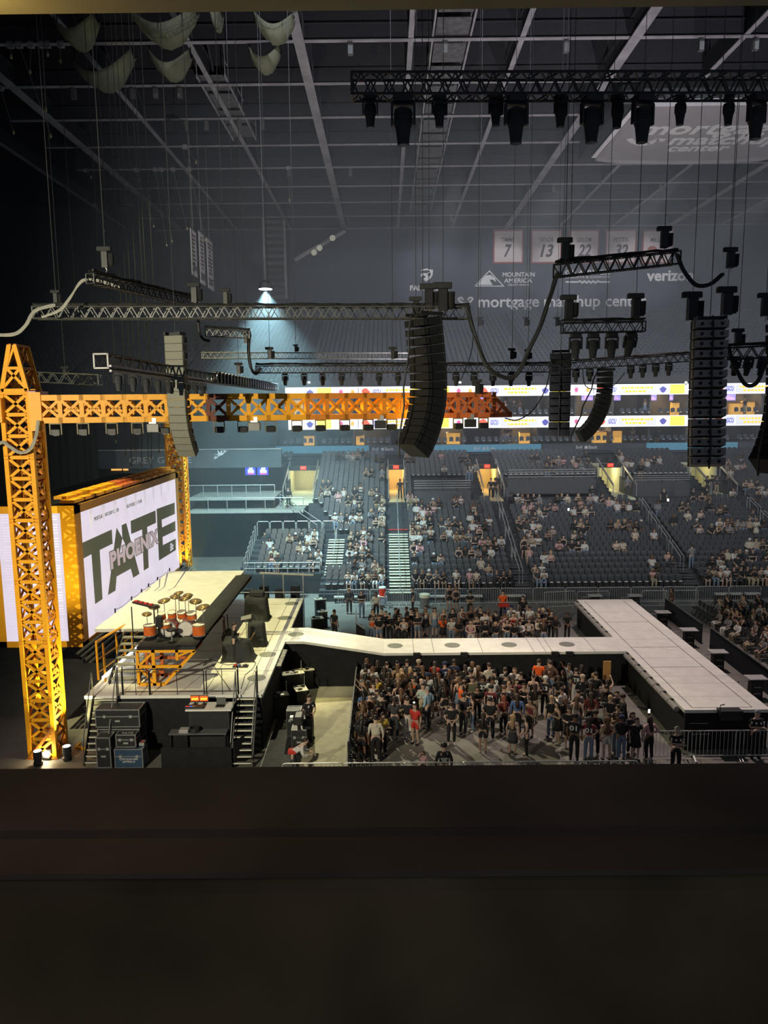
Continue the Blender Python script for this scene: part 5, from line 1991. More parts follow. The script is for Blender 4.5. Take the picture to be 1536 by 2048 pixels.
def hand_chains(el, wr, s):
    e, w_ = Vector(el), Vector(wr)
    d = (w_ - e).normalized()
    side = d.cross(Vector((0, 0, 1)))
    side = side.normalized() if side.length > 0.2 else Vector((0, 1, 0))
    nrm = side.cross(d).normalized()
    palm = w_ + d * 0.06
    ch = [[V4(w_, 0.026), V4(palm, 0.033)]]
    for k, (off, L) in enumerate(((-0.030, 0.060), (-0.010, 0.075), (0.011, 0.070), (0.030, 0.052))):
        k0 = palm + d * 0.030 + side * off
        k1 = k0 + d * L * 0.5 - nrm * 0.010
        k2 = k1 + d * L * 0.4 - nrm * 0.028
        ch.append([V4(palm, 0.033), V4(k0, 0.0095), V4(k1, 0.0085), V4(k2, 0.007)])
    th = w_ + d * 0.035
    t1 = th + side * (-0.042 * s) + d * 0.012
    ch.append([V4(w_, 0.026), V4(th + side * (-0.022 * s), 0.014), V4(t1, 0.0105), V4(t1 + d * 0.03 - nrm * 0.01, 0.008)])
    return ch


_mesh_cache = {}


def part_mesh(part, pose, style='', sub=1):
    key = (part, pose, style, sub)
    if key in _mesh_cache:
        return _mesh_cache[key]
    P = pose_def(pose)
    pel, wai, che, nek = P['pel'], P['wai'], P['che'], P['nek']
    h0, h1, h2 = head_base(P)
    W = torso_warp(P)
    if part == 'body':
        ch = [[V4(pel, 0.125), V4(wai, 0.105), V4(che, 0.125), V4(nek, 0.052), V4(h0, 0.075), V4(h1, 0.098), V4(h2, 0.082)]]
        ch.append([V4(h1, 0.092), (0, h1[1] + 0.098, h1[2] - 0.02, 0.016)])
        for i, s in enumerate((1, -1)):
            hp, kn, an, to = P['legs'][i]
            ch.append([V4(pel, 0.125), V4(hp, 0.088), V4(((hp[0] + kn[0]) / 2, (hp[1] + kn[1]) / 2, (hp[2] + kn[2]) / 2), 0.076), V4(kn, 0.055),
                       V4(((kn[0] + an[0]) / 2, (kn[1] + an[1]) / 2 - 0.01, kn[2] * 0.6 + an[2] * 0.4), 0.055), V4(an, 0.036), V4(to, 0.034)])
            sh = shoulder(P, s)
            el, wr = P['arms'][i]
            ch.append([V4(che, 0.125), V4(sh, 0.058), V4(el, 0.040), V4(wr, 0.026)])
            ch += hand_chains(el, wr, s)
            ch.append([V4(h1, 0.092), (s * 0.094, h1[1] - 0.01, h1[2] - 0.015, 0.018)])
        me = skin_mesh('body', ch, sub, W)
        for k in range(3):
            me.materials.append(None)
        add_islands(me, [((s * 0.032, h1[1] + 0.086, h1[2] + 0.012), (0.014, 0.009, 0.009), 1) for s in (1, -1)] + [((0, h1[1] + 0.080, h1[2] - 0.058), (0.026, 0.012, 0.008), 2)])
    elif part == 'top':
        r = 0.016 if style in ('tee', 'tank', 'long') else 0.032
        ch = [[V4((pel[0], pel[1], pel[2] + 0.03), 0.13 + r), V4(wai, 0.112 + r), V4(che, 0.128 + r), V4((0, nek[1] - 0.005, nek[2] - 0.045), 0.075 + r * 0.6)]]
        if style == 'tank':
            ch = [[V4((pel[0], pel[1], pel[2] + 0.05), 0.128 + r), V4(wai, 0.108 + r), V4(che, 0.122 + r), V4((0, che[1], che[2] + 0.05), 0.10)]]
        else:
            for i, s in enumerate((1, -1)):
                sh = shoulder(P, s)
                el, wr = P['arms'][i]
                m_ = tuple((sh[k] * 0.35 + el[k] * 0.65) for k in range(3))
                c = [V4(che, 0.128 + r), V4(sh, 0.066 + r)]
                if style == 'tee':
                    c.append(V4(m_, 0.056 + r))
                else:
                    c += [V4(el, 0.045 + r), V4(tuple(el[k] * 0.08 + wr[k] * 0.92 for k in range(3)), 0.033 + r * 0.7)]
                ch.append(c)
            if style == 'hoodie':
                ch.append([V4((0, nek[1] - 0.005, nek[2] - 0.045), 0.094), (0, nek[1] - 0.10, nek[2] - 0.06, 0.085)])
        me = skin_mesh('top', ch, sub, W)
        me.materials.append(None)
    elif part == 'bottom':
        ch = []
        if style == 'skirt':
            g = MB()
            prof = [(0.145, pel[2] + 0.10), (0.165, pel[2]), (0.20, pel[2] - 0.20), (0.225, pel[2] - 0.36), (0.21, pel[2] - 0.355), (0.15, pel[2] - 0.02)]
            g.lathe([(a, b) for a, b in prof], (0, pel[1], 0), 16)
            g.f = g.f[:-2]
            me = g.mesh('bottom', True)
        else:
            full = style == 'pants'
            for i, s in enumerate((1, -1)):
                hp, kn, an, to = P['legs'][i]
                mid = tuple((hp[k] + kn[k]) / 2 for k in range(3))
                c = [(pel[0], (pel[1] + wai[1]) / 2, pel[2] + 0.10, 0.128), V4((pel[0], pel[1], pel[2] + 0.0), 0.142), V4(hp, 0.105), V4(mid, 0.092)]
                if full:
                    mc = tuple(kn[k] * 0.5 + an[k] * 0.5 for k in range(3))
                    c += [V4(kn, 0.074), V4(mc, 0.070), V4((an[0], an[1], an[2] + 0.0), 0.062)]
                else:
                    c += [V4(tuple(hp[k] * 0.35 + kn[k] * 0.65 for k in range(3)), 0.092)]
                ch.append(c)
            me = skin_mesh('bottom', ch, sub)
        me.materials.append(None)
    elif part == 'hair':
        hx, hy, hz_ = h1
        if style == 'bald':
            return None
        if style == 'cap':
            g = MB()
            g.lathe([(0.112, -0.02), (0.114, 0.035), (0.098, 0.08), (0.045, 0.11)], (0, hy - 0.008, hz_ + 0.022), 12)
            g.prism([(-0.075, hy + 0.08, hz_ + 0.028), (0.075, hy + 0.08, hz_ + 0.028), (0.05, hy + 0.17, hz_ + 0.015), (-0.05, hy + 0.17, hz_ + 0.015)], (0, 0, 0.012))
            me = g.mesh('hair', True)
        else:
            ch = [[(0, hy + 0.062, hz_ + 0.062, 0.062), (0, hy + 0.02, hz_ + 0.066, 0.098), (0, hy - 0.035, hz_ + 0.036, 0.112), (0, hy - 0.05, hz_ - 0.045, 0.088)]]
            if style == 'long':
                b = nek
                ch[0] += [(0, hy - 0.075, hz_ - 0.13, 0.082), (0, b[1] - 0.115, b[2] - 0.14, 0.085), (0, b[1] - 0.13, b[2] - 0.30, 0.055)]
                for s in (1, -1):
                    ch.append([(0, hy - 0.035, hz_ + 0.036, 0.112), (s * 0.086, hy - 0.01, hz_ - 0.02, 0.030), (s * 0.095, hy - 0.025, hz_ - 0.14, 0.034)])
            elif style == 'bun':
                ch.append([(0, hy - 0.035, hz_ + 0.036, 0.112), (0, hy - 0.09, hz_ + 0.13, 0.055)])
            elif style == 'pony':
                ch.append([(0, hy - 0.05, hz_ - 0.045, 0.088), (0, hy - 0.14, hz_ - 0.02, 0.035), (0, hy - 0.15, hz_ - 0.16, 0.042), (0, hy - 0.13, hz_ - 0.27, 0.02)])
            me = skin_mesh('hair', ch, sub)
        me.materials.append(None)
    elif part == 'shoe':
        ch = []
        i = 0 if style == 'r' else 1
        hp, kn, an, to = P['legs'][i]
        ch.append([(an[0], an[1] - 0.02, 0.055, 0.05), (an[0] * 1.03, (an[1] + to[1]) / 2 + 0.01, 0.048, 0.047), (to[0], to[1] + 0.02, 0.042, 0.04)])
        me = skin_mesh('shoe', ch, 1)
        me.materials.append(None)
    _mesh_cache[key] = me
    return me


SKINS = [mat('skin_tone_fair', (0.60, 0.40, 0.30), 0.55, 0, 0.05), mat('skin_tone_light', (0.52, 0.34, 0.25), 0.55, 0, 0.05), mat('skin_tone_tan', (0.38, 0.235, 0.16), 0.55, 0, 0.05), mat('skin_tone_brown', (0.22, 0.115, 0.07), 0.55, 0, 0.05)]
EYE = mat('eye_dark', (0.02, 0.015, 0.012), 0.2)
LIP = mat('lip_rose', (0.36, 0.11, 0.10), 0.5)
CLOTH = {}
for nm, c in dict(black=(0.018, 0.018, 0.02), charcoal=(0.055, 0.055, 0.06), grey=(0.22, 0.22, 0.23), white=(0.62, 0.60, 0.57), cream=(0.58, 0.52, 0.42), beige=(0.42, 0.33, 0.23), tan=(0.34, 0.22, 0.12), brown=(0.11, 0.06, 0.04), navy=(0.02, 0.03, 0.08), blue=(0.09, 0.16, 0.34),
               denim=(0.17, 0.23, 0.32), lightblue=(0.32, 0.48, 0.58), red=(0.55, 0.04, 0.03), maroon=(0.16, 0.03, 0.035), orange=(0.90, 0.13, 0.02), pink=(0.62, 0.36, 0.38), olive=(0.13, 0.13, 0.07), green=(0.07, 0.16, 0.10), yellow=(0.62, 0.42, 0.06), khaki=(0.40, 0.34, 0.22), mint=(0.46, 0.55, 0.48)).items():
    CLOTH[nm] = mat('cloth_' + nm, c, 0.85, 0, 0.12, 14)
CLOTH['plaid'] = mat('cloth_plaid', (0.5, 0.5, 0.5), 0.85)
_pm = CLOTH['plaid'].node_tree
_ck = _pm.nodes.new('ShaderNodeTexChecker')
_ck.inputs['Scale'].default_value = 22
_ck.inputs['Color1'].default_value = (0.02, 0.02, 0.02, 1)
_ck.inputs['Color2'].default_value = (0.55, 0.55, 0.55, 1)
_tc = [n for n in _pm.nodes if n.type == 'TEX_COORD'][0]
_pm.links.new(_tc.outputs['Object'], _ck.inputs['Vector'])
_pm.links.new(_ck.outputs['Color'], _pm.nodes['Principled BSDF'].inputs['Base Color'])
HAIRS = {'black': mat('hair_black', (0.012, 0.010, 0.010), 0.5), 'dark': mat('hair_dark_brown', (0.035, 0.02, 0.013), 0.5), 'brown': mat('hair_brown', (0.13, 0.065, 0.032), 0.5), 'blonde': mat('hair_blonde', (0.42, 0.27, 0.13), 0.5), 'red': mat('hair_auburn', (0.25, 0.07, 0.03), 0.5), 'grey': mat('hair_grey', (0.3, 0.29, 0.28), 0.5),
         'white': CLOTH['white'], 'navy': CLOTH['navy'], 'beige': CLOTH['beige']}


def omat(o, ms):
    for i, m_ in enumerate(ms):
        o.material_slots[i].link = 'OBJECT'
        o.material_slots[i].material = m_


def person(loc, rz, pose, topc, tops, botc, bots, hairc, hairs, label, group, scale=1.0, skin=None, shoes=True, shoec='black'):
    b = part_mesh('body', pose)
    o = bpy.data.objects.new('person', b)
    COL.objects.link(o)
    omat(o, [SKINS[skin if skin is not None else rnd.choice((0, 0, 1, 1, 2, 3))], EYE, LIP])
    o.location = loc
    o.rotation_euler = (0, 0, rz)
    o.scale = (scale,) * 3
    tag(o, label, 'person', group)
    for part, st, m_, nm in (('hair', hairs, HAIRS[hairc], 'cap' if hairs == 'cap' else 'hair'), ('top', tops, CLOTH[topc], {'tee': 'shirt', 'tank': 'tank_top', 'long': 'long_sleeve_top', 'hoodie': 'hooded_jacket'}[tops]), ('bottom', bots, CLOTH[botc], {'pants': 'trousers', 'shorts': 'shorts', 'skirt': 'skirt'}[bots])):
        me = part_mesh(part, pose, st)
        if me is None:
            continue
        c = bpy.data.objects.new(nm, me)
        COL.objects.link(c)
        omat(c, [m_])
        c.parent = o
    if shoes:
        for s in 'rl':
            c = bpy.data.objects.new('shoe', part_mesh('shoe', pose, s))
            COL.objects.link(c)
            omat(c, [CLOTH[shoec]])
            c.parent = o
    return o


def back_print(o, txt, m_, w_=0.2, z=1.28, y=-0.165, h=0.12):
    """lettering on the back of a jersey (person space)."""
    me = text_mesh(txt, 1.0, 'CENTER', 0.0, 0.03)
    xs = [v.co.x for v in me.vertices]
    k = w_ / (max(xs) - min(xs))
    for v in me.vertices:
        v.co = Vector((v.co.x * k, y, z + (v.co.y - 0.35) * h / 0.7))
    me.materials.clear()
    return put('back_lettering', me, m_, o)


class CrowdMass:
    """the farthest spectators gathered in one mesh."""

    def __init__(s):
        s.v, s.f, s.mi, s.mats = [], [], [], []

    def slot(s, m_):
        if m_ not in s.mats:
            s.mats.append(m_)
        return s.mats.index(m_)

    def add(s, loc, rz, pose, topc, tops, botc, bots, hairc, hairs, scale=1.0):
        X = Matrix.Translation(loc) @ Matrix.Rotation(rz, 4, 'Z') @ Matrix.Scale(scale, 4)
        sk = rnd.choice((0, 0, 1, 1, 2, 3))
        for part, st, ms in (('body', '', [SKINS[sk], EYE, LIP]), ('hair', hairs, [HAIRS[hairc]]), ('top', tops, [CLOTH[topc]]), ('bottom', bots, [CLOTH[botc]])):
            me = part_mesh(part, pose, st, 0)
            if me is None:
                continue
            sl = [s.slot(m_) for m_ in ms]
            n = len(s.v)
            s.v.extend([tuple(X @ v.co) for v in me.vertices])
            for p in me.polygons:
                s.f.append(tuple(i + n for i in p.vertices))
                s.mi.append(sl[min(p.material_index, len(sl) - 1)])

    def build(s, name, label):
        me = bpy.data.meshes.new(name)
        me.from_pydata(s.v, [], s.f)
        for m_ in s.mats:
            me.materials.append(m_)
        me.polygons.foreach_set('material_index', s.mi)
        me.update()
        return tag(put(name, me), label, 'crowd', None, 'stuff')


MASS = CrowdMass()
# ================================================================== the crowd on the floor
TOKC = set(CLOTH) | set(HAIRS)
PAL_TOP = ['black'] * 12 + ['charcoal'] * 4 + ['white'] * 3 + ['cream', 'grey', 'beige', 'navy', 'brown', 'olive']
PAL_BOT = ['black'] * 6 + ['denim'] * 4 + ['charcoal'] * 2 + ['khaki', 'white']
PAL_HAIR = ['black', 'dark', 'dark', 'brown', 'brown', 'blonde', 'dark']
NAME_TOP = {'tee': 't-shirt', 'tank': 'tank top', 'long': 'long-sleeved top', 'hoodie': 'jacket'}


def fill(spec):
    """'u white tee denim pants brown long phone' -> dict with random blanks."""
    d = dict(face=None, topc=None, tops=None, botc=None, bots=None, hairc=None, hairs=None, pose=None)
    cols = []
    for t in spec.split():
        if t in ('u', 'd', 'l', 'r', 'ul', 'ur', 'dl', 'dr'):
            d['face'] = t
        elif t in ('tee', 'tank', 'hoodie', 'longs'):
            d['tops'] = 'long' if t == 'longs' else t
            d['topc'] = cols.pop() if cols else None
        elif t in ('pants', 'shorts', 'skirt'):
            d['bots'] = t
            d['botc'] = cols.pop() if cols else None
        elif t in ('short', 'long', 'bun', 'cap', 'pony', 'bald'):
            d['hairs'] = t
            d['hairc'] = cols.pop() if cols else None
        elif t in ('down', 'phone', 'clasp', 'fold', 'raise', 'hair', 'lean', 'hip', 'bend', 'sit_lap', 'sit_lean', 'sit_arms'):
            d['pose'] = t
        else:
            cols.append(t)
    fem = rnd.random() < 0.72
    d['topc'] = d['topc'] or rnd.choice(PAL_TOP)
    d['tops'] = d['tops'] or rnd.choice(['tee', 'tank', 'tank', 'long', 'tee'] if fem else ['tee', 'tee', 'hoodie', 'long'])
    d['botc'] = d['botc'] or rnd.choice(PAL_BOT)
    d['bots'] = d['bots'] or rnd.choice(['pants', 'pants', 'shorts', 'skirt'] if fem else ['pants', 'pants', 'shorts'])
    d['hairs'] = d['hairs'] or rnd.choice(['long', 'long', 'long', 'pony', 'bun'] if fem else ['short', 'short', 'cap'])
    d['hairc'] = d['hairc'] or (rnd.choice(['black', 'navy', 'beige']) if d['hairs'] == 'cap' else rnd.choice(PAL_HAIR))
    d['pose'] = d['pose'] or rnd.choice(['down', 'down', 'phone', 'fold', 'hip', 'clasp'])
    return d


FACE = {'u': 0, 'd': 180, 'l': 90, 'r': -90, 'ul': 35, 'ur': -35, 'dl': 145, 'dr': -145}
R1 = [(390, 100, 'u brown long'), (335, 175, 'u'), (470, 205, 'd white longs brown long'), (530, 125, 'u black'), (650, 165, 'u grey tee dark short'), (750, 155, 'u tan hoodie'), (802, 140, 'u black longs'), (930, 115, 'u charcoal hoodie dark short'),
      (862, 235, 'u beige longs blonde long'), (1072, 125, 'u black tee cap'), (1045, 225, 'u black hoodie black cap'), (1180, 190, 'u black tee brown long'), (1350, 135, 'u red tee dark long'), (1460, 135, 'u navy tee denim pants navy cap'), (212, 360, 'l black tank brown long raise'), (272, 305, 'u grey tee'),
      (410, 385, 'd white tee dark long phone'), (470, 370, 'd yellow tee black long phone'), (640, 258, 'u black'), (620, 372, 'r black longs black long'), (762, 300, 'u black hoodie blonde short'), (890, 305, 'u black tee blonde long'), (990, 345, 'd orange tank dark bun phone'), (1105, 345, 'u black tee bald'),
      (1140, 430, 'd mint longs khaki pants dark short phone'), (1228, 492, 'ul lightblue longs charcoal pants grey short'), (1330, 360, 'u charcoal hoodie black long'), (1225, 300, 'u white tee'), (1382, 268, 'u white tee brown long'), (265, 480, 'l black tee dark long raise'), (205, 530, 'u blue tee black long'),
      (332, 690, 'l black tank brown long'), (530, 530, 'd white longs dark pony'), (645, 500, 'd black tee black cap'), (608, 620, 'u black tee denim pants black short down'), (850, 505, 'u white tee beige skirt brown long'), (895, 565, 'r red tank dark long'), (925, 640, 'u black tee white pants dark short phone'),
      (1030, 700, 'dl red tee red shorts dark long'), (190, 760, 'u brown hoodie brown long'), (360, 830, 'u black tee dark long'), (512, 870, 'dr yellow tee black pants dark short fold'), (450, 1000, 'u cream hoodie black pants black short down'), (250, 1065, 'u black tee black shorts black long'),
      (150, 250, 'u'), (560, 200, 'u black tee'), (700, 430, 'u black longs dark long'), (800, 420, 'u black'), (560, 700, 'u black tee'), (700, 640, 'u charcoal tee'), (1000, 210, 'u black'), (1290, 210, 'u black tee'), (940, 430, 'u black tee brown long'), (430, 560, 'd black'), (300, 900, 'u black hoodie dark long'), (430, 720, 'r black tee black long')]
R2 = [(190, 105, 'u navy tee denim pants dark short'), (450, 130, 'u white longs brown long'), (640, 150, 'u cream longs dark short'), (582, 195, 'u beige longs brown long'), (332, 180, 'u black tee dark long'), (190, 225, 'd black longs dark long'), (110, 235, 'u black hoodie black shorts brown pony'), (430, 235, 'd charcoal tee black cap'),
      (460, 330, 'd olive longs dark short fold'), (300, 350, 'u black tank brown long'), (290, 420, 'r orange tee dark short'), (330, 580, 'ur black tee charcoal pants dark short'), (800, 255, 'u black tee black cap'), (910, 225, 'u grey tee dark short'), (890, 290, 'u black tee black short'), (1040, 210, 'd white tee brown long'),
      (735, 345, 'u white tee dark short'), (722, 465, 'u maroon tee black pants black cap down'), (560, 330, 'u charcoal tee black short'), (1070, 370, 'd maroon tee dark long'), (1050, 470, 'l black tee dark long phone'), (1085, 590, 'u blue longs black pants dark long'), (1180, 430, 'd black tank black skirt dark long'), (1295, 320, 'u black tank dark bun'),
      (1420, 105, 'u orange tee black pants dark short down'), (1515, 105, 'u brown hoodie dark short'), (1450, 335, 'ur black tee black pants white cap'), (1300, 440, 'u black tee dark long'), (450, 585, 'l black tank denim pants dark long clasp'), (600, 850, 'u black tee black shorts dark long'), (905, 610, 'u maroon tee black pants red long'),
      (1040, 880, 'u charcoal tank charcoal skirt blonde long down'), (1195, 880, 'l black tank black pants black long clasp'), (1245, 640, 'dl maroon tank black shorts dark long'), (160, 700, 'd black tee black pants dark cap clasp'), (60, 410, 'u black hoodie'), (990, 420, 'u black'), (700, 640, 'u black tee'), (880, 470, 'u black hoodie'), (1150, 300, 'u black tee'), (520, 470, 'd black tee dark long'), (240, 300, 'u black')]
R3 = [(110, 115, 'u brown hoodie dark short'), (380, 150, 'l grey tee dark short raise'), (325, 225, 'l black tee dark long'), (445, 205, 'u black tee white pants dark short down'), (535, 160, 'u black hoodie dark long'), (685, 260, 'd grey tee blonde long'), (735, 265, 'u black tee dark short'), (845, 345, 'u beige tank dark long raise'),
      (290, 455, 'ul white longs black pants dark short phone'), (550, 500, 'u plaid longs black pants dark short'), (635, 505, 'u maroon longs dark long'), (762, 510, 'u black tee white skirt dark long'), (862, 430, 'u black hoodie black pants dark short'), (975, 490, 'd charcoal longs dark long'), (1070, 540, 'l black longs dark cap'), (650, 800, 'u black tee black pants black cap down'),
      (795, 880, 'ur maroon tee denim pants dark long'), (880, 845, 'u brown tank brown long'), (960, 1010, 'u black hoodie black pants dark cap'), (1160, 775, 'd charcoal longs dark long clasp'), (1140, 950, 'd white tank dark long'), (1305, 985, 'u pink longs black pants dark long'), (1240, 955, 'd black tee dark long'), (345, 690, 'dl black tee black skirt dark long phone'),
      (250, 640, 'l black tank dark long'), (165, 575, 'u black tee denim pants'), (330, 590, 'u black'), (640, 380, 'u black longs dark long'), (460, 560, 'u black'), (900, 560, 'u black'), (1010, 700, 'u black tee'), (1030, 900, 'u black'), (240, 300, 'u black tee dark long'), (560, 300, 'u black')]
front = [(680 + x / 6.98, 1310 + y / 6.98, s) for x, y, s in R1] + [(880 + x / 6.98, 1310 + y / 6.98, s) for x, y, s in R2] + [(1080 + x / 6.4, 1310 + y / 6.4, s) for x, y, s in R3]
R4 = [(345, 330, 'd'), (222, 325, 'd'), (430, 335, 'd'), (252, 450, 'd orange tank dark long lean'), (470, 440, 'd lean'), (512, 365, 'd'), (625, 415, 'd black longs lean'), (682, 345, 'r charcoal tee dark short'), (742, 450, 'd black long lean'), (768, 300, 'd white tank blonde long'), (842, 340, 'l'), (832, 470, 'd white tank dark long lean'), (902, 355, 'd black tee dark short'),
      (915, 430, 'd pink tank dark long lean'), (1000, 325, 'd'), (965, 410, 'd'), (1310, 320, 'd'), (1372, 290, 'd white tank'), (1412, 335, 'd'), (1392, 460, 'u orange tee brown long'), (1462, 470, 'd white tee brown long lean')]
R5 = [(205, 395, 'd black tee brown long lean'), (265, 340, 'd'), (355, 410, 'd pink tank lean'), (420, 370, 'd'), (340, 262, 'd black tee dark short hair'), (492, 295, 'd black'), (545, 335, 'u white tee dark short'), (515, 410, 'd lean'), (575, 360, 'l charcoal tee'), (632, 318, 'u black tee dark short'), (627, 430, 'd blonde long lean'), (692, 400, 'd white tank lean'), (752, 320, 'd pink tank'),
      (770, 400, 'd black tank dark long lean'), (832, 335, 'd red tank'), (845, 420, 'd black longs lean'), (907, 425, 'd white longs dark long lean'), (922, 370, 'd'), (1000, 400, 'd white tank dark long lean'), (1032, 375, 'd'), (940, 265, 'u white tee black long'), (882, 225, 'u white tee'), (985, 205, 'u white tee dark short'), (1092, 180, 'u white tee brown long'), (1062, 268, 'd'),
      (1110, 390, 'd cream longs lean'), (1130, 330, 'l'), (1182, 415, 'u black tee brown long lean'), (1240, 318, 'd'), (1215, 298, 'd'), (1292, 358, 'd brown long lean'), (60, 280, 'd black'), (215, 190, 'd white tank'), (262, 170, 'd black tank')]
back = [(690 + x / 6.98, 1170 + y / 6.98, s) for x, y, s in R4] + [(880 + x / 5.69, 1170 + y / 5.69, s) for x, y, s in R5]


def place(lst, zone):
    out = []
    for px, py, spec in lst:
        d = fill(spec)
        sc = rnd.uniform(0.97, 1.05) if d['hairs'] in ('short', 'cap', 'bald') else rnd.uniform(0.91, 0.99)
        p = atZ(px, py, 1.60 * sc)
        out.append([p.x, p.y, sc, d, px])
    # keep everybody from standing inside a neighbour
    for it in range(60):
        for i in range(len(out)):
            for j in range(i + 1, len(out)):
                dx, dy = out[j][0] - out[i][0], out[j][1] - out[i][1]
                L = math.hypot(dx, dy)
                if 1e-6 < L < 0.52:
                    k = (0.52 - L) / L * 0.3
                    out[i][0] -= dx * k
                    out[i][1] -= dy * k
                    out[j][0] += dx * k
                    out[j][1] += dy * k
        for o in out:
            o[0] = min(max(o[0], zone[0]), zone[1])
            o[1] = min(max(o[1], zone[2]), zone[3])
    return out


def describe(d):
    h = {'cap': d['hairc'] + ' cap', 'bald': 'bald head'}.get(d['hairs']) or d['hairc'] + ' ' + {'short': 'short hair', 'long': 'long hair', 'bun': 'bun', 'pony': 'ponytail'}[d['hairs']]
    return d['topc'] + ' ' + NAME_TOP[d['tops']], h


crowd = place(front, (-1.0, 10.6, 25.95, CY0 - 0.42))
crowd.sort(key=lambda c: c[0])
people_front = []
ysr = sorted(c[1] for c in crowd)
yb1, yb2 = ysr[len(ysr) // 3], ysr[2 * len(ysr) // 3]
bandn = {0: 0, 1: 0, 2: 0}
for i, (x, y, sc, d, px) in enumerate(crowd):
    t_, h_ = describe(d)
    bd = 0 if y < yb1 else 1 if y < yb2 else 2
    lab = 'person in %s, %s, %s from the lattice fence %s' % (t_, h_, nth(bandn[bd]), ('near the rail', 'mid pit', 'near the catwalk')[bd])
    bandn[bd] += 1
    rz = R(FACE[d['face'] or 'u'] + rnd.uniform(-22, 22))
    o = person((x, y, 0), rz, d['pose'], d['topc'], d['tops'], d['botc'], d['bots'], d['hairc'], d['hairs'], lab, 'people in the near pit', sc, None, True, rnd.choice(['black', 'white', 'black', 'cream']))
    people_front.append((o, d, px))
crowd = place(back, (-0.85, 9.6, CY1 + 0.55, 41.0))
crowd.sort(key=lambda c: c[0])
for i, (x, y, sc, d, px) in enumerate(crowd):
    t_, h_ = describe(d)
    rz = R(FACE[d['face'] or 'd'] + rnd.uniform(-18, 18))
    person((x, y, 0), rz, d['pose'], d['topc'], d['tops'], d['botc'], d['bots'], d['hairc'], d['hairs'], 'person in %s, %s, %s from the stage behind the catwalk' % (t_, h_, nth(i)), 'people in the pit behind the catwalk', sc)


def single(px, py, z0, spec, label, sc=1.0, skin=None, foot=False):
    d = fill(spec)
    p = atZ(px, py, z0 + (0 if foot else 1.60 * sc))
    return person((p.x, p.y, z0), R(FACE[d['face'] or 'd']), d['pose'], d['topc'], d['tops'], d['botc'], d['bots'], d['hairc'], d['hairs'], label, None, sc, skin)


g1 = single(617, 1396, 0, 'dr black tee black pants dark short clasp', 'person in black security shirt standing hands clasped on the bright floor beside the pit', 1.04, 1)
MB().cbox((0.09, 0.163, 1.33), (0.06, 0.012, 0.075)).build('shirt_badge', WHITEM, g1)
MB().cbox((-0.09, 0.163, 1.33), (0.05, 0.012, 0.05)).build('shirt_badge', WHITEM, g1)
g2 = single(1046, 1196, 0, 'd black tee black pants dark short down', 'person in black uniform standing in the far corner gap beside the thrust', 1.03)
g3 = single(1354, 1460, 0, 'd black tee black pants grey short fold', 'person in black shirt with pale patches standing behind the steel barrier below the thrust', 1.02, 0)
g4 = single(1514, 1427, 0, 'd black tee black pants grey short fold', 'grey-haired person in black shirt with pale patches in front of the thrust corner', 1.06, 0)
for g in (g3, g4):
    for x in (-0.21, -0.08, 0.08, 0.21):
        MB().cbox((x, 0.165 if abs(x) < 0.1 else 0.10, 1.31), (0.05, 0.012, 0.07)).build('shirt_patch', WHITEM, g)
g5 = single(668, 1224, 0, 'ur black tee black pants dark short down', 'person in dark police-style shirt turned away at the inner corner of the catwalk')
g6 = single(1135, 1228, 0, 'd black tee black pants dark cap clasp', 'person in black crouched by the inner corner of the thrust and catwalk', 0.9)
g7 = single(1006, 1185, 0, 'd orange tee black pants dark short clasp', 'vendor in orange shirt carrying a red tray in front of the seats', 1.02)
MB().bevbox((-0.32, 0.18, 0.86), (0.32, 0.55, 1.02), 0.03).build('vendor_tray', CLOTH['red'], g7)
g8 = single(853, 1216, 0, 'l black tank black skirt dark bun phone', 'person in black dress standing alone in the gap of the far pit')
g9 = single(698, 1178, 0, 'd charcoal hoodie charcoal pants pink short down', 'person in dark coat standing by the far barrier near the stairs') if False else single(698, 1178, 0, 'd charcoal hoodie charcoal pants grey bald down', 'person in dark coat standing by the far barrier near the stairs')
g10 = single(752, 1188, 0, 'd cream longs black pants dark short down', 'person in black vest over cream sleeves beside the red cooler')
g11 = single(826, 1178, 0, 'l black tee black pants dark short hair', 'person in black touching face at the steel barrier by the grey bin')
g12 = single(899, 1172, 0, 'd black tank black shorts dark long down', 'person in black shorts standing at the barrier, first of two together')
g13 = single(912, 1176, 0, 'd black tank black shorts brown long clasp', 'person in black top bending forward at the barrier, second of two together')
g14 = single(940, 1186, 0, 'd black tee black pants dark cap fold', 'person in black cap sitting low against the far barrier', 0.95)
g15 = single(1352 - 8, 1178, 0, 'l brown longs beige pants dark long down', 'person in brown top standing beyond the far end of the thrust')
g16 = single(723, 1184, 0, 'd black tee denim pants dark long phone', 'person in jeans standing behind the far pit near the coated person')
cam1 = single(590, 1471, 0, 'r white longs charcoal pants dark short bend', 'camera operator in white and red top bending over a camera', 1.0, 1)
MB().bevbox((-0.16, -0.26, 0.98), (0.16, 0.06, 1.09), 0.04).build('red_waist_band', CLOTH['red'], cam1)
stg = single(467, 1251, ZS, 'r black longs black pants dark short phone', 'person in black tuning a guitar between the draped instruments on stage', 0.98, 1)
lap = single(846, 1506, 0, 'd pink longs black pants dark long raise', 'person in pale pink top lying back low at the near rail', 0.6, 0)
sec = single(888, 1494, 0, 'u black hoodie black pants black cap down', 'person in black SECURITY jacket seen from behind at the near rail', 0.98)
back_print(sec, 'SECURITY', WHITEM, 0.24, 1.27, -0.205, 0.05)
back_print(sec, 'TEAM', WHITEM, 0.16, 1.20, -0.205, 0.05)
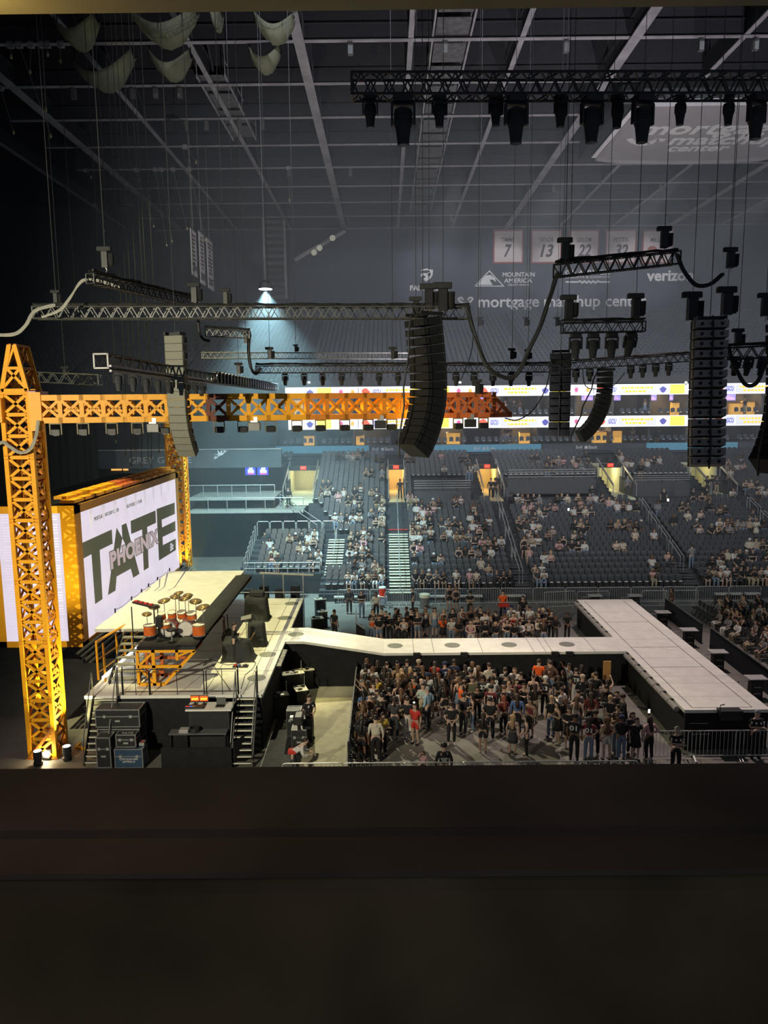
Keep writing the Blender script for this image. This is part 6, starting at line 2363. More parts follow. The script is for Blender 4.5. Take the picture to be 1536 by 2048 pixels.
# numbers on jerseys, as far as they read
pr = {(1080 + 650 / 6.4): '01', (1080 + 795 / 6.4): '01', (880 + 722 / 6.98): '72', (880 + 1450 / 6.98): '23', (680 + 608 / 6.98): '9', (680 + 1460 / 6.98): '23', (1080 + 762 / 6.4): '22', (880 + 800 / 6.98): '19', (880 + 560 / 6.98): '22', (1080 + 445 / 6.4): 'T8'}
for o, d, px in people_front:
    for q, tx in pr.items():
        if abs(px - q) < 0.05:
            back_print(o, tx, WHITEM, 0.13 * len(tx), 1.27, -0.178, 0.17)
# lit phones held in the crowd
for i, (px, py, z, lab) in enumerate(((828, 1407, 1.35, 'bright phone torch glowing in the near pit beside the red child'), (1300 - 2, 1422, 1.25, 'lit phone standing on a thin stand beside the pit aisle'))):
    p = atZ(px, py, z)
    t = thing('phone', lab, 'phone', p)
    MB().bevbox((-0.04, -0.008, -0.08), (0.04, 0.008, 0.08), 0.006).build('case', BLACK, t)
    MB().cbox((0.0, -0.012, 0.0), (0.07, 0.006, 0.14)).build('display', glow('phone_glow', (0.9, 1.0, 0.92), 6.0 if i == 0 else 2.0), t)
    if i == 1:
        MB().tube([(0, 0, -0.08), (0, 0, -z)], 0.02).build('stand', BLACK, t)
        MB().lathe([(0.2, 0), (0.18, 0.03)], (0, 0, -z), 10).build('foot', BLACK, t)
# ================================================================== seats and seated spectators
SEATW = 0.456
AISLES = [(-4.45, -3.15, 3, 10), (0.08, 1.62, 0, 31), (8.5, 9.6, 0, 31), (19.9, 21.1, 0, 31), (28.6, 29.9, 0, 31), (39, 40, 0, 31)]
PLATE = mat('seat_number_plate', (0.80, 0.80, 0.76), 0.4)


def seat_geo(simple=False):
    """one tip-up seat at its row, facing -Y; origin on the tread under the seat's middle front."""
    g = MB()
    hw = SEATW * 0.44
    pl = []
    if simple:
        g.box((-hw, 0.26, 0.38), (hw, 0.62, 0.44))
        g.add([(-hw, 0.60, 0.40), (hw, 0.60, 0.40), (hw, 0.66, 0.72), (hw * 0.6, 0.68, 0.82), (-hw * 0.6, 0.68, 0.82), (-hw, 0.66, 0.72), (hw, 0.66, 0.40), (hw, 0.72, 0.72), (hw * 0.6, 0.73, 0.82), (-hw * 0.6, 0.73, 0.82), (-hw, 0.72, 0.72), (-hw, 0.66, 0.40)],
              [(0, 1, 2, 3, 4, 5), (1, 6, 7, 2), (2, 7, 8, 3), (3, 8, 9, 4), (4, 9, 10, 5), (5, 10, 11, 0)])
    else:
        g.bevbox((-hw, 0.24, 0.37), (hw, 0.62, 0.44), 0.03)
        n = 8
        fr, bk = [], []
        prof = [(-hw, 0.42), (-hw, 0.70)] + [(hw * math.cos(math.pi * (1 - k / n)), 0.70 + 0.14 * math.sin(math.pi * k / n)) for k in range(1, n)] + [(hw, 0.70), (hw, 0.42)]
        for x, z in prof:
            y = 0.60 + (z - 0.42) * 0.2 + 0.025 * (1 - (x / hw) ** 2)
            fr.append((x, y, z))
            bk.append((x, y + 0.05, z))
        m_ = len(prof)
        fs = [tuple(range(m_)), tuple(range(2 * m_ - 1, m_ - 1, -1))] + [(i, i + m_, (i + 1) % m_ + m_, (i + 1) % m_) for i in range(m_)]
        g.add(fr + bk, fs)
        g.box((-hw - 0.02, 0.50, 0.0), (-hw + 0.02, 0.58, 0.40))
        g.box((hw - 0.02, 0.50, 0.0), (hw + 0.02, 0.58, 0.40))
        g.bevbox((-hw - 0.03, 0.30, 0.58), (-hw + 0.02, 0.62, 0.62), 0.01)
    n0 = len(g.f)
    g.box((-0.10, 0.225, 0.38), (0.10, 0.236, 0.445))
    return g, n0


gs_, n0_ = seat_geo(False)
SEAT_ME = gs_.mesh('seat')
SEAT_ME.materials.append(SEATM)
SEAT_ME.materials.append(PLATE)
for p in SEAT_ME.polygons:
    if p.index >= n0_:
        p.material_index = 1


def row_seats(r):
    out = []
    x = 45.0
    lo = LEFT_END[r] + 0.3 if r >= 3 else -4.3
    lo2 = -9.6 if 3 <= r < 10 else lo
    k = int((45 - lo2) / SEATW)
    for i in range(k):
        x = 45 - SEATW * (i + 0.5)
        bad = any(a - 0.2 < x < b + 0.2 and r0 <= r < r1 for a, b, r0, r1 in AISLES)
        if VR0 - 1 <= r <= VR1 + 6:
            bad = bad or any(c - h - 0.3 < x < c + h + 0.3 for c, h in VOM)
        if 16 <= r <= 22 and any(a < x < b for a, b in PLATFORMS):
            bad = True
        if not bad and x > lo:
            out.append(x)
    return out


PLATFORMS = [(2.2, 7.6), (10.2, 19.0), (20.9, 26.9)]
SEATS = {r: row_seats(r) for r in range(NROW - 1)}
FOLD_X = -9.9
# spectators: pixel head positions gathered section by section
SP = []
for px, py, kx, ky, sx, lst in (
    (470, 1040, 6.144, 6.144, 0, [(352, 190), (430, 200), (665, 190), (735, 170), (820, 180), (880, 190), (960, 180), (955, 220), (800, 270), (870, 280), (990, 360), (915, 410), (450, 385), (525, 395), (435, 460), (500, 470), (530, 530), (470, 530), (745, 515), (810, 515), (885, 515), (925, 540), (100, 510), (170, 520), (360, 540), (1000, 130), (1300, 180), (1370, 175), (1440, 190), (1500, 190), (1300, 250), (1360, 260), (1450, 250), (1365, 365), (1285, 420), (1360, 440), (1450, 440), (1500, 500)]),
    (640, 900, 6.982, 6.982, 0, [(240, 20), (290, 20), (340, 20), (440, 20), (490, 25), (550, 15), (600, 15), (675, 15), (850, 65), (905, 65), (1110, 30), (1190, 80), (1235, 80), (675, 265), (735, 290), (865, 210), (75, 410), (150, 430), (30, 530), (90, 560), (195, 520), (300, 530), (515, 520), (580, 455), (680, 520), (745, 520), (250, 600), (420, 650), (480, 655), (540, 640), (835, 630), (920, 620), (850, 770), (910, 780), (535, 790), (465, 800), (670, 830), (540, 900), (425, 870), (40, 870), (90, 870), (140, 870), (180, 870), (230, 870), (290, 870), (360, 880), (830, 920), (920, 910), (920, 980), (605, 1110), (680, 1100), (1215, 1020), (1280, 1030), (1245, 660), (1185, 640), (1475, 390), (1385, 580), (1420, 720), (1470, 730), (1330, 770), (1380, 750), (1510, 760), (1400, 840), (1330, 880), (1450, 850), (1490, 970), (1350, 1080), (1430, 1050), (1290, 1140), (1385, 1140), (1290, 1270), (900, 1160)]),
    (840, 900, 6.982, 6.982, 0, [(300, 20), (640, 60), (700, 70), (770, 60), (280, 240), (350, 230), (80, 390), (500, 650), (590, 640), (525, 720), (155, 710), (225, 705), (75, 730), (20, 700), (840, 760), (790, 770), (700, 870), (790, 860), (270, 970), (340, 975), (410, 960), (100, 970), (160, 900), (20, 1070), (100, 1080), (600, 1020), (690, 1030), (965, 955), (900, 990), (870, 1010), (300, 1120), (380, 1110), (180, 1130), (545, 1100), (605, 1110), (700, 1140), (790, 1100), (460, 1170), (895, 1230), (975, 1230), (1070, 1230), (1160, 640), (1230, 650), (1450, 630), (1490, 720), (1500, 780), (1470, 920), (1490, 1000), (1290, 960), (1345, 960), (1430, 1190), (1490, 1190)]),
    (1040, 900, 6.982, 6.982, 0, [(190, 60), (240, 70), (380, 95), (440, 90), (530, 110), (580, 110), (360, 200), (480, 180), (500, 240), (770, 110), (850, 90), (790, 170), (860, 170), (700, 240), (930, 30), (1020, 100), (1140, 20), (1210, 20), (1280, 20), (1385, 40), (1490, 130), (50, 630), (185, 570), (245, 570), (195, 640), (285, 640), (85, 720), (110, 780), (185, 780), (290, 780), (405, 770), (475, 760), (760, 560), (810, 560), (500, 650), (570, 640), (640, 640), (820, 640), (870, 650), (950, 640), (1020, 640), (750, 790), (800, 790), (900, 790), (940, 770), (75, 890), (155, 890), (235, 890), (90, 1000), (215, 1010), (290, 1010), (270, 1150), (180, 1150), (90, 1190), (410, 1110), (470, 1090), (760, 1010), (820, 960), (890, 980), (860, 1040), (770, 1150), (830, 1160), (560, 1240), (620, 1230), (700, 1260), (810, 1240), (870, 1240), (1330, 760), (1410, 760), (1375, 960), (1450, 960), (1520, 980), (1330, 1020), (1110, 620), (1270, 650), (1340, 660), (1380, 1290), (1420, 1290)]),
    (1240, 900, 5.189, 5.189, 0, [(60, 95), (300, 75), (345, 70), (375, 70), (250, 110), (290, 115), (220, 140), (170, 170), (1135, 95), (1200, 120), (1240, 120), (1000, 130), (1050, 160), (1240, 20), (165, 390), (235, 420), (300, 410), (1390, 300), (1340, 320), (1410, 300), (1470, 345), (1440, 400), (1510, 400), (1370, 435), (1230, 400), (825, 450), (890, 460), (640, 550), (680, 560), (215, 555), (270, 545), (930, 555), (1000, 570), (1030, 590), (730, 640), (800, 630), (550, 700), (20, 560), (40, 715), (100, 720), (180, 820), (400, 810), (455, 810), (785, 745), (850, 760), (960, 760), (1015, 715), (1050, 710), (1105, 705), (1140, 720), (1170, 720), (1215, 715), (1260, 730), (1040, 770), (1120, 770), (1400, 610), (1470, 590), (1500, 610), (1500, 740), (1370, 920), (1420, 920)]),
    (640, 1060, 6.982, 6.982, 0, [(285, 70), (370, 70), (460, 70), (520, 70), (290, 150), (370, 150), (460, 140), (555, 150), (640, 240), (700, 270), (365, 280), (280, 340), (360, 370), (460, 360), (525, 430), (795, 440), (905, 520), (900, 600), (710, 660), (765, 660), (640, 660), (690, 740), (740, 740), (590, 800), (640, 800), (1295, 150), (1215, 170), (1250, 290), (1340, 660), (1250, 660), (1445, 650), (1520, 650)]),
    (840, 1060, 5.908, 5.908, 0, [(760, 110), (825, 110), (905, 110), (480, 200), (555, 235), (630, 235), (720, 220), (785, 235), (870, 225), (170, 285), (245, 300), (750, 370), (815, 370), (460, 540), (550, 525), (625, 510), (40, 550), (120, 560), (900, 620), (985, 620), (1060, 625), (1190, 190), (1245, 380), (1320, 370), (1240, 520), (1335, 560), (1440, 270), (1510, 250)]),
    (1280, 1060, 6.0, 6.0, 0, [(470, 230), (960, 220), (1055, 220), (1130, 230), (1225, 230), (1300, 230), (1375, 220), (1500, 240), (1360, 110), (1400, 100), (1170, 330), (1260, 350), (490, 330), (910, 350), (820, 320), (960, 400), (690, 550), (740, 560), (1000, 550), (960, 500), (900, 590), (1090, 540), (1160, 540), (1200, 570), (1270, 590), (1390, 490), (1340, 620), (1420, 600), (1490, 600), (160, 350), (220, 380), (165, 690), (820, 540), (1080, 640), (1180, 640), (1480, 500)])):
    for x, y in lst:
        SP.append((px + x / kx, py + y / ky))
# snap every spectator to the nearest row and seat
TAKEN = set()
rowsof = {}
for px, py in SP:
    best = None
    for r in range(NROW - 1):
        y = rowY(r) + 0.50
        p = atY(px, py, y)
        e = abs(p.z - (rowZ(r) + 1.22))
        if best is None or e < best[0]:
            best = (e, r, p.x)
    e, r, x = best
    c = sorted((abs(s - x), s) for s in SEATS[r] if (r, round(s, 3)) not in TAKEN)
    if not c or c[0][0] > 1.0:
        continue
    s = c[0][1]
    TAKEN.add((r, round(s, 3)))
    rowsof.setdefault(r, []).append(s)
nsp = 0
for r in sorted(rowsof):
    for i, x in enumerate(sorted(rowsof[r])):
        d = fill('')
        fem_top = rnd.choice(['white', 'white', 'cream', 'white', 'grey', 'black', 'black', 'charcoal', 'black', 'beige', 'black', 'pink', 'charcoal'])
        d['topc'] = fem_top
        tops = rnd.choice(['tee', 'tank', 'long', 'tee'])
        bots = rnd.choice(['pants', 'pants', 'shorts'])
        hs = rnd.choice(['long', 'long', 'pony', 'short', 'cap'])
        hc = rnd.choice(['black', 'beige', 'white']) if hs == 'cap' else rnd.choice(PAL_HAIR)
        rz = math.pi + R(rnd.uniform(-14, 14))
        if r > 1 or nsp >= 46:
            MASS.add((x, rowY(r) + 0.50, rowZ(r) + 0.0), rz, rnd.choice(['sit_lap', 'sit_lean', 'sit_arms']), fem_top, tops, rnd.choice(PAL_BOT), bots, hc, hs, rnd.uniform(0.93, 1.03))
            continue
        o = person((x, rowY(r) + 0.50, rowZ(r) + 0.0), rz, rnd.choice(['sit_lap', 'sit_lean', 'sit_arms']), fem_top, tops, rnd.choice(PAL_BOT), bots, hc, hs,
                   'seated spectator in %s top, %s person along %s row of the far seats' % (fem_top, nth(i), nth(r)), 'seated spectators in the far seats', rnd.uniform(0.93, 1.03), None, False)
        nsp += 1

MASS.build('far_crowd', 'seated spectators scattered over the upper rows of the far seats')

# nearest seats one by one
cand = []
for r in range(0, 12):
    for x in SEATS[r]:
        p = Vector((x, rowY(r) + 0.5, rowZ(r) + 0.5)) - CAM
        u = p.dot(rt) / p.dot(fwd) * FPX + 768
        if 500 < u < 1530 and not (u < 640 and r < 3):
            cand.append((r, x, u))
cand.sort(key=lambda c: (c[0], abs(c[2] - 1000)))
single_seats = set()
for r, x, u in cand:
    if len(single_seats) >= 298:
        break
    single_seats.add((r, round(x, 3)))
    o = bpy.data.objects.new('arena_seat', SEAT_ME)
    COL.objects.link(o)
    o.location = (x, rowY(r), rowZ(r))
    tag(o, 'dark folding seat with a pale number plate in the lowest rows of the far seats', 'seat', 'folding seats in the lowest far rows')
# the rest as one mass
gs_, n0_ = seat_geo(True)
V, F, MI = [], [], []


def add_seat(x, y, z):
    n = len(V)
    V.extend([(v.x + x, v.y + y, v.z + z) for v in gs_.v])
    for i, f in enumerate(gs_.f):
        F.append(tuple(a + n for a in f))
        MI.append(1 if i >= n0_ else 0)


for r in range(NROW - 1):
    for x in SEATS[r]:
        if (r, round(x, 3)) not in single_seats:
            add_seat(x, rowY(r), rowZ(r))
me = bpy.data.meshes.new('seat_rows')
me.from_pydata(V, [], F)
me.materials.append(SEATM)
me.materials.append(PLATE)
me.polygons.foreach_set('material_index', MI)
me.update()
o = put('seat_rows_lower', me)
tag(o, 'rows of dark folding seats filling the rest of the far lower stand', 'seating', None, 'stuff')
V, F, MI = [], [], []
for r in range(UR - 1):
    y = YS + 1.2 + UP * r + 0.15
    z = zu + 0.33 * r
    x = -43.0
    k = 0
    while x < 60:
        k += 1
        if k % 22 not in (0, 1):
            add_seat(x, y, z)
        x += 0.53
# suite seats in front of the glass
for x in [-9.8 + 0.62 * k for k in range(92)]:
    if int((x + 10) / 3.65) != int((x + 10.5) / 3.65):
        continue
    add_seat(x, YF + 0.5, zf1 - 0.1)
    add_seat(x, YS + 0.35, zl1 - 0.1)
me = bpy.data.meshes.new('seat_rows_upper')
me.from_pydata(V, [], F)
me.materials.append(mat('upper_seat_plastic', (0.07, 0.08, 0.10), 0.5))
me.materials.append(PLATE)
me.polygons.foreach_set('material_index', MI)
me.update()
o = put('seat_rows_upper', me)
tag(o, 'dim empty rows of seats in the upper stand and before the suites', 'seating', None, 'stuff')

# a few people in the suites
for i, (px, py, low) in enumerate(((1012, 858, 1), (1020, 858, 1), (1010, 805, 0), (1028, 806, 0), (1040, 805, 0), (1265, 860, 1), (1315, 863, 1), (1290, 806, 0), (1490, 806, 0), (840 + 60, 806, 0))):
    Y = YS + 1.1
    p = atY(px, py, Y)
    d = fill('')
    person((p.x, Y, (zf1 if low else zl1) - 0.1), math.pi + R(rnd.uniform(-40, 40)), rnd.choice(['down', 'phone', 'fold']), d['topc'], d['tops'], d['botc'], d['bots'], d['hairc'], d['hairs'], 'person standing at the front of a %s suite, %s from the stage side' % ('lower' if low else 'upper', nth(i)), 'people in the suites', 1.0, None, False)

# people standing in aisles and portals
for i, (px, py, r, spec, lab) in enumerate((
    (1285 - 29, 957, 19, 'u grey longs charcoal pants grey short down', 'person in grey shirt standing beside the fourth portal'), (1461, 950, 20, 'u cream tee charcoal pants dark short down', 'person in cream shirt standing with back turned right of the crowded portal'),
    (1415, 955, 18, 'd black tee black pants dark long', 'person in the crowded portal, first of three'), (1424, 952, 19, 'd black tee denim pants dark cap', 'person in the crowded portal, second of three'), (1434, 960, 18, 'd charcoal tee beige pants dark long', 'person in the crowded portal, third of three'),
    (982, 962, 18, 'd black longs black pants dark short', 'person walking through the third portal between two leaves of light'), (990, 968, 18, 'd black tee black pants dark cap', 'person at the edge of the third portal'), (800, 966, 18, 'd black tee black pants dark short', 'person at the edge of the warm portal above the cream staircase'),
    (764, 930, 21, 'u grey longs charcoal pants dark short', 'person in grey standing above the handrail of the warm portal'), (576, 968, 16, 'd black longs black pants dark short', 'person in dark clothes at the head of the railed stairs by the balcony'),
    (935, 916, 22, 'u grey tee denim pants dark long', 'person in grey, first of three standing over the third portal'), (942, 920, 22, 'u white tee denim pants brown long', 'person in white, second of three standing over the third portal'), (951, 916, 22, 'u grey longs charcoal pants dark short', 'person in grey, third of three standing over the third portal'),
    (1387, 975, 15, 'd black longs black shorts dark long', 'person standing in the row below the fourth portal holding a lit phone'), (1328, 977, 15, 'd black tee black skirt dark long', 'person in black skirt standing two seats from the lit phone'),
    (1386 - 4, 1140, 3, 'u grey hoodie denim pants dark cap', 'person in grey hoodie leaning over the lowest seats above the fence'), (1048, 1100, 5, 'd black tank black shorts dark long', 'person in black shorts walking down beside the second aisle rail'),
    (1184, 975, 16, 'd black longs denim pants dark long', 'person standing in the seats beside a bright phone light'), (1513, 1048, 8, 'd cream longs cream skirt blonde long', 'person in cream dress on the aisle rail near the frame edge'))):
    Y = rowY(r) + 0.2
    p = atY(px, py, Y)
    d = fill(spec)
    zz_ = rowZ(r) if not (VR0 <= r < VR1 and any(c - h < p.x < c + h for c, h in VOM)) else rowZ(VR0) - 0.05
    person((p.x, Y, zz_), R(FACE[d['face']]), 'down' if d['pose'] in ('lean',) else d['pose'], d['topc'], d['tops'], d['botc'], d['bots'], d['hairc'], d['hairs'], lab, None, 1.0, None, False)
for i, (px, py, lab) in enumerate(((1137, 1019, 'bright phone light held up in the far seats'), (1336, 1000, 'lit phone held in the row below the fourth portal'))):
    p = atY(px, py, rowY(13))
    t = thing('phone', lab, 'phone', p)
    MB().bevbox((-0.07, -0.01, -0.1), (0.07, 0.01, 0.1), 0.01).build('case', BLACK, t)
    MB().cbox((0, -0.014, 0), (0.13, 0.006, 0.18)).build('display', glow('phone_light', (1, 0.95, 0.85), 7), t)

# ------------------------------------------------------------------ aisle stairs, rails, platforms
TREADC = mat('tread_cream', (0.80, 0.77, 0.58), 0.6, 0, 0.12, 5)
TREADD = mat('tread_dark', (0.11, 0.11, 0.115), 0.7)


def aisle(a, b, r0, r1, cream, lab):
    t = thing('aisle_stairs', lab, 'stairs', (0, 0, 0), 'aisle stairs of the far stand')
    for r in range(r0, r1):
        for k in range(2):
            z = rowZ(r) - (0.125 if k == 0 else 0.0)
            y = rowY(r) - 0.30 if k == 0 else rowY(r)
            MB().box((a + 0.05, y, z), (b - 0.05, y + 0.30, z + 0.03)).build('tread', TREADC if cream else TREADD, t)  # cream paints in the stage light on the treads, dark the unlit aisles
    return t


aisle(-4.45, -3.15, 3, 10, True, 'bright cream staircase beside the small railed seat block')
aisle(0.08, 1.62, 0, 11, True, 'long bright cream staircase in the middle of the far seats')
aisle(8.5, 9.6, 0, 5, False, 'dim stairs below the third portal')
aisle(19.9, 21.1, 0, 5, False, 'dim stairs below the fourth portal')
aisle(28.6, 29.9, 0, 5, False, 'dim stairs below the crowded portal')
MB().box((0.1, rowY(11) - 0.05, rowZ(11)), (1.6, rowY(11) + 0.1, rowZ(11) + 0.06)).build('red_edge', CLOTH['red'], bpy.data.objects['aisle_stairs.001'])
k = 0
for X, segs, where in ((0.85, ((0, 5), (5.5, 11), (11.5, 17)), 'on the bright middle staircase'), (9.05, ((1, 5), (5.5, 9), (9.5, 13), (13.5, 17)), 'below the third portal'), (20.5, ((3, 6), (6.5, 9), (9.5, 12), (12.5, 15)), 'below the fourth portal'),
                 (29.2, ((6, 9), (9.5, 12), (12.5, 15)), 'below the crowded portal'), (-3.8, ((4, 9),), 'on the cream stairs by the small seat block')):
    for j, (ra_, rb_) in enumerate(segs):
        t = thing('aisle_handrail', 'pale sloping handrail %s, %s segment up' % (where, nth(j)), 'handrail', (0, 0, 0), 'aisle handrails of the far stand')
        z = lambda r: Z0 + RISE * r
        for dx in ((-0.12, 0.12) if X > 2 else (0.0,)):
            p0, p1 = Vector((X + dx, rowY(ra_), z(ra_) + 0.95)), Vector((X + dx, rowY(rb_), z(rb_) + 0.95))
            g = MB()
            g.tube([p0 - Vector((0, 0, 0.97)), p0, p1, p1 - Vector((0, 0, 0.97))], 0.03, 6)
            g.build('rail', GALV, t)
for (px0_, px1_, pyt, pyb, r, lab) in ((828, 942, 962, 976, 17, 'between the warm portal and the third portal'), (1016, 1192, 940, 954, 19, 'between the third and fourth portals'), (1268, 1381, 947, 960, 18.5, 'between the fourth portal and the crowded one')):
    Y = rowY(r)
    a, b = atY(px0_, (pyt + pyb) / 2, Y), atY(px1_, (pyt + pyb) / 2, Y)
    z1, z0 = atY(px0_, pyt, Y).z, atY(px0_, pyb, Y).z
    t = thing('guard_rail', 'four-bar pale guard rail on a grey platform ' + lab, 'railing', (0, 0, 0), 'platform guard rails')
    for kk in range(4):
        z = z0 + (z1 - z0) * kk / 3
        MB().bar((a.x, Y, z), (b.x, Y, z), 0.04, 0.05).build('bar', GALV, t)
    n = 4
    for kk in range(n + 1):
        x = a.x + (b.x - a.x) * kk / n
        MB().bar((x, Y + 0.03, z0 - 0.3), (x, Y + 0.03, z1 + 0.03), 0.06).build('rail_post', CHAR, t)
    MB().box((a.x, Y, rowZ(int(r)) - 0.6), (b.x, Y + 2.2, z0 - 0.25)).build('platform_front', mat('platform_grey', (0.09, 0.09, 0.10), 0.8), t)
# rail round the small seat block
t = thing('block_railing', 'tube railing round the small block of seats beside the stage end', 'railing')
g = MB()
for kx in range(6):
    x0 = -9.9 + kx * 1.0
    zt5 = rowZ(10)
    yy = rowY(10) + 0.1
    g.tube([(x0, yy, zt5), (x0, yy, zt5 + 1.0), (x0 + 0.08, yy, zt5 + 1.1), (x0 + 0.84, yy, zt5 + 1.1), (x0 + 0.92, yy, zt5 + 1.0), (x0 + 0.92, yy, zt5)], 0.03)
g.build('back_rail', GALV, t)
g = MB()
for r in range(3, 10):
    yy = rowY(r)
    g.tube([(-10.0, yy + 0.05, rowZ(r)), (-10.0, yy + 0.05, rowZ(r) + 1.05), (-10.0, yy + 0.65, rowZ(r) + 1.05), (-10.0, yy + 0.65, rowZ(r))], 0.03)
g.build('side_rail', GALV, t)
g = MB()
g.tube([(-10.0, rowY(3) - 0.02, rowZ(3) + 0.75), (-4.7, rowY(3) - 0.02, rowZ(3) + 0.75)], 0.035)
g.tube([(-10.0, rowY(3) - 0.02, rowZ(3) + 0.35), (-4.7, rowY(3) - 0.02, rowZ(3) + 0.35)], 0.025)
for kx in range(8):
    g.tube([(-10.0 + kx * 0.757, rowY(3) - 0.02, rowZ(3)), (-10.0 + kx * 0.757, rowY(3) - 0.02, rowZ(3) + 0.75)], 0.025)
g.build('front_rail', GALV, t)
# double rail stairs by the balcony
t = thing('aisle_handrail', 'double pale handrail slanting from the balcony portal to the small seat block', 'handrail', (0, 0, 0), 'aisle handrails of the far stand')
for (pa, pb) in (((548, 990), (634, 1050)), ((560, 988), (648, 1048))):
    a, b = atY(pa[0], pa[1], rowY(18)), atY(pb[0], pb[1], rowY(10) + 0.4)
    g = MB()
    g.tube([(a.x, a.y, a.z - 1.0), a, b, (b.x, b.y, b.z - 1.0)], 0.035)
    g.build('rail', GALV, t)
# ================================================================== barriers and equipment on the floor
def make_barrier(W=2.05, H=1.1, bars=14):
    t = thing('crowd_barrier', 'x', 'barrier', (0, 0, -500), 'steel crowd barriers')
    r = 0.022
    g = MB()
    g.tube([(-W / 2, 0, 0.14), (-W / 2, 0, H - 0.1), (-W / 2 + 0.03, 0, H - 0.03), (-W / 2 + 0.1, 0, H), (W / 2 - 0.1, 0, H), (W / 2 - 0.03, 0, H - 0.03), (W / 2, 0, H - 0.1), (W / 2, 0, 0.14), (-W / 2, 0, 0.14)], r, 6)
    g.build('frame', GALV, t)
    g = MB()
    for i in range(1, bars):
        x = -W / 2 + W * i / bars
        g.bar((x, 0, 0.14), (x, 0, H), 0.014)
    g.build('upright_bar', GALV, t)
    for s in (-1, 1):
        g = MB()
        g.tube([(s * W * 0.4, -0.28, 0.02), (s * W * 0.4, -0.2, 0.05), (s * W * 0.4, 0, 0.14), (s * W * 0.4, 0.2, 0.05), (s * W * 0.4, 0.28, 0.02)], r * 0.9, 5)
        g.build('foot', GALV, t)
    return t


B0 = make_barrier()
first = True


def barrier(x, y, rz, lab, sc=1.0):
    global first
    if first:
        first = False
        o = B0
        o.location, o['label'] = (x, y, 0), lab
        o.rotation_euler = (0, 0, rz)
        return o
    return dup(B0, (x, y, 0), rz, lab)


# near steel barriers
xs_ = [atZ(p, 1528, 0.0).x for p in (1302, 1420, 1536)]
for i, px in enumerate((1345, 1440, 1537)):
    p = atZ(px, 1526, 0.05)
    barrier(p.x + (0.0 if i else 0.1), 26.0 - 0.0 * i, 0, 'bright steel barrier in front of the thrust, %s from the pit crowd' % nth(i))
for i, px in enumerate((625, 745, 860, 975, 1085, 1200)):
    p = atY(px, 1528, 23.7)
    barrier(p.x + 0.05 * i, 23.72, 0, 'steel barrier showing only its top rail at the near edge, %s from the stage' % nth(i))
# far steel barriers before the seats
i = 0
x = -2.2
while x < 24:
    if not (0.0 < x < 1.4):
        barrier(x, 47.6, 0, 'steel barrier before the lowest far seats, %s from the stage end' % nth(i))
        i += 1
    x += 2.12
barrier(0.85, 46.9, 0, 'steel crowd barrier across the foot of the bright middle staircase')
for i, (px, py, a) in enumerate(((1115, 1212, 8), (1165, 1196, 3), (1300, 1204, 0), (1350, 1206, 0))):
    p = atZ(px, py, 0)
    barrier(p.x, min(p.y, 46.6), R(a), 'steel barrier section round the far end of the thrust, %s from the pit' % nth(i))
# low pale bench boards under the far barriers
for i, (pa, pb) in enumerate(((668, 690), (705, 720), (843, 890), (920, 965), (1010, 1050), (1430, 1455), (1460, 1484), (1490, 1520))):
    a, b = atY(pa, 1196, 48.3), atY(pb, 1196, 48.3)
    t = thing('bench_board', 'pale low board before the lowest far seats, %s from the stage end' % nth(i), 'bench', (0, 0, 0), 'low boards before the seats')
    MB().box((a.x, 48.2, 0.36), (b.x, 48.5, 0.46)).build('board', mat('board_pale', (0.55, 0.55, 0.50), 0.6), t)
    for x in (a.x + 0.05, b.x - 0.1):
        MB().box((x, 48.25, 0), (x + 0.06, 48.45, 0.36)).build('leg', BLACK, t)

# black lattice fence down the stage side of the near pit
MESHF = mat('fence_black', (0.02, 0.02, 0.021), 0.5)
yy = 25.2
i = 0
fx = -1.45
while yy < 32.6:
    t = thing('lattice_fence', 'black lattice crowd fence along the pit aisle, %s panel from the camera side' % nth(i), 'barrier', (fx, yy, 0), 'black lattice fences')
    g = MB()
    L, H = 1.18, 1.15
    g.bar((0, 0, 0), (0, 0, H), 0.05)
    g.bar((0, L, 0), (0, L, H), 0.05)
    g.bar((0, 0, H), (0, L, H), 0.05)
    g.bar((0, 0, 0.05), (0, L, 0.05), 0.05)
    g.build('frame', MESHF, t)
    g = MB()
    for k in range(-6, 8):
        y0_, y1_ = k * 0.17, k * 0.17 + H
        a0, a1 = max(0, y0_), min(L, y1_)
        if a1 > a0:
            g.bar((0, a0, a0 - y0_), (0, a1, a1 - y0_), 0.03, 0.03)
    for z in (0.4, 0.78):
        g.bar((0, 0, z), (0, L, z), 0.03)
    g.build('lattice', MESHF, t)
    g = MB()
    for y_ in (0.06, L / 2, L - 0.06):
        g.bar((0.02, y_, 0.03), (0.72, y_, 0.03), 0.045)
        g.bar((0.70, y_, 0.03), (0.02, y_, H * 0.9), 0.045)
        g.bar((0.36, y_, 0.03), (0.02, y_, H * 0.5), 0.035)
        g.bar((0.36, y_, 0.5), (0.36, y_, 0.03), 0.035)
    g.build('brace', MESHF, t)
    yy += 1.22
    i += 1
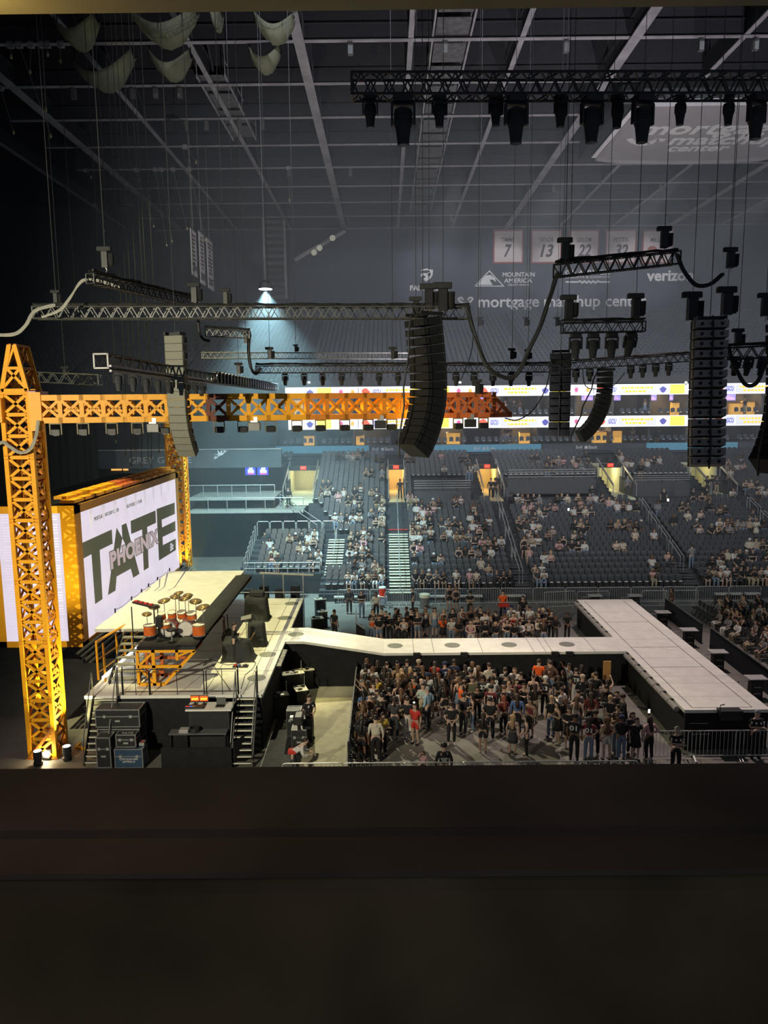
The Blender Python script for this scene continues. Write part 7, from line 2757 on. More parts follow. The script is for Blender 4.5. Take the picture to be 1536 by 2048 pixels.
# dark panel fence behind the catwalk
pts = [atZ(712, 1212, 1.1), atZ(712, 1246, 1.1), atZ(729, 1257, 1.1)]
i = 0
x = atZ(729, 1257, 1.1).x
while x < 9.8:
    t = thing('panel_fence', 'black panel fence along the catwalk, %s panel from the stage end' % nth(i), 'barrier', (x, CY1 + 0.22, 0), 'black panel fences')
    MB().box((0.0, 0, 0.03), (1.0, 0.04, 1.05)).build('panel', DRAPE, t)
    g = MB()
    g.bar((0.0, -0.01, 0), (0.0, -0.01, 1.12), 0.04)
    g.bar((0, 0.0, 1.1), (1.02, 0.0, 1.1), 0.05)
    g.build('frame', TRUSSG, t)
    MB().cbox((0.6, -0.012, 0.62), (0.13, 0.012, 0.07)).build('plate', GALV, t)
    x += 1.04
    i += 1
for k, (a, b) in enumerate(zip(pts, pts[1:])):
    t = thing('panel_fence', 'black panel fence turning the corner by the police-style shirt, %s piece' % nth(k), 'barrier', (0, 0, 0), 'black panel fences')
    MB().bar((a.x, a.y, 1.1), (b.x, b.y, 1.1), 0.06).build('frame', GALV, t)
    MB().prism([(a.x, a.y, 0.02), (b.x, b.y, 0.02), (b.x, b.y, 1.08), (a.x, a.y, 1.08)], (0.03, 0.03, 0)).build('panel', DRAPE, t)

# black skirted fence along the right floor seats
segs = [((1330, 1196), (1404, 1247)), ((1421, 1255), (1480, 1298)), ((1480, 1298), (1545, 1345))]
for k, (pa, pb) in enumerate(segs):
    a, b = atZ(pa[0], pa[1], 1.15), atZ(pb[0], pb[1], 1.15)
    t = thing('skirted_fence', 'black skirted fence before the side floor seats, %s length from the far end' % nth(k), 'barrier', (0, 0, 0), 'skirted fences')
    MB().prism([(a.x, a.y, 0.01), (b.x, b.y, 0.01), (b.x, b.y, 1.12), (a.x, a.y, 1.12)], (0.05, 0.0, 0)).build('skirt', mat('skirt_navy_black', (0.014, 0.016, 0.024), 0.9), t)
    MB().tube([(a.x, a.y, 1.15), (b.x, b.y, 1.15)], 0.03).build('top_rail', TRUSSG, t)
# small service tables beside the thrust
for k, (px, py) in enumerate(((1325, 1223), (1378, 1258), (1436, 1302), (1512, 1354), (1190, 1190), (1270, 1190))):
    p = atZ(px, py, 1.0)
    t = thing('service_table', 'small pale-topped equipment table outside the thrust, %s from its far end' % nth(k), 'table', (p.x, p.y, 0), 'service tables beside the thrust')
    MB().bevbox((-0.42, -0.3, 0.96), (0.42, 0.3, 1.0), 0.01).build('top', mat('table_top_grey', (0.42, 0.41, 0.39), 0.5), t)
    MB().cbox((0.0, 0, 0.48), (0.5, 0.36, 0.94)).build('rack', BLACK, t)
    g = MB()
    g.tube([(-0.9, -0.3, 0), (-0.9, -0.3, 0.95), (-0.45, -0.3, 0.95)], 0.025)
    g.build('side_bar', ALU, t)
    for z in (0.3, 0.6):
        MB().cbox((0.0, -0.19, z), (0.3, 0.02, 0.05)).build('panel_light', CABLEG, t)
# side floor seats, rows of dark folding chairs facing the thrust
chair = None
spect = 0
rows_x = [19.0 + 0.95 * k for k in range(7)]
fl_rnd = random.Random(11)


def make_chair():
    t = thing('folding_chair', 'dark folding chair among the side floor rows facing the thrust', 'chair', (0, 0, -500), 'folding chairs of the side floor rows')
    MB().bevbox((-0.21, -0.2, 0.42), (0.21, 0.2, 0.46), 0.02).build('seat', CHAR, t)
    g = MB()
    g.prism([(-0.2, 0.2, 0.56), (0.2, 0.2, 0.56), (0.19, 0.25, 0.86), (-0.19, 0.25, 0.86)], (0, 0.03, 0))
    g.build('backrest', CHAR, t)
    for s in (-1, 1):
        MB().tube([(s * 0.22, 0.26, 0.88), (s * 0.22, -0.22, 0.0)], 0.014, 5).build('leg', TRUSSG, t)
        MB().tube([(s * 0.2, 0.20, 0.0), (s * 0.2, -0.16, 0.44)], 0.014, 5).build('leg', TRUSSG, t)
    return t


CH0 = make_chair()
cf = True
nseat = 0
for kx, X in enumerate(rows_x):
    y = 45.5
    n = 0
    while y > 27.5:
        y -= 0.56
        p = Vector((X, y, 0.9)) - CAM
        u = p.dot(rt) / p.dot(fwd) * FPX + 768
        v = 1024 - p.dot(up) / p.dot(fwd) * FPX
        lim = atZ(1404, 1247, 1.15)
        # stay behind the slanting fence
        q = Vector((X - 0.45, y, 1.15)) - CAM
        u2 = q.dot(rt) / q.dot(fwd) * FPX + 768
        v2 = 1024 - q.dot(up) / q.dot(fwd) * FPX
        if u > 1550 or (v2 - 1196) > (u2 - 1330) * 0.70 - 4:
            continue
        n += 1
        rz = R(90)
        if cf:
            cf = False
            CH0.location = (X, y, 0)
            CH0.rotation_euler = (0, 0, rz - R(180))
        else:
            dup(CH0, (X, y, 0), rz - R(180))
        nseat += 1
        if fl_rnd.random() < 0.42:
            d = fill('')
            tc_ = fl_rnd.choice(['black', 'black', 'charcoal', 'white', 'grey', 'pink', 'cream'])
            person((X - 0.02, y, -0.03), R(90) + R(fl_rnd.uniform(-15, 15)), fl_rnd.choice(['sit_lap', 'sit_lean', 'sit_arms']), tc_, fl_rnd.choice(['tee', 'tank', 'long']), d['botc'], fl_rnd.choice(['pants', 'shorts']), d['hairc'] if d['hairs'] != 'cap' else 'black', d['hairs'],
                   'side floor spectator in %s top, %s chair along the %s row from the fence' % (tc_, nth(n - 1), nth(kx)), 'spectators on the side floor seats', 0.97, None, False)

# red cooler on a cart, grey bin, barrel
p = atZ(765, 1214, 0)
t = thing('drinks_cooler', 'red drinks cooler with white lid on a stand by the bright middle staircase', 'cooler', (p.x, p.y, 0))
MB().lathe([(0.2, 0.75), (0.235, 1.25)], (0, 0, 0), 16).build('barrel', mat('cooler_red', (0.75, 0.05, 0.02), 0.4), t)
MB().lathe([(0.245, 1.25), (0.25, 1.32), (0.2, 1.36)], (0, 0, 0), 16).build('lid', WHITEM, t)
MB().box((-0.3, -0.25, 0.70), (0.3, 0.25, 0.75)).build('shelf', WHITEM, t)
MB().box((-0.26, -0.22, 0.2), (0.26, 0.22, 0.62)).build('lower_box', mat('bottle_blue', (0.3, 0.4, 0.55), 0.4), t)
for sx in (-1, 1):
    for sy in (-1, 1):
        MB().bar((sx * 0.28, sy * 0.23, 0), (sx * 0.28, sy * 0.23, 0.72), 0.04).build('leg', WHITEM, t)
p = atZ(849, 1216, 0)
t = thing('rubbish_bin', 'tall grey round bin with a cream bag folded over its rim', 'bin', (p.x, p.y, 0))
MB().lathe([(0.27, 0.02), (0.33, 0.85)], (0, 0, 0), 18).build('drum', mat('bin_grey', (0.16, 0.16, 0.165), 0.6), t)
MB().lathe([(0.335, 0.72), (0.345, 0.80), (0.35, 0.92), (0.30, 0.93)], (0, 0, 0), 18).build('bag', TREADC, t)
p = atZ(1212, 1398, 0)
t = thing('stool_board', 'upright tan board standing among the pit crowd', 'board', (p.x, p.y, 0))
MB().bevbox((-0.17, -0.03, 0.9), (0.17, 0.03, 1.75), 0.01).build('board', mat('tan_board', (0.55, 0.28, 0.09), 0.6), t)
MB().bar((0, 0, 0), (0, 0, 0.95), 0.05).build('post', BLACK, t)

# ------------------------------------------------------------------ gear around the stage
CASE = mat('road_case_black', (0.028, 0.028, 0.028), 0.5)


def road_case(loc, d, lab, body=CASE, lid=0.35, rz=0, trim=None):
    t = thing('road_case', lab, 'case', loc, None, rz)
    w_, l_, h_ = d
    MB().box((-w_ / 2, -l_ / 2, 0.06), (w_ / 2, l_ / 2, h_ * (1 - lid) - 0.004)).build('body', body, t)
    MB().box((-w_ / 2, -l_ / 2, h_ * (1 - lid) + 0.004), (w_ / 2, l_ / 2, h_)).build('lid', body, t)
    g = MB()
    for sx in (-1, 1):
        for sy in (-1, 1):
            g.bar((sx * w_ / 2, sy * l_ / 2, 0.06), (sx * w_ / 2, sy * l_ / 2, h_), 0.035)
        g.bar((sx * w_ / 2, -l_ / 2, h_), (sx * w_ / 2, l_ / 2, h_), 0.035)
        g.bar((sx * w_ / 2, -l_ / 2, h_ * (1 - lid)), (sx * w_ / 2, l_ / 2, h_ * (1 - lid)), 0.03)
    for z in (0.07, h_ * (1 - lid), h_):
        for sy in (-1, 1):
            g.bar((-w_ / 2, sy * l_ / 2, z), (w_ / 2, sy * l_ / 2, z), 0.035)
    g.build('edge_trim', trim or ALU, t)
    g = MB()
    for sx in (-0.3, 0.3):
        g.cbox((sx * w_, -l_ / 2 - 0.012, h_ * (1 - lid)), (0.09, 0.02, 0.1))
    g.cbox((0, -l_ / 2 - 0.02, h_ * 0.42), (0.18, 0.03, 0.06))
    g.build('latch', GALV, t)
    for sx in (-1, 1):
        for sy in (-1, 1):
            MB().lathe([(0.05, 0.0), (0.05, 0.06)], (sx * (w_ / 2 - 0.08), sy * (l_ / 2 - 0.08), 0), 8).build('caster', BLACK, t)
    return t


def atF(px, py):
    return atZ(px, py, 0)


p = atF(272, 1521)
p.y = 25.78
rc = road_case((p.x, p.y, 0), (1.0, 0.5, 0.78), 'blue-fronted road case with silver edges at the foot of the case stack', mat('case_blue', (0.04, 0.08, 0.14), 0.5))
text_on('lettering', 'CAVANAUGH', (-0.33, -0.265, 0.38), (1, 0, 0), (0, 0, 1), 0.07, WHITEM, rc, width=0.66)
text_on('lettering', 'SPARKS', (-0.22, -0.265, 0.28), (1, 0, 0), (0, 0, 1), 0.06, WHITEM, rc, width=0.44)
rc2 = road_case((p.x - 0.08, p.y, 0.79), (0.7, 0.44, 0.52), 'small black road case lettered TATE on top of the blue-fronted case')
text_on('lettering', 'TATE', (-0.2, -0.12, 0.525), (1, 0, 0), (0, 1, 0), 0.14, GALV, rc2, width=0.42)
road_case((p.x + 0.40, p.y + 0.1, 0.785), (0.18, 0.2, 0.12), 'little red box on the corner of the blue-fronted case', CLOTH['red'])
q = atF(228, 1523)
road_case((q.x - 0.12, 25.82, 0), (0.5, 0.5, 1.2), 'tall narrow black road case left of the blue-fronted case')
q = atF(258, 1500)
road_case((q.x, 26.52, 0), (1.5, 0.8, 1.28), 'wide black case with white strips behind the blue-fronted case')
road_case((q.x, 26.5, 1.29), (1.6, 0.7, 0.72), 'long black flight case topping the stack beside the stage stairs')

# stairs up to the stage
def stage_stairs(xa, xb, yfoot, lab, n=11):
    t = thing('stage_stairs', lab, 'stairs', (0, 0, 0), 'stairs up to the stage')
    for i in range(n):
        z = ZS * (i + 1) / (n + 0.5)
        y = yfoot + (SY0 - 0.02 - yfoot) * i / n
        g = MB()
        g.box((xa, y, z - 0.04), (xb, y + (SY0 - yfoot) / n, z))
        o = g.build('tread', TREADD, t)
        MB().box((xa, y - 0.012, z - 0.045), (xb, y, z + 0.004)).build('nosing', TREADC, o)
    for x in (xa - 0.04, xb + 0.04):
        MB().bar((x, yfoot, 0.05), (x, SY0 - 0.03, ZS), 0.04, 0.16).build('stringer', BLACK, t)
        g = MB()
        g.tube([(x, yfoot + 0.05, 0.05), (x, yfoot + 0.05, 0.95), (x, SY0 - 0.1, ZS + 0.95), (x, SY0 - 0.1, ZS)], 0.025)
        g.build('handrail', TRUSSG, t)
    return t


a, b = atZ(197, 1385, ZS), atZ(240, 1385, ZS)
stage_stairs(a.x, b.x, 25.75, 'black stage stairs with pale nosings beside the case stack')
a, b = atZ(478, 1385, ZS), atZ(514, 1385, ZS)
stage_stairs(a.x, b.x, 25.6, 'black stage stairs with pale nosings right of the control desk')

# railing along the near edge of the stage
t = thing('stage_railing', 'thin dark railing frames along the near edge of the stage', 'railing')
for (pa, pb) in ((250, 303), (305, 411), (416, 478)):
    a, b = atZ(pa, 1385, ZS), atZ(pb, 1385, ZS)
    g = MB()
    y = SY0 + 0.06
    g.tube([(a.x, y, ZS), (a.x, y, ZS + 0.92), (a.x + 0.06, y, ZS + 1.0), (b.x - 0.06, y, ZS + 1.0), (b.x, y, ZS + 0.92), (b.x, y, ZS)], 0.022)
    g.tube([(a.x, y, ZS + 0.14), (b.x, y, ZS + 0.14)], 0.016)
    g.tube([((a.x + b.x) / 2, y, ZS), ((a.x + b.x) / 2, y, ZS + 1.0)], 0.014)
    g.build('rail_frame', BLACK, t)
for px in (240, 250, 478, 516):
    a = atZ(px, 1386, ZS)
    MB().tube([(a.x, SY0 + 0.1, ZS), (a.x, SY0 + 0.1, ZS + 1.1)], 0.022).build('end_post', BLACK, t)

# control desk below the stage
DZ = atY(415, 1420, 26.0).z
p0, p1 = atY(370, 1420, 26.0), atY(462, 1420, 26.0)
t = thing('control_desk', 'black control desk with a white top below the stage edge', 'desk')
ydk = p0.y
W = p1.x - p0.x
MB().box((p0.x, ydk, DZ - 0.05), (p1.x, ydk + 0.75, DZ)).build('white_top', DECKM, t)
MB().box((p0.x + 0.1, ydk + 0.1, 0.0), (p1.x - 0.1, ydk + 0.7, DZ - 0.05)).build('cabinet', CASE, t)
q0, q1 = atY(337, 1468, 25.68), atY(452, 1468, 25.68)
LZ = q0.z
MB().box((q0.x, q0.y, LZ - 0.05), (q1.x, ydk + 0.09, LZ)).build('lower_shelf', TREADD, t)
g = MB()
for x in (q0.x + 0.05, q1.x - 0.05):
    for y in (q0.y + 0.05, ydk - 0.1):
        g.bar((x, y, 0), (x, y, LZ - 0.05), 0.06)
g.build('leg', BLACK, t)
for i, px in enumerate((390, 408)):
    c = atY(px, 1405, ydk + 0.5)
    t2_ = thing('desk_monitor', ('first' if i == 0 else 'second') + ' of two monitors showing red and yellow on the white desk', 'monitor', (c.x, ydk + 0.52, DZ), 'monitors on the control desk')
    MB().cbox((0, 0, 0.24), (0.33, 0.04, 0.22)).build('bezel', BLACK, t2_)
    d_ = MB().cbox((0, -0.024, 0.24), (0.30, 0.008, 0.19)).build('display', glow('monitor_red', (0.75, 0.10, 0.02), 1.2), t2_)
    g = MB()
    for k in range(4):
        g.cbox((-0.09 + 0.06 * k, -0.03, 0.22 + 0.015 * (k % 2)), (0.05, 0.006, 0.06))
    g.build('picture', glow('monitor_yellow', (1.0, 0.7, 0.05), 1.3), d_)
    MB().bar((0, 0, 0), (0, 0, 0.15), 0.05).build('stand', BLACK, t2_)
    MB().cbox((0, 0, 0.008), (0.18, 0.14, 0.016)).build('base', BLACK, t2_)
c = atY(389, 1414, ydk + 0.2)
t2_ = thing('light_console', 'low lighting console with red and blue keys on the white desk', 'console', (c.x, ydk + 0.22, DZ + 0.001))
MB().bevbox((-0.36, -0.12, 0), (0.36, 0.14, 0.07), 0.02).build('body', CASE, t2_)
for k in range(7):
    MB().cbox((-0.3 + k * 0.05, -0.05, 0.075), (0.04, 0.04, 0.01)).build('key', glow('key_red', (0.9, 0.06, 0.05), 0.8) if k < 3 else glow('key_blue', (0.1, 0.2, 0.9), 0.8) if k < 5 else GALV, t2_)
c = atY(440, 1412, ydk + 0.3)
t2_ = thing('laptop', 'open black laptop on the white desk', 'laptop', (c.x, ydk + 0.35, DZ + 0.001))
MB().bevbox((-0.17, -0.12, 0), (0.17, 0.12, 0.02), 0.01).build('keyboard_deck', CASE, t2_)
MB().prism([(-0.17, 0.12, 0.02), (0.17, 0.12, 0.02), (0.17, 0.2, 0.25), (-0.17, 0.2, 0.25)], (0, 0.012, 0)).build('lid', CASE, t2_)
c = atY(380, 1446, ydk)
t2_ = thing('effects_unit', 'coil of cable and a small device on the lower shelf of the desk', 'device', (c.x + 0.2, (q0.y + ydk) / 2 + 0.02, LZ + 0.001))
g = MB()
for k in range(4):
    g.tube([(0.17 * math.cos(a_), 0.17 * math.sin(a_), 0.03 + 0.04 * k) for a_ in [2 * math.pi * j / 14 for j in range(15)]], 0.02, 5)
g.build('cable_coil', CABLE, t2_)
MB().bevbox((-0.55, -0.15, 0), (-0.2, 0.15, 0.12), 0.02).build('box', GALV, t2_)
# low black wall in front
a, b = atF(331, 1529), atF(455, 1529)
t = thing('black_screen_wall', 'low black draped wall in front of the control desk', 'screen')
MB().box((a.x, 25.45, 0), (b.x + 0.25, 25.55, 0.8)).build('drape', DRAPE, t)
MB().bar((a.x, 25.5, 0.82), (b.x + 0.25, 25.5, 0.82), 0.05).build('top_bar', BLACK, t)
MB().prism([(b.x + 0.3, 25.6, 0.0), (SX1 - 0.12, SY0 - 0.1, 0.0), (SX1 - 0.12, SY0 - 0.1, 1.2), (b.x + 0.3, 25.6, 0.95)], (0.03, 0, 0)).build('side_drape', DRAPE, t)

# floor lamps lighting the tower
for i, (px, py, lab) in enumerate(((77, 1530, 'black floor lamp at the foot of the amber tower, nearest the corner'), (135, 1520, 'black floor lamp throwing a pale beam up beside the amber tower'))):
    p = atF(px, py)
    t = thing('floor_lamp', lab, 'stage light', (p.x, p.y, 0), 'floor lamps at the tower foot')
    MB().lathe([(0.16, 0), (0.17, 0.12), (0.13, 0.16)], (0, 0, 0), 12).build('base', BLACK, t)
    MB().lathe([(0.13, 0.16), (0.16, 0.3), (0.155, 0.55)], (0, 0, 0), 12).build('head', CHAR, t)
    MB().lathe([(0.14, 0.552), (0.12, 0.56)], (0, 0, 0), 12).build('lens', glow('floor_lens', (1, 0.97, 0.9), 5), t)
    lamp('floor_beam', 'SPOT', (p.x, p.y, 0.6), 700, (0.9, 0.95, 1.0), (p.x + (0.1 if i else 0), p.y + 0.3, 12), 0.06, 16, 0.5)
p = atF(97, 1515)
t = thing('flood_lamp', 'small flood lamp glaring white at the tower foot', 'stage light', (p.x, p.y - 0.15, 0))
MB().bevbox((-0.16, -0.1, 0.02), (0.16, 0.1, 0.12), 0.02).build('base', BLACK, t)
MB().ell((0, 0, 0.22), (0.13, 0.10, 0.11), 12, 8).build('bulb', glow('flood_bulb', (1.0, 0.97, 0.75), 25), t)
MB().bevbox((-0.14, 0.1, 0.08), (0.14, 0.16, 0.34), 0.02).build('reflector', CHAR, t)
lamp('tower_up_light', 'SPOT', (p.x - 0.1, p.y - 0.55, 0.35), 9000, (1.0, 0.92, 0.40), (T1X, T1Y - 0.3, 5.5), 0.05, 75, 0.5)
lamp('tower_side_light', 'SPOT', (T1X + 1.6, T1Y - 0.6, 0.35), 4500, (1.0, 0.9, 0.35), (T1X + 0.3, T1Y, 4.5), 0.05, 75, 0.5)
lamp('tower_foot_glow', 'POINT', (p.x, p.y - 0.25, 0.30), 45, (1.0, 0.80, 0.45), None, 0.05)
lamp('tower_far_light', 'SPOT', (-12.0, 45.4, ZS + 0.5), 900, (1.0, 0.82, 0.15), (-13.1, 47, 7), 0.05, 80, 0.5)
# loose amber bars on the floor by the stairs
t = thing('floor_bar', 'loose amber bars lying on the floor by the stage stairs', 'bar')
a, b, c = atF(152, 1497), atF(160, 1489), atF(172, 1500)
MB().bar((a.x, a.y, 0.05), (b.x, b.y, 0.05), 0.08).build('bar', AMBER, t)
MB().bar((a.x, a.y, 0.05), (c.x, c.y, 0.05), 0.08).build('bar', AMBER, t)

# draped instruments on stage
def draped(px, py, w_, d_, h_, lab, seed, top_shift=0.0):
    p = atZ(px, py, ZS)
    t = thing('draped_instrument', lab, 'covered instrument', (p.x, p.y, ZS), 'draped instruments on stage')
    rr_ = random.Random(seed)
    n = 40
    vs, fs = [], []
    levels = [(1.22, 0.0), (1.06, 0.1), (0.99, h_ * 0.5), (0.95, h_ * 0.86), (0.88, h_ * 0.97), (0.5, h_ * 1.02)]
    for li, (k, z) in enumerate(levels):
        for i in range(n):
            a_ = 2 * math.pi * i / n
            ca, sa = math.cos(a_), math.sin(a_)
            sq_ = 1.0 / max(abs(ca), abs(sa)) ** 0.85
            fold = 1 + (0.07 * math.sin(i * 2.4 + seed) + 0.04 * math.sin(i * 5.1)) * (1 - z / (h_ * 1.05))
            vs.append((ca * sq_ * w_ / 2 * k * fold + top_shift * z, sa * sq_ * d_ / 2 * k * fold, z + (0.05 * math.sin(a_ * 2 + seed) if li >= 3 else 0)))
    for li in range(len(levels) - 1):
        for i in range(n):
            j = (i + 1) % n
            fs.append((li * n + i, li * n + j, (li + 1) * n + j, (li + 1) * n + i))
    fs.append(tuple((len(levels) - 1) * n + i for i in range(n)))
    g = MB()
    g.add(vs, fs)
    g.build('drape', mat('gear_drape', (0.032, 0.034, 0.034), 0.85, 0, 0.2, 3), t, True)
    return t


draped(514, 1238, 1.15, 0.9, 1.25, 'tall black-draped instrument farthest along the stage', 1)
MB().bevbox((-0.32, -0.3, 1.26), (0.42, 0.2, 1.5), 0.05).build('covered_case', CHAR, bpy.data.objects['draped_instrument'])
draped(514, 1290, 0.78, 0.6, 1.1, 'narrow black-draped instrument in the middle of the stage', 2)
draped(478, 1318, 1.2, 0.8, 0.9, 'wide black-draped instrument with pedals at its foot', 3, -0.1)
t = thing('instrument_stand', 'thin stand with a tilted pale tray beside the middle draped instrument', 'stand')
c = atZ(494, 1290, ZS)
MB().tube([(c.x, c.y, ZS), (c.x, c.y, ZS + 1.2)], 0.018).build('pole', ALU, t)
MB().prism([(c.x - 0.2, c.y - 0.2, ZS + 1.2), (c.x + 0.25, c.y - 0.1, ZS + 1.28), (c.x + 0.2, c.y + 0.25, ZS + 1.36), (c.x - 0.25, c.y + 0.15, ZS + 1.28)], (0, 0, 0.02)).build('tray', ALU, t)
c = atZ(482, 1332, ZS)
t = thing('pedal_board', 'board of coloured effect pedals at the foot of the wide draped instrument', 'pedal board', (c.x, c.y - 0.08, ZS))
MB().bevbox((-0.32, -0.14, 0), (0.32, 0.14, 0.05), 0.02).build('board', BLACK, t)
for k, cc in enumerate(('red', 'blue', 'white', 'charcoal')):
    MB().bevbox((-0.26 + k * 0.14, -0.08, 0.05), (-0.16 + k * 0.14, 0.08, 0.1), 0.01).build('pedal', CLOTH[cc], t)
c = atZ(498, 1299, ZS)
t = thing('red_guitar', 'small red guitar leaning between the draped instruments', 'guitar', (c.x, c.y, ZS))
MB().ell((0, 0, 0.2), (0.13, 0.05, 0.16), 12, 8).build('body', CLOTH['red'], t)
MB().bar((0, 0.0, 0.3), (0.25, 0.1, 0.75), 0.035).build('neck', CLOTH['tan'], t)
# guitar stands left of the stage hand
t = thing('guitar_stand', 'rack of upright guitar necks beside the person tuning on stage', 'stand')
for k, (px, py) in enumerate(((452, 1278), (458, 1274), (450, 1286))):
    c = atZ(px, py, ZS)
    MB().bar((c.x, c.y, ZS), (c.x - 0.05, c.y, ZS + 1.1), 0.05).build('neck', CLOTH['brown'], t)
    MB().ell((c.x, c.y, ZS + 0.22), (0.16, 0.05, 0.22), 10, 6).build('guitar_body', CASE, t)
# cables on the deck
t = thing('deck_cable', 'loose black cable snaking over the stage from the wide draped instrument', 'cable')
pts_ = [atZ(px, py, ZS + 0.012) for px, py in ((408, 1324), (425, 1318), (440, 1326), (455, 1330), (470, 1328), (500, 1322), (512, 1326), (505, 1338), (490, 1350), (482, 1378))]
MB().tube(pts_, 0.014, 5).build('lead', CABLE, t)
pts_ = [atZ(px, py, ZS + 0.012) for px, py in ((425, 1328), (436, 1345), (452, 1368), (462, 1383))]
MB().tube(pts_, 0.012, 5).build('lead', CABLE, t)

# drum kit on the riser
DR = mat('drum_orange', (0.75, 0.16, 0.03), 0.35, 0, 0.15)
HEADM = mat('drum_skin', (0.75, 0.72, 0.62), 0.5)
BRASS = mat('cymbal_bronze', (0.60, 0.42, 0.16), 0.3, 0.7)
c = atZ(352, 1272, ZR2)
dk = thing('drum_kit', 'orange drum kit with many cymbals on the black carpet of the band platform', 'drum kit', (c.x, c.y, ZR2))


def drum(x, y, z, r, h_, nm, tiltx=0, lying=False):
    g = MB()
    g.lathe([(r, 0), (r, h_)], (0, 0, 0), 16)
    me = g.mesh(nm)
    me.materials.append(DR)
    o = put(nm, me, None, dk)
    o.location = (x, y, z)
    o.rotation_euler = (R(90) if lying else R(tiltx), 0, 0)
    g = MB()
    g.lathe([(r * 1.03, -0.02), (r * 1.03, 0.02)], (0, 0, 0), 16)
    g.lathe([(r * 1.03, h_ - 0.02), (r * 1.03, h_ + 0.02), (r * 0.97, h_ + 0.01)], (0, 0, 0), 16)
    put('hoop', g.mesh('hoop'), ALU, o)
    g = MB()
    g.lathe([(r * 0.97, h_ + 0.004), (r * 0.9, h_ + 0.012)], (0, 0, 0), 16)
    put('skin', g.mesh('skin'), HEADM, o)
    return o


drum(-0.25, 0.35, 0.34, 0.32, 0.5, 'bass_drum', 0, True)
drum(0.45, 0.35, 0.34, 0.32, 0.5, 'bass_drum', 0, True)
for (x, y, z, r) in ((-0.55, 0.1, 0.72, 0.15), (-0.15, 0.15, 0.75, 0.17), (0.25, 0.15, 0.75, 0.18), (0.65, 0.1, 0.72, 0.2)):
    drum(x, y, z, r, 0.22, 'tom', 15)
drum(1.0, -0.25, 0.12, 0.25, 0.42, 'floor_tom')
drum(-0.95, -0.3, 0.15, 0.24, 0.4, 'floor_tom')
drum(-0.3, -0.35, 0.45, 0.19, 0.15, 'snare')
for k, (x, y, z, r) in enumerate(((-0.9, 0.25, 1.15, 0.24), (-0.55, 0.45, 1.35, 0.26), (-0.1, 0.5, 1.5, 0.22), (0.3, 0.5, 1.45, 0.28), (0.75, 0.42, 1.32, 0.26), (1.1, 0.15, 1.15, 0.28), (-1.1, -0.1, 0.95, 0.2), (0.1, 0.3, 1.7, 0.2), (0.5, 0.25, 1.62, 0.2))):
    g = MB()
    g.lathe([(r, 0), (r * 0.3, 0.03), (r * 0.22, 0.06), (0.02, 0.07)], (0, 0, 0), 18)
    o = put('cymbal', g.mesh('cymbal', True), BRASS, dk)
    o.location = (x, y, z)
    o.rotation_euler = (R(14), R(6 * (-1) ** k), 0)
    g = MB()
    g.tube([(x, y, z + 0.05), (x, y, 0.3)], 0.015, 5)
    for a_ in (0, 2.1, 4.2):
        g.tube([(x, y, 0.35), (x + 0.2 * math.cos(a_), y + 0.2 * math.sin(a_), 0.0)], 0.012, 4)
    g.build('cymbal_stand', ALU, dk)
MB().lathe([(0.17, 0.45), (0.19, 0.50), (0.17, 0.54)], (0.05, -0.75, 0), 14).build('throne_seat', CASE, dk)
MB().tube([(0.05, -0.75, 0.02), (0.05, -0.75, 0.46)], 0.03).build('throne_post', ALU, dk)
c = atZ(321, 1280, ZR2)
t = thing('stage_fan', 'small black speaker on a stand left of the orange drums', 'speaker', (c.x, c.y, ZR2))
MB().bevbox((-0.13, -0.12, 0.55), (0.13, 0.12, 0.98), 0.02).build('cabinet', BLACK, t)
MB().tube([(0, 0, 0), (0, 0, 0.56)], 0.025).build('pole', BLACK, t)
MB().lathe([(0.16, 0), (0.12, 0.03)], (0, 0, 0), 10).build('foot', BLACK, t)
c0, c1 = atZ(266, 1268, ZR2), atZ(312, 1272, ZR2)
t = thing('keyboard_rack', 'keyboard on a tall frame with a red tray at the head of the riser steps', 'keyboard')
zz_ = ZR2 + 1.15
for x, y in ((c0.x, c0.y), (c1.x, c0.y - 0.4), (c1.x, c0.y + 0.1)):
    MB().tube([(x, y, ZR2 if x > -9.75 else ZS), (x, y, zz_)], 0.025).build('post', BLACK, t)
MB().prism([(c0.x, c0.y + 0.1, zz_ + 0.12), (c1.x, c0.y - 0.35, zz_), (c1.x + 0.1, c0.y - 0.1, zz_), (c0.x + 0.1, c0.y + 0.4, zz_ + 0.12)], (0, 0, 0.06)).build('keyboard', CASE, t)
for k in range(4):
    u_ = 0.15 + 0.22 * k
    MB().cbox((c0.x + (c1.x - c0.x) * u_, c0.y + 0.2 - 0.4 * u_, zz_ + 0.2 - 0.1 * u_), (0.16, 0.12, 0.06)).build('red_tray', CLOTH['red'], t)

# monitors and stands at the far edge of the riser and stage
c0, c1 = atZ(524, 1196, ZS), atZ(604, 1196, ZS)
t = thing('backstage_rack', 'dark scaffold with pale bars behind the far edge of the stage', 'scaffold')
for x in (c0.x, (c0.x + c1.x) / 2, c1.x):
    MB().tube([(x, SY1 + 0.8, 0), (x, SY1 + 0.8, ZS + 1.3)], 0.035).build('post', GALV, t)
MB().tube([(c0.x - 0.2, SY1 + 0.8, ZS + 1.3), (c1.x + 0.6, SY1 + 0.8, ZS + 1.15)], 0.06).build('top_bar', mat('tape_bar', (0.65, 0.6, 0.45), 0.5), t)
MB().tube([(c0.x - 1.6, SY1 + 0.8, ZS + 0.15), (c1.x, SY1 + 0.8, ZS + 0.15)], 0.035).build('low_bar', GALV, t)
for k in range(4):
    x = c0.x - 1.2 + k * 0.9
    MB().bevbox((x, SY1 + 1.0, ZS - 0.6), (x + 0.5, SY1 + 1.5, ZS + 0.25 + 0.2 * (k % 2)), 0.03).build('equipment_box', CHAR, t)

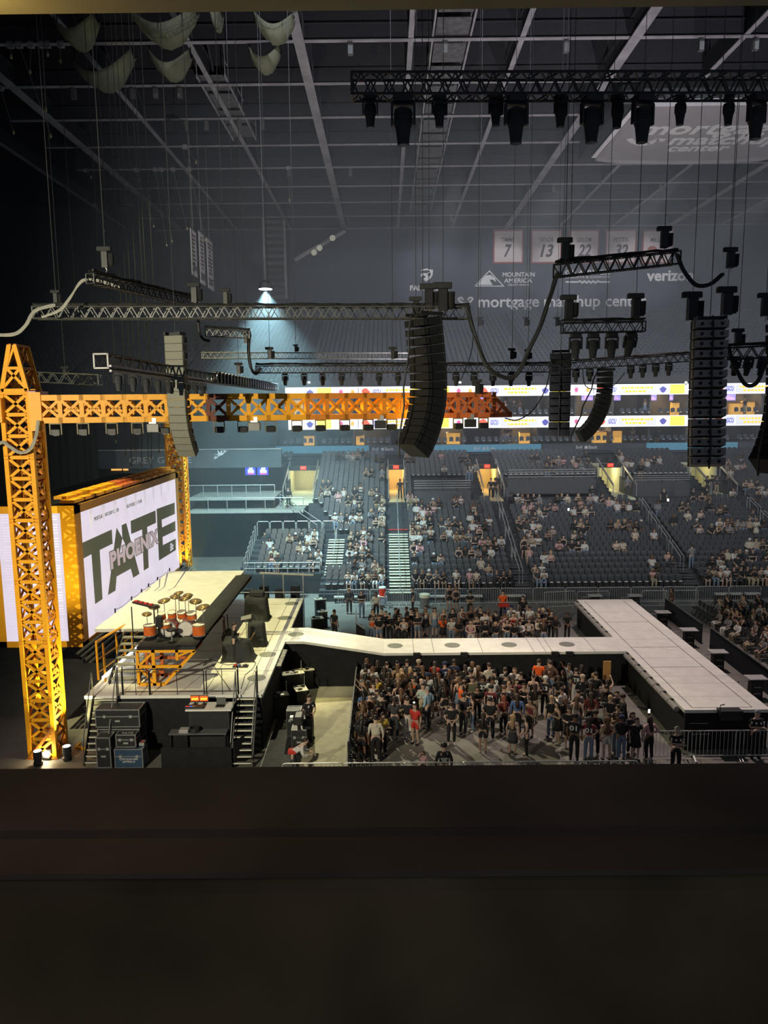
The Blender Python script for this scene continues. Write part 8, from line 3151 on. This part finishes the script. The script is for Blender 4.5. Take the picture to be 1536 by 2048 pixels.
# pit gear between stage and catwalk
GEAR = mat('gear_pale', (0.50, 0.48, 0.38), 0.5)
for k, (px, py, w_, d_, h_, lab) in enumerate(((598, 1312, 0.7, 0.4, 1.0, 'small pale-topped table by the stage keyboard strip'), (585, 1345, 1.0, 0.5, 1.15, 'pale-topped black rack between stage and catwalk'), (610, 1338, 0.8, 0.5, 0.9, 'second rack with pale papers between stage and catwalk'),
                                          (560, 1388, 0.7, 0.5, 1.0, 'black desk strewn with pale papers at the stage corner'), (601, 1376, 0.55, 0.7, 0.7, 'upright pale board leaning in the gear beside the pit floor'), (536, 1390, 0.45, 0.35, 0.9, 'small square-topped table at the stage corner'),
                                          (645, 1222, 0.6, 0.4, 1.0, 'small pale-topped table in the far gear pit'), (634, 1235, 0.7, 0.5, 0.9, 'rack with pale papers in the far gear pit'), (640, 1197, 0.7, 0.5, 1.25, 'tall rack of lit devices beyond the stage corner'))):
    p = atZ(px, py, h_)
    t = thing('gear_table', lab, 'equipment table', (p.x, p.y, 0), 'equipment tables in the gear pit', R(20))
    MB().box((-w_ / 2, -d_ / 2, h_ - 0.03), (w_ / 2, d_ / 2, h_)).build('top', GEAR if k not in (3,) else CHAR, t)
    MB().box((-w_ * 0.42, -d_ * 0.42, 0.02), (w_ * 0.42, d_ * 0.42, h_ - 0.03)).build('rack', CASE, t)
    rr_ = random.Random(k)
    for j in range(4):
        MB().cbox((rr_.uniform(-0.3, 0.3) * w_, rr_.uniform(-0.3, 0.3) * d_, h_ + 0.015 + 0.03 * (j % 2)), (0.16, 0.12, 0.03 + 0.05 * (j % 2))).build('device', (BLACK, GEAR, GALV, CHAR)[j], t)
    g = MB()
    g.tube([(w_ * 0.45, d_ * 0.4, 0.0), (w_ * 0.45, d_ * 0.4, h_ + 0.45)], 0.015)
    g.build('microphone_stand', ALU, t)
# keyboard strip at the stage's pit edge
a, b = atZ(568, 1304, ZS - 0.2), atZ(548, 1338, ZS - 0.2)
t = thing('light_ladder', 'ladder-like strip of small lamps hung on the stage edge above the gear pit', 'light strip')
g = MB()
g.bar((SX1 + 0.12, a.y, ZS - 0.12), (SX1 + 0.12, b.y, ZS - 0.12), 0.2, 0.06)
g.build('tray', BLACK, t)
for k in range(12):
    y = a.y + (b.y - a.y) * (k + 0.5) / 12
    MB().cbox((SX1 + 0.12, y, ZS - 0.08), (0.16, 0.05, 0.03)).build('lamp_cell', GEAR, t)
# steel bins and cases around the camera operator
p = atF(560, 1500)
t = thing('film_camera', 'black film camera on a pedestal beside the bending operator', 'camera', (p.x + 0.75, p.y, 0))
MB().bevbox((-0.16, -0.3, 1.12), (0.16, 0.3, 1.42), 0.04).build('body', CASE, t)
MB().tube([(0, 0.3, 1.27), (0, 0.55, 1.27)], 0.09, 12).build('lens_barrel', BLACK, t)
MB().tube([(0, 0, 0.05), (0, 0, 1.12)], 0.06).build('pedestal', BLACK, t)
for a_ in (0.5, 2.6, 4.7):
    MB().tube([(0, 0, 0.3), (0.5 * math.cos(a_), 0.5 * math.sin(a_), 0.03)], 0.03).build('leg', BLACK, t)
MB().cbox((-0.25, -0.15, 1.35), (0.12, 0.2, 0.12)).build('viewfinder', GALV, t)
for k, (px, py) in enumerate(((600, 1455), (612, 1440), (590, 1430))):
    p = atF(px, py + 40)
    road_case((p.x, p.y, 0), (0.55, 0.5, 0.8 + 0.15 * k), 'black case in the dark gear behind the standing guard, %s from the floor edge' % nth(k), CASE, 0.35, 0, TRUSSG)
# pit carpet, and a strip painted pale for the pool of light on the floor
MB().box((-3.25, 20, 0.0), (-1.6, 32.1, 0.008)).build('floor_light_pool', mat('light_pool_tone', (0.40, 0.37, 0.24), 0.7, 0, 0.15, 2.5))
struct(bpy.data.objects['floor_light_pool'])
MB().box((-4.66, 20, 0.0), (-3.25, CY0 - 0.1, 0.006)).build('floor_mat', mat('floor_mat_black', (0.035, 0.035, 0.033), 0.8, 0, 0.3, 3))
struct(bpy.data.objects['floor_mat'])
# ================================================================== haze hanging in the arena, thicker over the far seats


def haze(name, lo, hi, dens, col):
    hz = bpy.data.materials.new(name)
    hz.use_nodes = True
    nt = hz.node_tree
    nt.nodes.remove(nt.nodes['Principled BSDF'])
    vsn = nt.nodes.new('ShaderNodeVolumeScatter')
    vsn.inputs['Color'].default_value = col + (1,)
    vsn.inputs['Density'].default_value = dens
    vsn.inputs['Anisotropy'].default_value = 0.1
    nt.links.new(vsn.outputs[0], nt.nodes['Material Output'].inputs['Volume'])
    o = MB().box(lo, hi).build(name, hz)
    tag(o, None, None, None, 'stuff')


haze('smoke_haze', (-45.8, 44.0, -0.15), (61, 103.15, 31.0), 0.0068, (0.86, 0.93, 1.0))
haze('smoke_haze', (-45.8, 32.5, -0.15), (-22.2, 44.0, 31.0), 0.006, (0.9, 0.95, 1.0))  # added volume standing for a pale veil over the dark left side
